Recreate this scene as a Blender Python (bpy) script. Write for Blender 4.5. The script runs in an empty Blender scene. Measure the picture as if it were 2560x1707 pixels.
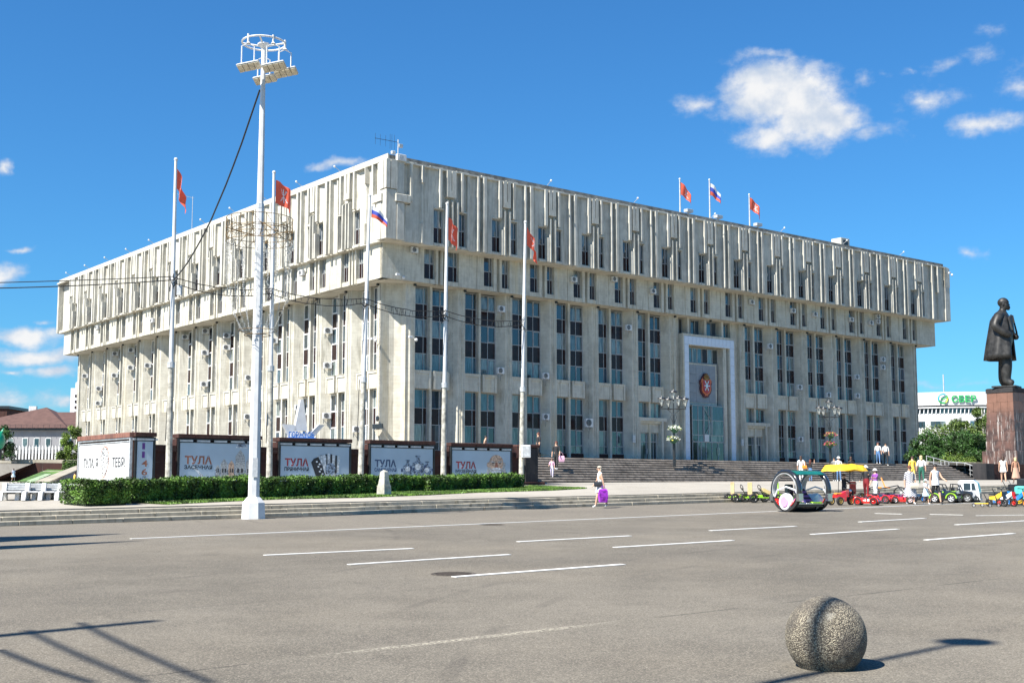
import bpy, bmesh, math, random
from math import sin, cos, pi, radians as rad, atan, atan2, sqrt, hypot
from mathutils import Vector, Matrix, noise as mnoise
random.seed(7)
SC = bpy.context.scene
COL = SC.collection
# ---------------------------------------------------------------- camera
EYE = 1.75
FPX, PXC, PYC = 3068.0, 1280.0, 884.0
PITCH = atan(330/3068)
cam_d = bpy.data.cameras.new('camera'); cam = bpy.data.objects.new('camera', cam_d); COL.objects.link(cam)
cam.location = (0, 0, EYE); cam.rotation_euler = (pi/2+PITCH, 0, 0)
cam_d.sensor_width = 36; cam_d.lens = FPX/2560*36; cam_d.shift_y = (PYC-853.5)/2560
cam_d.clip_end = 6000; cam_d.clip_start = .1
SC.camera = cam
def at(px, py, Y):
    """world point on the sight line of a photo pixel at distance Y"""
    x = (px-PXC)/FPX; v = (PYC-py)/FPX
    dy = cos(PITCH)-v*sin(PITCH); dz = sin(PITCH)+v*cos(PITCH)
    return Vector((x/dy*Y, Y, EYE+dz/dy*Y))
# ---------------------------------------------------------------- sun, sky, exposure
SUN_AZ, SUN_EL = rad(47.3), rad(50.5)          # direction the shadows fall, height of the sun
sd = bpy.data.lights.new('sun', 'SUN'); so = bpy.data.objects.new('sun', sd); COL.objects.link(so)
sd.energy = 5.0; sd.angle = rad(.53); sd.color = (1, .955, .88)
so.rotation_euler = Vector((sin(SUN_AZ)*cos(SUN_EL), cos(SUN_AZ)*cos(SUN_EL), -sin(SUN_EL))).to_track_quat('-Z', 'Y').to_euler()
SC.view_settings.view_transform = 'Standard'; SC.view_settings.look = 'None'
SC.view_settings.gamma = 1; SC.view_settings.use_curve_mapping = False
SC.view_settings.exposure = 1.17
W = bpy.data.worlds.new('World'); SC.world = W; W.use_nodes = True
NT = W.node_tree; NT.nodes.clear()
class NB:
    """small helper that strings shader nodes together"""
    def __init__(s, nt): s.nt = nt
    def n(s, t, **k):
        o = s.nt.nodes.new(t)
        for a, b in k.items(): setattr(o, a, b)
        return o
    def l(s, a, b): s.nt.links.new(a, b)
    def m(s, op, a, b=None, c=None, clamp=False):
        o = s.nt.nodes.new('ShaderNodeMath'); o.operation = op; o.use_clamp = clamp
        for i, v in enumerate((a, b, c)):
            if v is None: continue
            if isinstance(v, (int, float)): o.inputs[i].default_value = v
            else: s.l(v, o.inputs[i])
        return o.outputs[0]
    def vm(s, op, a, b=None):
        o = s.nt.nodes.new('ShaderNodeVectorMath'); o.operation = op
        for i, v in enumerate((a, b)):
            if v is None: continue
            if isinstance(v, (tuple, list)): o.inputs[i].default_value = v
            else: s.l(v, o.inputs[i])
        return o.outputs['Value'] if op in ('LENGTH', 'DOT_PRODUCT') else o.outputs[0]
    def mix(s, f, a, b):
        o = s.nt.nodes.new('ShaderNodeMix'); o.data_type = 'RGBA'
        for i, v in ((0, f), (6, a), (7, b)):
            if isinstance(v, (int, float)): o.inputs[i].default_value = v
            elif isinstance(v, (tuple, list)): o.inputs[i].default_value = (*v[:3], 1)
            else: s.l(v, o.inputs[i])
        return o.outputs[2]
    def noise(s, vec, scale, detail=2, rough=.5, out=0):
        o = s.nt.nodes.new('ShaderNodeTexNoise'); o.inputs['Scale'].default_value = scale
        o.inputs['Detail'].default_value = detail; o.inputs['Roughness'].default_value = rough
        if vec is not None: s.l(vec, o.inputs['Vector'])
        return o.outputs[out]
    def ramp(s, f, lo, hi):
        o = s.nt.nodes.new('ShaderNodeMapRange'); o.interpolation_type = 'SMOOTHSTEP'
        s.l(f, o.inputs[0]); o.inputs[1].default_value = lo; o.inputs[2].default_value = hi
        return o.outputs[0]
b = NB(NT)
sky = b.n('ShaderNodeTexSky', sky_type='NISHITA', sun_disc=False)
sky.sun_elevation = SUN_EL; sky.sun_rotation = SUN_AZ+pi
sky.air_density = 1.25; sky.dust_density = .05; sky.ozone_density = 2.6; sky.altitude = 150
tc = b.n('ShaderNodeTexCoord'); dirv = tc.outputs['Generated']
sx = b.n('ShaderNodeSeparateXYZ'); b.l(dirv, sx.inputs[0])
az = b.m('ARCTAN2', sx.outputs[0], sx.outputs[1]); el = b.m('ARCSINE', sx.outputs[2])
cv = b.n('ShaderNodeCombineXYZ'); b.l(az, cv.inputs[0]); b.l(el, cv.inputs[1])
# clouds: (pixel x, pixel y, half width px, half height px, weight)
CL = [(1950, 235, 148, 72, 1.4), (2030, 290, 105, 76, 1.4), (1875, 205, 80, 38, .95), (2000, 230, 110, 60, 1.0), (2095, 300, 70, 45, .9), (1950, 345, 120, 40, .9), (1920, 150, 85, 16, .5),
      (1745, 255, 52, 26, .62), (2155, 195, 28, 18, .45), (2170, 325, 60, 22, .5), (2325, 250, 75, 32, .7), (2470, 315, 80, 26, .85), (2360, 155, 48, 16, .45),
      (2463, 125, 36, 20, .45), (2484, 70, 26, 13, .35), (2540, 215, 46, 28, .4), (2275, 168, 14, 9, .45), (2420, 630, 30, 17, .55), (2220, 185, 20, 10, .35),
      (850, 413, 58, 15, .8), (5, 432, 17, 20, .8), (45, 622, 34, 9, .7), (8, 685, 36, 24, .9), (75, 840, 85, 24, 1.05), (118, 802, 20, 8, .5), (90, 893, 135, 24, 1.05),
      (140, 932, 82, 16, 1.0), (28, 932, 24, 8, .6), (10, 1000, 130, 24, .55), (140, 1005, 46, 13, .6), (2330, 960, 60, 9, .3), (2440, 965, 70, 8, .3), (-120, 900, 120, 40, .8),
      (2700, 150, 120, 50, .7), (2900, 420, 150, 50, .8), (-300, 300, 150, 60, .8), (1100, -400, 200, 70, .8), (300, -250, 150, 50, .7)]
wn = b.n('ShaderNodeTexNoise'); wn.inputs['Scale'].default_value = 26; wn.inputs['Detail'].default_value = 5; b.l(cv.outputs[0], wn.inputs['Vector'])
wv = b.vm('MULTIPLY', b.vm('SUBTRACT', wn.outputs['Color'], (.5, .5, .5)), (.05, .028, 0))
cvw = b.vm('ADD', cv.outputs[0], wv)
mx = None
for (cx, cy, rx, ry, wt) in CL:
    d = at(cx, cy, 1)-Vector((0, 0, EYE)); d.normalize()
    a0, e0 = atan2(d.x, d.y), math.asin(d.z)
    q = b.vm('MULTIPLY', b.vm('SUBTRACT', cvw, (a0, e0, 0)), (3000/rx/1.25, 3000/ry/1.25, 0))
    r = b.m('MULTIPLY_ADD', b.vm('LENGTH', q), -wt, wt)
    mx = r if mx is None else b.m('SMOOTH_MAX', mx, r, .12)
n1 = b.noise(b.vm('MULTIPLY', cv.outputs[0], (1, 1.6, 1)), 46, 8, .62)
n2 = b.noise(b.vm('MULTIPLY', cv.outputs[0], (1, 1.3, 1)), 150, 5, .6)
f = b.m('ADD', mx, b.m('MULTIPLY_ADD', n1, 1.0, -.50)); f = b.m('ADD', f, b.m('MULTIPLY_ADD', n2, .34, -.17))
dens = b.m('MULTIPLY', b.ramp(f, -.05, .85), .97)
dens = b.m('MULTIPLY', dens, b.ramp(mx, -.35, .06))
shade = b.m('MULTIPLY', b.ramp(f, .0, .9), b.ramp(b.noise(b.vm('ADD', cv.outputs[0], (.01, .018, 0)), 34, 4, .55), .3, .62))
ccol = b.mix(shade, (5.2, 6.0, 7.2), (8.4, 8.4, 8.4))
tint = b.vm('MULTIPLY', sky.outputs[0], (.34, .86, 1.34))
outc = b.mix(dens, tint, ccol)
bg = b.n('ShaderNodeBackground'); bg.inputs[1].default_value = .05; b.l(outc, bg.inputs[0])
wo = b.n('ShaderNodeOutputWorld'); b.l(bg.outputs[0], wo.inputs[0])
# ---------------------------------------------------------------- frames and surfaces
TH = atan(3869/3086)                              # azimuth of the main front of the building
U = Vector((sin(TH), cos(TH), 0)); V = Vector((-cos(TH), sin(TH), 0)); ROT = pi/2-TH
def TW(t, w, z=0): return U*t+V*w+Vector((0, 0, z))
def road_z(X, Y): return .0026*X+.0191*Y
def gz(t, w):
    p = TW(t, w); return road_z(p.x, p.y)
def plaza_z(t, w):
    zk = gz(t, 36.2)+.37; zs = 1.617+.0065*t
    return zk+(zs-zk)*max(0, min(1.4, (w-36.2)/16.1))
def P(px, py, w):                                 # point on the sight line of a pixel on the vertical plane w
    r = at(px, py, 1)-Vector((0, 0, EYE)); k = w/(r.x*V.x+r.y*V.y)
    return r*k+Vector((0, 0, EYE))
def tw(p): return p.x*U.x+p.y*U.y, p.x*V.x+p.y*V.y
# ---------------------------------------------------------------- materials
MATS = {}
def newmat(name):
    m = bpy.data.materials.new(name); m.use_nodes = True; m.node_tree.nodes.clear()
    b = NB(m.node_tree); p = b.n('ShaderNodeBsdfPrincipled'); o = b.n('ShaderNodeOutputMaterial'); b.l(p.outputs[0], o.inputs[0])
    return m, b, p
def simple(name, col, rough=.6, metal=0, var=.12, scale=6, bump=0, coat=0, spec=.5):
    if name in MATS: return MATS[name]
    m, b, p = newmat(name)
    t = b.n('ShaderNodeTexCoord').outputs['Object']
    n = b.noise(t, scale, 4, .6)
    lo = tuple(c*(1-var*1.6) for c in col); hi = tuple(min(1, c*(1+var)) for c in col)
    b.l(b.mix(b.ramp(n, .3, .7), lo, hi), p.inputs['Base Color'])
    p.inputs['Roughness'].default_value = rough; p.inputs['Metallic'].default_value = metal
    p.inputs['Specular IOR Level'].default_value = spec
    if coat: p.inputs['Coat Weight'].default_value = coat
    if bump:
        bn = b.n('ShaderNodeBump'); bn.inputs['Strength'].default_value = bump; bn.inputs['Distance'].default_value = .01
        b.l(b.noise(t, scale*6, 3), bn.inputs['Height']); b.l(bn.outputs[0], p.inputs['Normal'])
    MATS[name] = m; return m
def facade_mat(name, c1, c2, joint=.35, tw_=.62, th_=.36, rust=.35):
    m, b, p = newmat(name)
    g = b.n('ShaderNodeNewGeometry').outputs['Position']
    hx = b.vm('DOT_PRODUCT', g, tuple(U+V*.74)); s = b.n('ShaderNodeSeparateXYZ'); b.l(g, s.inputs[0])
    c = b.n('ShaderNodeCombineXYZ'); b.l(hx, c.inputs[0]); b.l(s.outputs[2], c.inputs[1])
    vec = c.outputs[0]
    big = b.noise(g, .16, 4, .6); med = b.noise(g, 1.1, 5, .65); fine = b.noise(g, 7, 4, .7)
    st = b.noise(b.vm('MULTIPLY', vec, (2.6, .17, 1)), 1.0, 5, .62)
    st2 = b.noise(b.vm('MULTIPLY', vec, (.9, .05, 1)), 1.0, 3, .5)
    v = b.m('ADD', b.m('MULTIPLY', med, .45), b.m('MULTIPLY', st, .55)); v = b.m('ADD', b.m('MULTIPLY', v, .8), b.m('MULTIPLY', big, .2))
    col = b.mix(b.ramp(v, .38, .60), c2, c1)
    col = b.mix(b.m('MULTIPLY', b.ramp(st, .52, .68), .62), col, (c2[0]*.46, c2[1]*.44, c2[2]*.40))
    col = b.mix(b.m('MULTIPLY', b.ramp(st2, .54, .72), rust), col, (c1[0]*.92, c1[1]*.76, c1[2]*.48))
    col = b.mix(b.m('MULTIPLY', b.ramp(fine, .58, .8), .22), col, (c2[0]*.6, c2[1]*.6, c2[2]*.58))
    br = b.n('ShaderNodeTexBrick'); b.l(vec, br.inputs['Vector']); br.inputs['Scale'].default_value = 1
    br.inputs['Brick Width'].default_value = tw_; br.inputs['Row Height'].default_value = th_; br.inputs['Mortar Size'].default_value = .011
    br.inputs['Mortar Smooth'].default_value = .4; br.offset = 0
    br.inputs['Color1'].default_value = (0, 0, 0, 1); br.inputs['Color2'].default_value = (.5, .5, .5, 1); br.inputs['Mortar'].default_value = (0, 0, 0, 1)
    jm = b.m('MULTIPLY', br.outputs['Fac'], b.ramp(b.noise(g, 3.2, 2), .38, .6))
    tilev = b.m('MULTIPLY', b.m('SUBTRACT', br.outputs['Color'], 0.25), .16)
    col = b.mix(b.m('ADD', tilev, .0, clamp=True), col, (c2[0]*.75, c2[1]*.75, c2[2]*.7))
    col = b.mix(b.m('MULTIPLY', jm, joint), col, (.09, .08, .065))
    b.l(col, p.inputs['Base Color']); p.inputs['Roughness'].default_value = .85; p.inputs['Specular IOR Level'].default_value = .25
    bn = b.n('ShaderNodeBump'); bn.inputs['Strength'].default_value = .5; bn.inputs['Distance'].default_value = .02
    h = b.m('SUBTRACT', b.m('MULTIPLY', fine, .5), b.m('MULTIPLY', br.outputs['Fac'], .7)); b.l(h, bn.inputs['Height']); b.l(bn.outputs[0], p.inputs['Normal'])
    MATS[name] = m; return m
M_CON = facade_mat('facade_stone', (.60, .575, .49), (.42, .395, .33))
M_CONS = facade_mat('facade_smooth', (.58, .56, .49), (.40, .38, .33), joint=.12, tw_=1.9, th_=1.25, rust=.15)
def pane_mat(name, cs, rough=.06):
    m, b, p = newmat(name)
    r = b.n('ShaderNodeObjectInfo').outputs['Random']
    t = b.n('ShaderNodeTexCoord').outputs['Object']; s = b.n('ShaderNodeSeparateXYZ'); b.l(t, s.inputs[0])
    g = b.n('ShaderNodeNewGeometry').outputs['Position']
    cr = b.n('ShaderNodeValToRGB'); cr.color_ramp.interpolation = 'CONSTANT'; b.l(r, cr.inputs[0])
    e = cr.color_ramp.elements
    for i, c in enumerate(cs):
        el_ = e[i] if i < 2 else e.new(i/len(cs)); el_.position = i/len(cs); el_.color = (*c, 1)
    hx = b.m('ADD', b.vm('DOT_PRODUCT', g, tuple((U+V)*1.0)), b.m('MULTIPLY', r, 37))
    c2 = b.n('ShaderNodeCombineXYZ'); b.l(hx, c2.inputs[0]); b.l(b.m('MULTIPLY', s.outputs[2], .12), c2.inputs[1])
    fold = b.noise(c2.outputs[0], 9, 2, .5); blot = b.noise(c2.outputs[0], 1.7, 2, .5)
    col = b.mix(b.m('MULTIPLY', b.ramp(fold, .35, .7), .6), cr.outputs[0], (.02, .035, .045))
    col = b.mix(b.m('MULTIPLY', b.ramp(blot, .52, .6), .75), col, (.012, .022, .03))
    b.l(col, p.inputs['Base Color']); p.inputs['Roughness'].default_value = rough; p.inputs['Specular IOR Level'].default_value = .9; p.inputs['IOR'].default_value = 1.6
    bn = b.n('ShaderNodeBump'); bn.inputs['Strength'].default_value = .06; bn.inputs['Distance'].default_value = .05
    b.l(b.noise(g, .9, 1), bn.inputs['Height']); b.l(bn.outputs[0], p.inputs['Normal'])
    MATS[name] = m; return m
M_PANE = pane_mat('curtained_glass', [(.05, .075, .085), (.12, .16, .165), (.03, .06, .095), (.20, .235, .22), (.02, .03, .04), (.07, .13, .165), (.26, .28, .25), (.035, .05, .055)])
M_SPAN = simple('spandrel_glass', (.026, .012, .012), .22, 0, .25, 2.5, spec=.3)
M_FRAME = simple('window_frame_grey', (.36, .37, .37), .5)
M_FRAMEW = simple('window_frame_white', (.74, .74, .72), .5)
M_GRAN = facade_mat('brown_granite', (.075, .032, .025), (.035, .018, .016), joint=.7, tw_=.9, th_=.55, rust=.1)
M_DGRAN = facade_mat('dark_granite', (.045, .042, .042), (.022, .022, .024), joint=.5, tw_=1.2, th_=.6, rust=.05)
M_PGRAN = facade_mat('red_granite', (.27, .125, .09), (.10, .052, .045), joint=.0, rust=.3)
M_WHITE = simple('white_paint', (.62, .62, .61), .45, 0, .06, 3)
M_WGREY = simple('galvanised_grey', (.50, .51, .51), .45, .2, .15, 5)
M_POLE = simple('weathered_pole', (.42, .40, .34), .7, 0, .3, 4, bump=.2)
M_BLACK = simple('black_paint', (.018, .02, .022), .35, 0, .2)
M_RUBBER = simple('rubber', (.02, .02, .02), .8, 0, .2)
M_DARK = simple('dark_void', (.01, .01, .012), .6)
M_ALU = simple('brushed_metal', (.6, .6, .58), .3, .9, .1)
M_WIRE = simple('cable_black', (.02, .02, .02), .6)
M_LINE = simple('road_marking_white', (.80, .79, .74), .7, 0, .14, 9, bump=.1)
M_ROOFG = simple('roof_felt', (.20, .195, .18), .85, 0, .3, 1.2)
M_STEP = facade_mat('step_granite', (.27, .235, .20), (.10, .085, .072), joint=.7, tw_=1.3, th_=.5, rust=.15)
M_KERB = facade_mat('kerb_stone_pale', (.42, .38, .30), (.26, .235, .185), joint=.2, rust=.1)
# ---------------------------------------------------------------- mesh helpers
class MB:
    def __init__(s): s.v = []; s.f = []; s.mi = []; s.M = None; s.cur = 0; s.sm = []; s.smooth = False
    def add(s, vs, fs, M=None):
        n = len(s.v); M = M or s.M
        s.v += [tuple(M @ Vector(q)) for q in vs] if M else [tuple(q) for q in vs]
        s.f += [tuple(i+n for i in q) for q in fs]; s.mi += [s.cur]*len(fs); s.sm += [s.smooth]*len(fs); return s
    def box(s, x0, x1, y0, y1, z0, z1, M=None):
        return s.add([(x0, y0, z0), (x1, y0, z0), (x1, y1, z0), (x0, y1, z0), (x0, y0, z1), (x1, y0, z1), (x1, y1, z1), (x0, y1, z1)],
                     [(0, 3, 2, 1), (4, 5, 6, 7), (0, 1, 5, 4), (1, 2, 6, 5), (2, 3, 7, 6), (3, 0, 4, 7)], M)
    def cb(s, c, sz, M=None):
        return s.box(c[0]-sz[0]/2, c[0]+sz[0]/2, c[1]-sz[1]/2, c[1]+sz[1]/2, c[2]-sz[2]/2, c[2]+sz[2]/2, M)
    def bbox(s, x0, x1, y0, y1, z0, z1, e=.02, M=None):      # bevelled box: chamfered vertical and top edges
        p = [(x0+e, y0), (x1-e, y0), (x1, y0+e), (x1, y1-e), (x1-e, y1), (x0+e, y1), (x0, y1-e), (x0, y0+e)]
        cx, cy = (x0+x1)/2, (y0+y1)/2
        def ins(k): return [(cx+(a-cx)*(1-2*k/(x1-x0)), cy+(c-cy)*(1-2*k/(y1-y0))) for a, c in p]
        return s.loft([[(a, c, z0) for a, c in p], [(a, c, z1-e) for a, c in p], [(a, c, z1) for a, c in ins(e)]], M=M)
    def prism(s, pts, z0, z1, M=None):
        n = len(pts)
        A = sum(pts[i][0]*pts[(i+1) % n][1]-pts[(i+1) % n][0]*pts[i][1] for i in range(n))
        if A < 0: pts = pts[::-1]
        return s.add([(x, y, z0) for x, y in pts]+[(x, y, z1) for x, y in pts],
                     [tuple(range(n))[::-1], tuple(range(n, 2*n))]+[(i, (i+1) % n, n+(i+1) % n, n+i) for i in range(n)], M)
    def loft(s, rings, caps=True, M=None, closed=True):
        n = len(rings[0]); vs = [q for r in rings for q in r]; fs = []
        for k in range(len(rings)-1):
            for i in range(n if closed else n-1):
                j = (i+1) % n; fs.append((k*n+i, k*n+j, (k+1)*n+j, (k+1)*n+i))
        if caps and closed: fs += [tuple(range(n))[::-1], tuple(range((len(rings)-1)*n, len(rings)*n))]
        return s.add(vs, fs, M)
    def tube(s, pts, r, n=8, M=None, closed=False, caps=True):
        pts = [Vector(q) for q in pts]; rr = r if isinstance(r, (list, tuple)) else [r]*len(pts); rings = []; up = None
        for i, q in enumerate(pts):
            if closed: t = pts[(i+1) % len(pts)]-pts[i-1]
            else: t = pts[min(i+1, len(pts)-1)]-pts[max(i-1, 0)]
            if t.length < 1e-9: t = Vector((0, 0, 1))
            t.normalize()
            if up is None: up = Vector((0, 0, 1)) if abs(t.z) < .9 else Vector((1, 0, 0))
            a = t.cross(up).normalized(); c = a.cross(t).normalized(); up = c
            rings.append([tuple(q+a*cos(2*pi*k/n)*rr[i]+c*sin(2*pi*k/n)*rr[i]) for k in range(n)])
        if closed: rings.append(rings[0])
        return s.loft(rings, caps and not closed, M)
    def lathe(s, prof, n=16, M=None, c=(0, 0), caps=True, sx=1, sy=1):
        return s.loft([[(c[0]+r*sx*cos(2*pi*k/n), c[1]+r*sy*sin(2*pi*k/n), z) for k in range(n)] for r, z in prof], caps, M)
    def ball(s, c, r, n=12, m=8, sx=1, sy=1, sz=1, M=None, fz=-1):
        prof = []
        for i in range(m+1):
            a = -pi/2+pi*i/m; 
            if sin(a) < fz: continue
            prof.append((max(cos(a)*r, 1e-4), c[2]+sin(a)*r*sz))
        return s.lathe(prof, n, M, (c[0], c[1]), True, sx, sy)
    def poly(s, pts, M=None): return s.add(pts, [tuple(range(len(pts)))], M)
    def extr(s, pts, d, M=None):                  # planar polygon (3d) extruded by vector d
        n = len(pts); d = Vector(d); q = [tuple(Vector(p)+d) for p in pts]
        return s.add([tuple(p) for p in pts]+q, [tuple(range(n)), tuple(range(n, 2*n))[::-1]]+[(i, n+i, n+(i+1) % n, (i+1) % n) for i in range(n)], M)
    def mesh(s, name, mats, fix=True):
        me = bpy.data.meshes.new(name); me.from_pydata(s.v, [], s.f)
        for m in (mats if isinstance(mats, (list, tuple)) else [mats]): me.materials.append(m)
        me.polygons.foreach_set('material_index', s.mi); me.polygons.foreach_set('use_smooth', s.sm)
        if fix:
            bm = bmesh.new(); bm.from_mesh(me); bmesh.ops.recalc_face_normals(bm, faces=bm.faces); bm.to_mesh(me); bm.free()
        me.update(); return me
    def build(s, name, mats, parent=None, loc=(0, 0, 0), rz=0, fix=True):
        return link(name, s.mesh(name, mats, fix), parent, loc, rz)
def link(name, me, parent=None, loc=(0, 0, 0), rz=0):
    o = bpy.data.objects.new(name, me); COL.objects.link(o)
    if parent: o.parent = parent
    o.location = loc
    if rz: o.rotation_euler = (0, 0, rz)
    return o
def tag(o, label=None, cat=None, group=None, kind=None):
    if label: o['label'] = label
    if cat: o['category'] = cat
    if group: o['group'] = group
    if kind: o['kind'] = kind
    return o
def thing(name, label, cat, loc=(0, 0, 0), rz=0, group=None):
    o = bpy.data.objects.new(name, None); COL.objects.link(o); o.empty_display_size = .3
    o.location = loc; o.rotation_euler = (0, 0, rz); return tag(o, label, cat, group)
KIDS = {}
def copy_tree(o, parent=None):
    c = o.copy(); COL.objects.link(c)
    if parent: c.parent = parent
    for ch in list(o.children): copy_tree(ch, c)
    return c
def text_mb(mb, body, size, width=None, M=None, bold=0, depth=.004, align='LEFT', spacing=1):
    """lettering as real thin geometry, lying in local x/z, appended to a mesh builder"""
    cu = bpy.data.curves.new('txt', 'FONT'); cu.body = body; cu.size = size; cu.extrude = depth; cu.offset = bold; cu.resolution_u = 2
    cu.align_x = align; cu.space_character = spacing
    o = bpy.data.objects.new('txt', cu); COL.objects.link(o)
    bpy.context.view_layer.update()
    me = o.to_mesh(); vs = [tuple(v.co) for v in me.vertices]; fs = [tuple(p.vertices) for p in me.polygons]
    o.to_mesh_clear(); COL.objects.unlink(o); bpy.data.objects.remove(o); bpy.data.curves.remove(cu)
    if not vs: return mb
    w = max(v[0] for v in vs)-min(v[0] for v in vs); k = width/w if width else 1; x0 = min(v[0] for v in vs) if align == 'LEFT' else 0
    return mb.add([((v[0]-x0)*k, -v[2], v[1]) for v in vs], fs, M)
# ---------------------------------------------------------------- ground surfaces
def asphalt():
    m, b, p = newmat('asphalt')
    g = b.n('ShaderNodeNewGeometry').outputs['Position']
    big = b.noise(g, .10, 5, .6); med = b.noise(g, .9, 5, .65); fi = b.noise(g, 60, 3, .7)
    lanes = b.noise(b.vm('MULTIPLY', b.vm('ADD', g, (0, 0, 0)), (.25, .25, 1)), 1, 3)
    col = b.mix(b.ramp(b.m('ADD', b.m('MULTIPLY', big, .6), b.m('MULTIPLY', med, .4)), .38, .62), (.108, .096, .076), (.168, .150, .119))
    col = b.mix(b.m('MULTIPLY', b.ramp(lanes, .45, .7), .3), col, (.205, .176, .132))
    pat = b.noise(b.vm('MULTIPLY', g, (.09, .16, 1)), 1.3, 2, .4)
    col = b.mix(b.m('MULTIPLY', b.ramp(pat, .53, .56), .22), col, (.10, .089, .074))
    stn = b.noise(g, .55, 6, .7); col = b.mix(b.m('MULTIPLY', b.ramp(stn, .57, .70), .45), col, (.075, .066, .055))
    farp = b.n('ShaderNodeSeparateXYZ'); b.l(g, farp.inputs[0]); col = b.mix(b.m('MULTIPLY', b.ramp(b.vm('DOT_PRODUCT', g, tuple(V)), 27.2, 27.6), .45), col, (.19, .168, .135))
    vo = b.n('ShaderNodeTexVoronoi'); vo.inputs['Scale'].default_value = 85; b.l(g, vo.inputs['Vector'])
    vs = b.n('ShaderNodeSeparateColor'); b.l(vo.outputs['Color'], vs.inputs[0])
    agg = vs.outputs[0]
    col = b.mix(b.m('MULTIPLY', b.ramp(agg, .72, .9), .55), col, (.31, .275, .215))
    col = b.mix(b.m('MULTIPLY', b.ramp(agg, .3, .12), .55), col, (.05, .045, .039))
    v2 = b.n('ShaderNodeTexVoronoi'); v2.inputs['Scale'].default_value = 1.6; b.l(g, v2.inputs['Vector'])
    col = b.mix(b.m('MULTIPLY', b.ramp(v2.outputs['Distance'], .035, .012), .8), col, (.05, .046, .042))
    # joint lines between the asphalt lanes and old seams
    w = b.vm('DOT_PRODUCT', g, tuple(V)); t = b.vm('DOT_PRODUCT', g, tuple(U))
    wob = b.m('MULTIPLY_ADD', b.noise(g, .35, 3), .5, -.25)
    wob = b.m('MULTIPLY_ADD', b.noise(g, 1.1, 4), .12, -.06)
    for (w0, wd, c, s_) in ((10.0, .022, (.03, .027, .023), .9), (14.3, .02, (.06, .053, .045), .5), (18.2, .02, (.06, .053, .045), .55), (22.1, .03, (.06, .053, .045), .5), (27.4, .04, (.07, .06, .05), .5), (31.5, .04, (.08, .07, .055), .4)):
        d = b.m('ABSOLUTE', b.m('SUBTRACT', b.m('ADD', w, wob), w0))
        col = b.mix(b.m('MULTIPLY', b.m('MULTIPLY', b.ramp(d, wd, wd*.3), b.ramp(b.noise(g, 1.3, 4, .7), .40, .52)), s_), col, c)
    d = b.m('ABSOLUTE', b.m('SUBTRACT', b.m('ADD', w, wob), 10.02)); crumb = b.m('MULTIPLY', b.ramp(d, .11, .02), b.m('MULTIPLY', b.ramp(b.m('ABSOLUTE', b.m('SUBTRACT', t, 7.6)), 2.6, .6), b.ramp(b.noise(g, 30, 3, .7), .42, .6)))
    col = b.mix(b.m('MULTIPLY', crumb, .8), col, (.44, .40, .31))
    for (ct, cw, r_) in ((2.0, 34.0, 17.0), (22, -6, 21.5), (30, 30, 13.5)):
        ln = b.vm('LENGTH', b.vm('SUBTRACT', b.vm('MULTIPLY', g, (1, 1, 0)), tuple(TW(ct, cw))))
        for dr in (0, 1.5):
            d = b.m('ABSOLUTE', b.m('SUBTRACT', ln, r_+dr)); col = b.mix(b.m('MULTIPLY', b.m('MULTIPLY', b.ramp(d, .11, .05), b.ramp(b.noise(g, .6, 3), .45, .62)), .28), col, (.055, .048, .042))
    b.l(col, p.inputs['Base Color']); p.inputs['Roughness'].default_value = .9; p.inputs['Specular IOR Level'].default_value = .25
    bn = b.n('ShaderNodeBump'); bn.inputs['Strength'].default_value = .55; bn.inputs['Distance'].default_value = .008
    b.l(b.m('ADD', b.m('MULTIPLY', agg, .8), fi), bn.inputs['Height']); b.l(bn.outputs[0], p.inputs['Normal'])
    return m
def paving(name, c1, c2, scale=1.6):
    m, b, p = newmat(name)
    g = b.n('ShaderNodeNewGeometry').outputs['Position']
    n = b.m('ADD', b.m('MULTIPLY', b.noise(g, .3, 4), .5), b.m('MULTIPLY', b.noise(g, 3, 5, .7), .5))
    col = b.mix(b.ramp(n, .36, .64), c2, c1)
    c = b.n('ShaderNodeCombineXYZ'); b.l(b.vm('DOT_PRODUCT', g, tuple(U)), c.inputs[0]); b.l(b.vm('DOT_PRODUCT', g, tuple(V)), c.inputs[1])
    br = b.n('ShaderNodeTexBrick'); b.l(c.outputs[0], br.inputs['Vector']); br.inputs['Scale'].default_value = 1
    br.inputs['Brick Width'].default_value = scale; br.inputs['Row Height'].default_value = scale*.6; br.inputs['Mortar Size'].default_value = .015
    col = b.mix(b.m('MULTIPLY', br.outputs['Fac'], .35), col, (.12, .11, .09))
    b.l(col, p.inputs['Base Color']); p.inputs['Roughness'].default_value = .9
    return m
M_ASPH = asphalt(); M_PAVE = paving('pale_paving', (.36, .33, .275), (.28, .255, .21)); M_PAVE2 = paving('plaza_paving', (.31, .285, .235), (.24, .215, .175), 2.4)
def sheet(name, mat, t0, t1, w0, w1, zf, nt=2, nw=2):
    mb = MB()
    for i in range(nt+1):
        for j in range(nw+1):
            t = t0+(t1-t0)*i/nt; w = w0+(w1-w0)*j/nw; mb.v.append(tuple(TW(t, w, zf(t, w))))
    for i in range(nt):
        for j in range(nw):
            a = i*(nw+1)+j; mb.f.append((a, a+nw+1, a+nw+2, a+1)); mb.mi.append(0); mb.sm.append(False)
    return tag(mb.build(name, mat, fix=False), kind='structure')
sheet('road', M_ASPH, -260, 420, -160, 37.6, gz)
sheet('plaza', M_PAVE, -140, 125, 36.86, 37.24, lambda t, w: plaza_z(t, 37.2)-(.36 if w < 37 else 0), 40, 1)
KW = (36.0, 36.42, 36.84)
sheet('plaza', M_PAVE, -140, 19.8, 37.2, 57.5, plaza_z, 20, 6)
sheet('plaza', M_PAVE, 19.8, 125, 37.2, 52.6, plaza_z, 20, 6)
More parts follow.
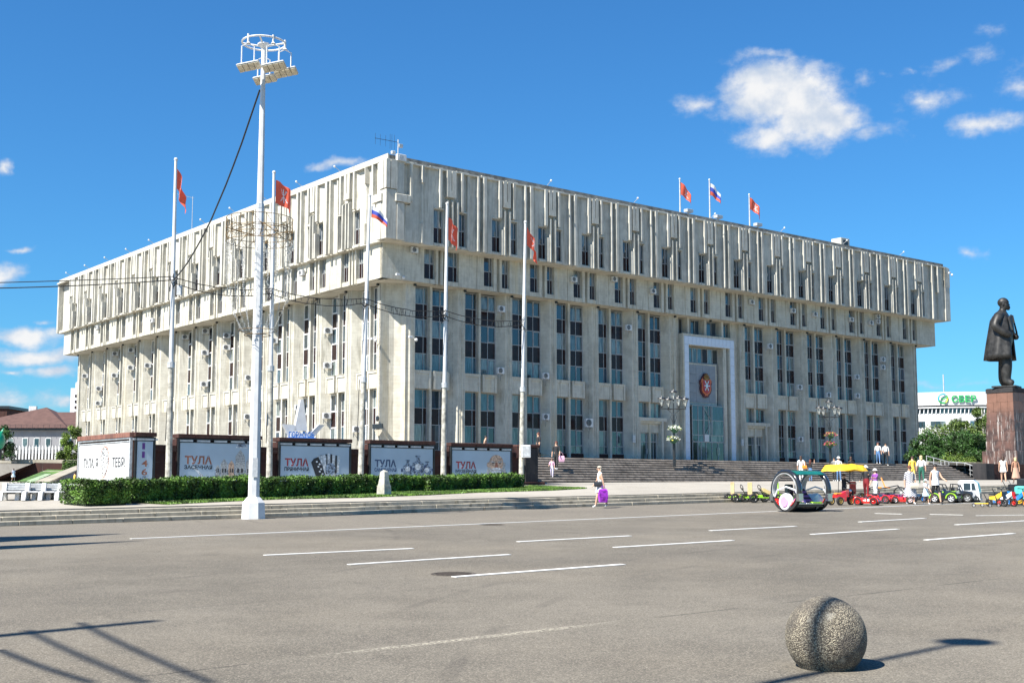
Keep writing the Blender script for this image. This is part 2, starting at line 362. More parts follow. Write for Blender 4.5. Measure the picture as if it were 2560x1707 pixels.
sheet('far_ground', M_PAVE2, -900, 1200, 57.4, 1500, lambda t, w: 1.2, 2, 2) if 0 else None
def farz(t, w): return 1.55+(3.33-1.55)*max(0, min(1, (w-57.4)/30.0))
def farl(t, w): return 1.5 if w < 89 else 3.3
sheet('far_ground', M_PAVE2, 55, 400, 57.4, 90, farz, 2, 3); sheet('far_ground', M_PAVE2, -300, 55, 57.4, 90, farl, 2, 24); sheet('far_ground', M_PAVE2, -900, 1200, 90, 1500, lambda t, w: 3.33)
sheet('podium_top', M_PAVE2, 19.8, 43.0, 50.2, 57.6, lambda t, w: 3.4)
sheet('podium_top', M_PAVE2, 43.0, 160, 55.6, 57.7, lambda t, w: 3.404); sheet('podium_top', M_PAVE2, 55, 160, 57.6, 140, lambda t, w: 3.408)
tag(MB().box(0, .4, 0, 82, -3.4, 0).build('podium_wall', M_GRAN, None, TW(55.0, 57.7, 3.4), ROT), 'long brown side wall of the podium under the sunlit front of the building', 'wall')
# three low kerb steps along the road, stone by stone
ks = thing('kerb_steps', 'three low pale stone steps running along the edge of the road', 'steps', TW(0, 36, 0))
ks.rotation_euler = (0, 0, ROT)
ms = [MB().bbox(-.745, .745, 0, .43, -.12, 0, .012).mesh('kerb_stone', M_KERB) for _ in range(1)]
for r in range(3):
    t = 8.6-.35*r+random.random()*.2
    while t < 96:
        z = gz(t, 36.0)+.12*(r+1)+.006+random.uniform(-.004, .004)
        o = link('kerb_stone', ms[0], ks, (t, KW[r]-36+random.uniform(-.012, .012), z)); o.rotation_euler = (0, -.0139, random.uniform(-.004, .004)); t += 1.5
# the kerb turns the corner at its left end
# ---------------------------------------------------------------- main staircase
st = thing('main_staircase', 'long flight of weathered dark stone steps leading up to the building', 'staircase', TW(43.4, 52.3, 1.9), ROT)
NST = 11; TR = 3.5/NST; RS = (3.40-1.78)/NST
for i in range(NST):
    z1 = 1.78+RS*(i+1)-1.9
    t = 0
    x1 = 45.8
    mb = MB(); mb.bbox(0, x1, i*TR, (i+1)*TR+.03 if i < NST-1 else TR*(i+1)+.3, -1.2 if i else -1.4, z1, .045); mb.box(.0, x1, i*TR-.025, i*TR+.03, z1-.075, z1-.045)
    mb.build('step', M_STEP, st)
# upper plinth steps round the building
pl = thing('building_plinth', 'low stone plinth with steps at the foot of the building', 'plinth', TW(60.74, 94.95, 3.4), ROT)
for i in range(6):
    MB().box(-1.2+i*.3, 95, -5+i*.35, 94, (0 if i == 0 else i*.19-.02), .19*(i+1)+.0).build('step', M_STEP, pl)
# ---------------------------------------------------------------- the building
BT, BW = 60.74, 94.95
BASE = 4.6
B = thing('government_building', 'huge pale stone office block with two cantilevered ribbed upper storeys', 'building', TW(BT, BW, BASE), ROT)
SH_L = {'U': (0, 0), 'M': (1.95, .89), 'D': (2.83, 2.34)}
LS = .99
def tolocal(lv, mb, side):
    """R: x=a, y=b.   L: x=b', y=a' (mirrored on the diagonal of the building)"""
    if side == 'R': return mb
    dd = SH_L[lv][1]-SH_L[lv][0]
    o = MB(); o.v = [(y, x*LS, z) for x, y, z in mb.v]; o.f = list(mb.f); o.mi = list(mb.mi); o.sm = list(mb.sm); return o
def fac(lv, name, mb, mat, offs, parent=None, sides='RL'):
    """one mesh per side, one object per offset along the front"""
    out = {'R': [], 'L': []}
    for sd_ in sides:
        me = tolocal(lv, mb, sd_).mesh(name, mat); dd = SH_L[lv][1]-SH_L[lv][0]
        for i, a in enumerate(offs):
            loc = (a, 0, -BASE) if sd_ == 'R' else (dd, a*LS-.3, -BASE)
            pr = parent[sd_][i] if parent else B
            out[sd_].append(link(name, me, pr, (0, 0, 0) if parent else loc))
    return out
def bx(*a): return MB().box(*a)
# cores, soffits and roof
core = MB().box(1.0, 92.9, 1.0, 91.6, 25.0, 32.1); core.M = None
core.build('upper_storey_core', M_CONS, B, (0, 0, -BASE))
MB().box(1.6, 92.3, 2.6, 90.0, 21.6, 25.05).build('middle_storey_core', M_CON, B, (0, 0, -BASE))
MB().box(3.95, 89.0, 4.4, 87.7, 4.6, 21.7).build('lower_storeys_core', M_CON, B, (0, 0, -BASE))
MB().box(.52, 93.4, .52, 92.2, 24.62, 24.98).build('soffit', M_CON, B, (0, 0, -BASE))
MB().box(1.4, 92.5, 2.45, 90.2, 21.2, 21.58).build('soffit', M_CON, B, (0, 0, -BASE))
rf = MB().box(.6, 93.2, .6, 91.9, 32.1, 32.78).build('roof', M_ROOFG, B, (0, 0, -BASE))
cor = MB()
cor.box(.12, 93.6, .10, .62, 32.10, 32.24); cor.box(.10, .62, .64, 92.2, 32.10, 32.30); cor.box(.45, .62, .5, 92.2, 32.30, 32.84)
for k in range(30): cor.box(2+k*3.1, 2.6+k*3.1+.9, .16, .5, 32.245, 32.30+.05*random.random())
cor.build('cornice', M_CONS, B, (0, 0, -BASE))
# rain streak joints on the roof edge
REG = [6*k for k in range(0, 13)]           # regular bays, written for the bay that starts at 10.43
ZB, ZT = 24.66, 32.14
def ribm(x0, x1, z0, z1, y0=0, y1=.55, e=.03):
    return MB().prism([(x0, y1), (x0, y0+e), (x0+e, y0), (x1-e, y0), (x1, y0+e), (x1, y1)], z0, z1)
A_ = [o for o in REG]
fac('U', 'rib', ribm(10.72, 10.96, ZB, ZT), M_CONS, A_)
fac('U', 'rib', ribm(11.44, 11.84, ZB, ZT), M_CONS, A_)
fac('U', 'rib', ribm(13.38, 13.78, 28.36, ZT), M_CONS, A_)
fac('U', 'rib', ribm(15.2, 15.48, 28.46, ZT), M_CONS, A_)
# hanging blocks with their carved slot
def hang(x0, x1, z0, z1):
    m = MB(); c = (x0+x1)/2
    m.prism([(x0, .5), (x0, 0), (c-.05, 0), (c-.05, .5)], z0, z1); m.prism([(c+.05, .5), (c+.05, 0), (x1, 0), (x1, .5)], z0, z1)
    m.box(c-.049, c+.049, .22, .5, z0+.01, z1-.02)
    m.add([(c-.049, 0, z0), (c+.049, 0, z0), (c+.049, 0, z0+.55), (c-.049, 0, z0+.55), (c-.049, .22, z0), (c+.049, .22, z0), (c+.049, .22, z0+.9), (c-.049, .22, z0+.9)],
          [(0, 1, 2, 3), (3, 2, 6, 7), (0, 4, 5, 1), (0, 3, 7, 4), (1, 5, 6, 2)])
    return m
fac('U', 'hanging_block', hang(13.95, 14.85, 29.5, ZT), M_CONS, A_)
def efin(x0, x1, z0=ZB, z1=29.1, wide=False):
    m = MB(); m.prism([(x0, .6), (x0, .0), (x1, .0), (x1, .6)], z0, z1)
    if wide: m.prism([(x0-.26, .6), (x0-.26, .08), (x0-.002, .08), (x0-.002, .6)], z0, z1-1.9)
    m.add([(x0, 0, z1), (x1, 0, z1), (x1, .5, z1+.35), (x0, .5, z1+.35), (x0, .5, z1), (x1, .5, z1)], [(0, 1, 2, 3), (0, 3, 4), (1, 5, 2)])
    return m
fac('U', 'window_fin', efin(14.08, 14.24, wide=True), M_CONS, A_)
fac('U', 'window_fin', efin(14.72, 14.88), M_CONS, A_)
# recessed wall panels behind the ribs, with splayed sides
def pan(pts, z0, z1, back=1.02): return MB().prism([(pts[0][0], back)]+pts+[(pts[-1][0], back)], z0, z1)
fac('U', 'wall_panel', pan([(10.0, .52), (10.43, .5), (10.715, .43)], ZB, ZT), M_CONS, A_)
fac('U', 'wall_panel', pan([(10.965, .5), (11.435, .5)], ZB, ZT), M_CONS, A_)
fac('U', 'wall_panel', pan([(11.845, .5), (12.3, .5), (12.32, .46), (12.78, .42)], ZB, ZT), M_CONS, A_)
fac('U', 'splayed_panel', pan([(12.785, .42), (13.375, .3)], 28.3, ZT), M_CONS, A_)
fac('U', 'wall_panel', pan([(13.79, .52), (15.19, .52)], 29.0, ZT), M_CONS, A_)
fac('U', 'wall_panel', pan([(15.49, .45), (16.1, .5)], 28.3, ZT), M_CONS, A_)
fac('U', 'wall_panel', pan([(13.98, .55), (14.92, .55)], ZB, 28.99), M_CONS, A_)
fac('U', 'wall_panel', pan([(16.1, .5), (16.425, .5)], ZB, ZT), M_CONS, A_)
# corner bays
OFF0 = [0]
fac('U', 'rib', ribm(6.12, 6.42, 28.36, ZT), M_CONS, OFF0); fac('U', 'rib', ribm(8.72, 9.0, 28.3, ZT), M_CONS, OFF0)
fac('U', 'rib', ribm(9.62, 9.9, ZB, ZT, .25), M_CONS, OFF0)
fac('U', 'hanging_block', hang(7.0, 8.08, 29.55, ZT), M_CONS, OFF0)
for x in (7.05, 7.6, 8.24): fac('U', 'window_fin', efin(x, x+.17), M_CONS, OFF0)
fac('U', 'wall_panel', pan([(4.3, .5), (5.72, .46)], ZB, ZT), M_CONS, OFF0)
fac('U', 'wall_panel', pan([(5.725, .45), (6.115, .3)], 28.3, ZT), M_CONS, OFF0)
fac('U', 'wall_panel', pan([(6.43, .52), (8.71, .52)], 29.0, ZT), M_CONS, OFF0)
fac('U', 'wall_panel', pan([(6.9, .55), (8.45, .55)], ZB, 28.99), M_CONS, OFF0)
fac('U', 'wall_panel', pan([(9.01, .5), (9.61, .5)], 28.3, ZT), M_CONS, OFF0)
fac('U', 'wall_panel', pan([(9.61, .5), (9.99, .5)], ZB, ZT), M_CONS, OFF0)
fac('U', 'wall_panel', pan([(2.99, .5), (3.6, .5), (4.3, .44)], ZB, ZT), M_CONS, OFF0)
fac('U', 'rib', MB().prism([(4.0, .5), (4.08, 0), (4.36, .1), (4.36, .5)], 30.5, ZT).prism([(4.0, .5), (4.08, 0), (4.36, .1), (4.36, .5)], ZB, 26.6).prism([(4.05, .5), (4.15, .2), (4.36, .22), (4.36, .5)], 26.6, 30.5), M_CONS, OFF0)
fac('U', 'rib', ribm(2.72, 2.98, 28.46, ZT), M_CONS, OFF0)
fac('U', 'wall_panel', pan([(1.26, .12), (2.1, .15), (2.14, .5), (2.71, .5)], 29.1, ZT), M_CONS, OFF0)
fac('U', 'wall_panel', pan([(1.26, .02), (2.05, .02), (2.1, .5), (2.99, .5)], ZB, 28.2), M_CONS, OFF0)
fac('U', 'corner_block', MB().bbox(1.02, 2.7, -.12, .9, 28.26, 29.0, .05), M_CONS, OFF0)
cb_ = MB()
cb_.prism([(.08, .08), (1.2, .08), (1.2, .4), (.4, 1.2), (.08, 1.2)], ZB, 29.33)
cb_.prism([(0, 0), (.45, 0), (.45, .25), (.53, .25), (.53, 0), (1.25, 0), (1.25, .5), (.5, 1.25), (0, 1.25), (0, .53), (.25, .53), (.25, .45), (0, .45)], 29.42, ZT)
cb_.box(.2, 1.2, .2, 1.2, 29.33, 29.42); cb_.prism([(1.2, 1.02), (1.2, .4), (.4, 1.2)], ZB, ZT)
cb_.build('corner_block', M_CONS, B, (0, 0, -BASE))
# far right end of the main front, mirrored corner
fr_ = MB()
for x0, x1, z0 in ((90.82, 91.1, 28.46), (89.44, 89.75, ZB), (92.55, 92.8, 29.4)): fr_.prism([(x0, .55), (x0, 0), (x1, 0), (x1, .55)], z0, ZT)
fr_.build('rib', M_CONS, B, (0, 0, -BASE))
fr_ = MB().prism([(88.4, 1.0), (88.4, .5), (91.1, .5), (91.12, .3), (92.6, .3), (92.6, .05), (93.75, .05), (93.75, 92.2), (92.4, 92.2), (92.4, 1.0)], ZB, ZT)
fr_.box(92.55, 93.78, -.0, .3, 29.42, ZT-.02)
fr_.build('wall_panel', M_CONS, B, (0, 0, -BASE))
bk = MB().box(.3, 93.6, 91.7, 92.25, ZB, ZT); bk.build('back_wall', M_CONS, B, (0, 0, -BASE))
# windows: frame (part) > pane, spandrel (sub-parts)
def window(lv, name, x0, x1, rows, y, offs, mull=(), bar=.055, fm=None, thick=.09):
    """rows: list of (z0, z1, kind) from bottom to top; mull: mullion positions"""
    fm = fm or M_FRAME
    z0, z1 = rows[0][0], rows[-1][1]
    f = MB(); f.box(x0, x0+bar, y-thick, y, z0, z1); f.box(x1-bar, x1, y-thick, y, z0, z1)
    f.box(x0+bar, x1-bar, y-thick, y, z0, z0+bar); f.box(x0+bar, x1-bar, y-thick, y, z1-bar, z1)
    for r in rows[1:]: f.box(x0+bar, x1-bar, y-thick, y, r[0]-bar/2, r[0]+bar/2)
    for mx_ in mull:
        for r in rows: f.box(mx_-bar/2, mx_+bar/2, y-thick+.012, y, r[0]+bar, r[1]-bar)
    for r in rows:                                     # opening sash on glazed rows
        if r[2] == 'g' and mull:
            a, c = mull[-1]+bar/2, x1-bar
            f.box(a, a+.05, y-thick-.02, y, r[0]+bar, r[1]-bar); f.box(c-.05, c, y-thick-.02, y, r[0]+bar, r[1]-bar)
            f.box(a+.05, c-.05, y-thick-.02, y, r[0]+bar, r[0]+bar+.05); f.box(a+.05, c-.05, y-thick-.02, y, r[1]-bar-.05, r[1]-bar)
    W_ = fac(lv, name, f, fm, offs)
    for r in rows:
        mb = MB().box(x0+.01, x1-.01, y-.045, y+.02, r[0]+.01, r[1]-.01)
        fac(lv, 'pane' if r[2] == 'g' else 'spandrel_panel', mb, M_PANE if r[2] == 'g' else M_SPAN, offs, W_)
    return W_
UW = [(24.9, 26.5, 's'), (26.5, 28.25, 'g')]
window('U', 'window', 12.95, 13.98, UW, .8, REG, (13.55,)); window('U', 'window', 14.9, 16.09, UW, .8, REG, (15.7,))
window('U', 'window', 5.73, 6.9, UW, .8, [0], (6.4,)); window('U', 'window', 8.44, 9.6, UW, .8, [0], (9.2,))
for x0, x1 in ((12.79, 13.98), (14.93, 16.09)):
    fac('U', 'window_head', MB().box(x0, x1, .32, 1.0, 28.26, 28.40), M_CONS, REG); fac('U', 'window_sill', MB().box(x0, x1, .35, 1.0, 24.66, 24.88), M_CONS, REG)
for x0, x1 in ((5.73, 6.9), (8.45, 9.6)):
    fac('U', 'window_head', MB().box(x0, x1, .32, 1.0, 28.26, 28.40), M_CONS, [0]); fac('U', 'window_sill', MB().box(x0, x1, .35, 1.0, 24.66, 24.88), M_CONS, [0])
# middle storey
MZ0, MZ1 = 21.24, 24.72
MR = [6*k for k in range(0, 13)]
MW = [(21.7, 23.22, 's'), (23.22, 24.8, 'g')]
fac('M', 'wall_panel', MB().prism([(16.26, 2.6), (16.26, 1.95), (18.0, 1.95), (18.02, 2.02), (18.1, 2.02), (18.12, 1.95), (18.94, 1.95), (18.94, 2.6)], MZ0, MZ1), M_CON, [6*k for k in range(0, 12)])
fac('M', 'pier', MB().prism([(14.2, 2.6), (14.2, 1.95), (14.58, 1.95), (14.58, 2.6)], MZ0, MZ1), M_CON, MR)
fac('M', 'pier', MB().prism([(14.94, 2.6), (14.94, 1.95), (15.24, 1.95), (15.24, 2.6)], MZ0, MZ1), M_CON, MR)
fac('M', 'wall_panel', MB().box(14.585, 14.935, 2.3, 2.6, MZ0, MZ1), M_CON, MR)
window('M', 'window', 12.97, 14.18, MW, 2.38, MR, (13.85,)); window('M', 'window', 15.26, 16.24, MW, 2.38, MR, (15.9,))
for x0, x1 in ((12.95, 14.19), (15.25, 16.25)): fac('M', 'window_sill', MB().box(x0, x1, 2.02, 2.6, 21.24, 21.69), M_CON, MR)
fac('M', 'wall_panel', pan([(.9, 1.95), (5.68, 1.95)], MZ0, MZ1, 2.6), M_CON, [0], sides='R')
fac('M', 'wall_panel', pan([(2.62, 1.95), (5.68, 1.95)], MZ0, MZ1, 2.6), M_CON, [0], sides='L')
fac('M', 'wall_panel', MB().prism([(9.86, 2.6), (9.86, 1.95), (12.0, 1.95), (12.02, 2.02), (12.1, 2.02), (12.12, 1.95), (12.94, 1.95), (12.94, 2.6)], MZ0, MZ1), M_CON, [0])
for x in (7.05, 7.62, 8.2): fac('M', 'pier', MB().prism([(x, 2.6), (x, 1.95), (x+.3, 1.95), (x+.3, 2.6)], MZ0, MZ1), M_CON, [0])
fac('M', 'wall_panel', MB().box(7.0, 8.55, 2.32, 2.6, MZ0, MZ1), M_CON, [0])
window('M', 'window', 5.7, 7.03, MW, 2.38, [0], (6.55,)); window('M', 'window', 8.52, 9.84, MW, 2.38, [0], (9.4,))
for x0, x1 in ((5.69, 7.03), (8.52, 9.85)): fac('M', 'window_sill', MB().box(x0, x1, 2.02, 2.6, 21.24, 21.69), M_CON, [0])
MB().prism([(88.27, 2.6), (88.27, 1.95), (92.7, 1.95), (92.7, 90.3), (92.2, 90.3), (92.2, 2.6)], MZ0, MZ1).build('wall_panel', M_CON, B, (0, 0, -BASE))
MB().box(.9, 92.5, 89.9, 90.4, MZ0, MZ1).build('back_wall', M_CON, B, (0, 0, -BASE))
MB().box(.9, 1.7, 1.96, 3.1, MZ0, MZ1).build('corner_block', M_CON, B, (0, 0, -BASE))
MB().box(.9, 1.6, 87.4, 89.9, MZ0, MZ1).build('wall_panel', M_CON, B, (0, 0, -BASE))
# lower storeys: pilasters, mullion piers, splayed column faces, belt blocks, window columns
LZ0, LZ1 = 4.6, 21.22
PORT = {6, 7}
K14 = list(range(14)); KR = [k for k in K14 if k not in PORT]
def lo(name, mb, mat, ks=None, sides='RL', parent=None):
    o1 = {}
    if 'R' in sides: o1['R'] = fac('D', name, mb, mat, [6*k for k in (ks if ks is not None else KR)], parent, 'R')['R']
    if 'L' in sides: o1['L'] = fac('D', name, mb, mat, [6*k for k in (ks if ks is not None and 'R' not in sides else K14)], parent, 'L')['L']
    return o1
# local coordinates of bay 0 (edge of pilaster at 5.28)
def pilm(e=0):
    return MB().prism([(4.62+e, 4.45), (4.62+e, 3.02), (4.78+e, 3.02), (4.79+e, 2.95), (4.95+e, 2.95), (4.96+e, 2.83), (5.1+e, 2.83), (5.11+e, 2.88), (5.15+e, 2.88), (5.16+e, 2.83), (5.28+e, 2.83), (5.28+e, 4.45)], LZ0, LZ1)
fac('D', 'pilaster', pilm(), M_CON, [6*k for k in range(1, 15) if k != 7] , None, 'R'); fac('D', 'pilaster', pilm(), M_CON, [6*k for k in range(1, 15)], None, 'L')
lo('mullion_pier', MB().prism([(7.3, 4.45), (7.3, 3.28), (7.33, 3.25), (7.57, 3.25), (7.6, 3.28), (7.6, 4.45)], LZ0, LZ1), M_CON)
lo('splayed_panel', MB().prism([(9.97, 4.45), (9.97, 4.02), (10.48, 3.05), (10.52, 3.0), (10.61, 3.0), (10.61, 4.45)], LZ0, LZ1), M_CON)
def belt(x0, x1, xr):
    m = MB().box(x0, x1, 3.02, 4.4, 11.1, 12.82)
    for a, c, d, e in ((x0, x1, 12.58, 12.82), (x0, x0+.22, 11.1, 12.58), (x1-.22, x1, 11.1, 12.58)): m.box(a, c, 2.94, 3.018, d, e)
    m.box(x0-.02, x1+.0, 2.9, 3.6, 12.822, 12.87)
    return m
D1 = [('a', 5.29, 6.99), ('b', 7.29, 9.0)]
Bk = [k for k in KR if k not in (5, 8)]
lo('belt_block', belt(5.3, 7.28, 0), M_CON); lo('belt_block', belt(7.62, 9.35, 0), M_CON)
lo('wall_panel', MB().box(9.37, 9.96, 3.6, 4.4, 11.1, 12.85), M_CON)
R3 = [(12.88, 14.58, 'g'), (14.58, 16.25, 's'), (16.25, 17.93, 'g'), (17.93, 19.45, 's'), (19.45, 21.1, 'g')]
R2 = [(5.2, 6.0, 'g'), (6.0, 7.68, 'g'), (7.68, 9.28, 's'), (9.28, 11.08, 'g')]
def wcol(rows, ks, sides='RL'):
    o = [6*k for k in ks]
    for x0, x1, y, mu in ((5.29, 7.29, 3.76, (6.8,)), (7.61, 9.97, 4.04, (8.95,))):
        if 'R' in sides: pass
        f_ = [6*k for k in ks]
        window_s(x0, x1, rows, y, f_, mu, sides)
def window_s(x0, x1, rows, y, offs, mull, sides, bar=.06, thick=.1):
    z0, z1 = rows[0][0], rows[-1][1]
    for sd_ in sides:
        f = MB(); f.box(x0, x0+bar, y-thick, y, z0, z1); f.box(x1-bar, x1, y-thick, y, z0, z1)
        for i, r in enumerate(rows): f.box(x0+bar, x1-bar, y-thick, y, r[0]-(0 if i == 0 else bar/2), r[0]+bar/2)
        f.box(x0+bar, x1-bar, y-thick, y, z1-bar, z1)
        for mx_ in mull:
            for r in rows: f.box(mx_-bar/2, mx_+bar/2, y-thick+.012, y, r[0]+bar/2, r[1]-bar/2)
        for r in rows:
            if r[2] == 'g' and x1-x0 > 2 and r[1]-r[0] > 1:
                a, c = mull[-1]+bar/2, x1-bar
                f.box(a+.01, a+.07, y-thick-.025, y, r[0]+.05, r[1]-.05); f.box(c-.07, c-.01, y-thick-.025, y, r[0]+.05, r[1]-.05)
                f.box(a+.07, c-.07, y-thick-.025, y, r[0]+.05, r[0]+.11); f.box(a+.07, c-.07, y-thick-.025, y, r[1]-.11, r[1]-.05)
        W_ = fac('D', 'window_column', f, M_FRAMEW if sd_ == 'L' else M_FRAME, offs, None, sd_)
        for r in rows: fac('D', 'pane' if r[2] == 'g' else 'spandrel_panel', MB().box(x0+.01, x1-.01, y-.045, y+.02, r[0]+.01, r[1]-.01), M_PANE if r[2] == 'g' else M_SPAN, offs, W_, sd_)
wcol(R3, KR, 'R'); wcol(R3, K14, 'L'); wcol(R2, [k for k in KR if k not in (5, 8)], 'R'); wcol(R2, K14, 'L')
R2D = [(9.4, 11.08, 'g')]
wcol(R2D, (5, 8), 'R')
for x0, x1, y in ((5.29, 7.29, 3.6), (7.61, 9.96, 3.9)):
    fac('D', 'dado', MB().box(x0, x1, y, 4.4, 4.6, 5.19), M_GRAN, [6*k for k in KR if k not in (5, 8)], None, 'R'); fac('D', 'dado', MB().box(x0, x1, y, 4.4, 4.6, 5.19), M_GRAN, [6*k for k in K14], None, 'L')
# stepped corner column between the two fronts
MB().prism([(5.28, 2.83), (5.28, 4.3), (3.6, 4.3+.4), (2.34, 4.62), (2.34, 4.40), (3.3, 4.36), (3.75, 4.2), (4.25, 3.7), (4.25, 2.95), (4.6, 2.95), (4.72, 2.83)], LZ0, LZ1).build('corner_column', M_CON, B, (0, 0, -BASE))
MB().box(2.34, 4.0, 4.4, 4.98, LZ0, LZ1).build('pilaster', M_CON, B, (0, 0, -BASE))
MB().box(88.7, 89.3, 2.83, 87.9, LZ0, LZ1).build('end_wall', M_CON, B, (0, 0, -BASE)); MB().box(2.34, 88.6, 87.3, 87.95, LZ0, LZ1).build('back_wall', M_CON, B, (0, 0, -BASE))
# drip boxes at the head of every pilaster
fac('D', 'rain_outlet', MB().box(5.05, 5.28, 2.62, 2.825, 20.98, 21.19), M_BLACK, [6*k for k in range(15)])
# side entrances in the bays next to the portal
for ox in (0, 18):
    MB().box(35.3, 41.0-1.2, 2.9, 4.4, 8.95, 9.35).box(35.3, 35.6, 2.9, 4.4, 4.6, 8.95).box(38.95, 39.25, 2.9, 4.4, 4.6, 8.95).box(35.6, 38.95, 3.62, 4.4, 4.6, 8.7).box(35.9, 38.9, 3.35, 3.62, 7.7, 8.7).box(35.6, 38.95, 3.12, 4.05, 8.7, 8.95).build('door_surround', M_CON, B, (ox, 0, -BASE))
    dr = MB()
    for x in (35.85, 37.0, 38.1, 38.6): dr.box(x, x+.09, 3.5, 3.6, 4.6, 7.68)
    for z in (4.6, 6.62, 7.6): dr.box(35.94, 38.6, 3.5, 3.6, z, z+.08)
    dr.box(37.02, 37.14, 3.4, 3.5, 5.3, 5.9)
    d_ = dr.build('door', M_FRAME, B, (ox, 0, -BASE))
    for x0, x1 in ((35.94, 37.0), (37.09, 38.1), (38.19, 38.6)):
        for z0, z1 in ((4.68, 6.62), (6.7, 7.6)): MB().box(x0, x1, 3.55, 3.58, z0, z1).build('pane', M_PANE, d_)
    MB().box(34.2, 34.6, 2.7, 2.82, 6.5, 7.3).build('notice_box', M_WGREY, B, (ox, 0, -BASE))
# ---------------------------------------------------------------- portal
M_WPAN = simple('white_facing_panel', (.62, .66, .74), .25, 0, .04, 2)
M_GPAN = simple('grey_facing_panel', (.25, .26, .28), .4, 0, .06, 2)
z_ = -BASE
MB().box(42.47, 43.5, 2.86, 4.1, 4.6, 18.0).box(50.45, 51.45, 2.86, 4.1, 4.6, 18.0).box(42.47, 51.45, 2.86, 4.1, 18.0, 19.3).box(42.47, 42.7, 2.80, 2.858, 4.6, 19.3).box(51.31, 51.45, 2.8, 2.858, 4.6, 19.3).box(42.7, 51.31, 2.8, 2.858, 19.05, 19.3).build('portal_frame', M_CON, B, (0, 0, z_))
pm = MB().bbox(.008, .712, 0, .06, .008, 1.022, .008).mesh('facing_panel', M_WPAN)
pm2 = MB().bbox(.006, .648, 0, .06, .008, .985, .008).mesh('facing_panel', M_WPAN)
for i in range(13):
    for x in (42.72, 50.58): link('facing_panel', pm, B, (x, 2.795, 4.62+i*1.032+z_))
for i in range(13): link('facing_panel', pm2, B, (42.72+i*.6605, 2.795, 18.045+z_))
MB().box(43.5, 50.45, 4.0, 4.12, 4.6, 21.2).build('portal_back_wall', M_CON, B, (0, 0, z_))
MB().box(49.55, 50.1, 3.0, 4.0, 4.6, 18.0).box(43.6, 44.0, 3.3, 4.0, 4.6, 18.0).build('mullion_pier', M_CON, B, (0, 0, z_))
def wgrid(name, xs, zs, y, kinds, mats=(None, None), parent=B, off=(0, 0, 0), bar=.07, fm=None):
    f = MB()
    for i, x in enumerate(xs): f.box(x-bar/2, x+bar/2, y-.09, y, zs[0], zs[-1])
    for z in zs:
        for i in range(len(xs)-1): f.box(xs[i]+bar/2, xs[i+1]-bar/2, y-.088, y, z-bar/2, z+bar/2)
    w = f.build(name, fm or M_FRAME, parent, off)
    for i in range(len(xs)-1):
        for j in range(len(zs)-1):
            k = kinds(i, j)
            if k: MB().box(xs[i]+.02, xs[i+1]-.02, y-.04, y+.01, zs[j]+.02, zs[j+1]-.02).build('pane' if k == 'g' else 'spandrel_panel', M_PANE if k == 'g' else M_SPAN, w)
    return w
wgrid('window', (44.0, 45.1, 46.0, 46.8, 47.75, 48.6, 49.5), (16.15, 17.85), 3.95, lambda i, j: 's' if i == 3 else 'g', off=(0, 0, z_))
wgrid('window', (49.12, 49.5), (11.15, 13.2, 14.9, 16.1), 3.95, lambda i, j: 'sgs'[j], off=(0, 0, z_))
MB().box(44.2, 49.05, 3.62, 3.98, 11.13, 16.05).build('emblem_surround', M_CON, B, (0, 0, z_))
gp = MB().bbox(.01, 1.11, 0, .05, .01, 1.17, .008).mesh('grey_panel', M_GPAN)
for i in range(4):
    for j in range(4): link('grey_panel', gp, B, (44.3+i*1.12, 3.57, 11.45+j*1.07+z_))
vt = wgrid('vestibule_glazing', (44.05, 45.0, 45.9, 46.8, 47.2, 49.4), (6.85, 7.6, 9.35, 11.05), 3.05, lambda i, j: 'g', off=(0, 0, z_))
MB().box(44.0, 49.5, 3.06, 3.9, 10.9, 11.06).build('vestibule_roof', M_ALU, B, (0, 0, z_))
fr2 = MB().tube([(46.2, 2.9, 7.7), (47.3, 2.9, 9.2), (45.9, 2.9, 10.9)], .03, 5)
for x in (45.95, 47.3): fr2.box(x-.03, x+.03, 2.86, 2.93, 7.6, 11.0)
fr2.build('glazing_brace', M_FRAME, B, (0, 0, z_))
wgrid('entrance_door', (44.05, 44.9, 45.5, 46.3, 47.3, 48.35, 49.4), (4.62, 6.8), 3.05, lambda i, j: 'g', off=(0, 0, z_))
MB().box(48.2, 48.26, 2.88, 2.94, 5.3, 6.2).box(48.46, 48.52, 2.88, 2.94, 5.3, 6.2).build('door_handle', M_ALU, B, (0, 0, z_))
MB().box(46.0, 46.75, 2.88, 2.96, 6.85, 7.7).build('wall_plate', M_WHITE, B, (0, 0, z_))
# small windows and fins above the portal
for x in (43.5, 46.4, 49.35): MB().prism([(x, 4.1), (x, 3.0), (x+.32, 3.0), (x+.32, 4.1)], 19.31, 21.2).build('mullion_pier', M_CON, B, (0, 0, z_))
MB().box(41.35, 42.46, 3.5, 4.1, 4.6, 21.2).box(51.46, 52.65, 3.5, 4.1, 4.6, 21.2).build('wall_panel', M_CON, B, (0, 0, z_))
for x0, x1 in ((42.4, 43.45), (44.9, 46.35), (47.6, 49.3), (50.5, 51.6)): wgrid('window', (x0, (x0+x1)/2, x1), (19.35, 21.1), 3.95, lambda i, j: 'g', off=(0, 0, z_))
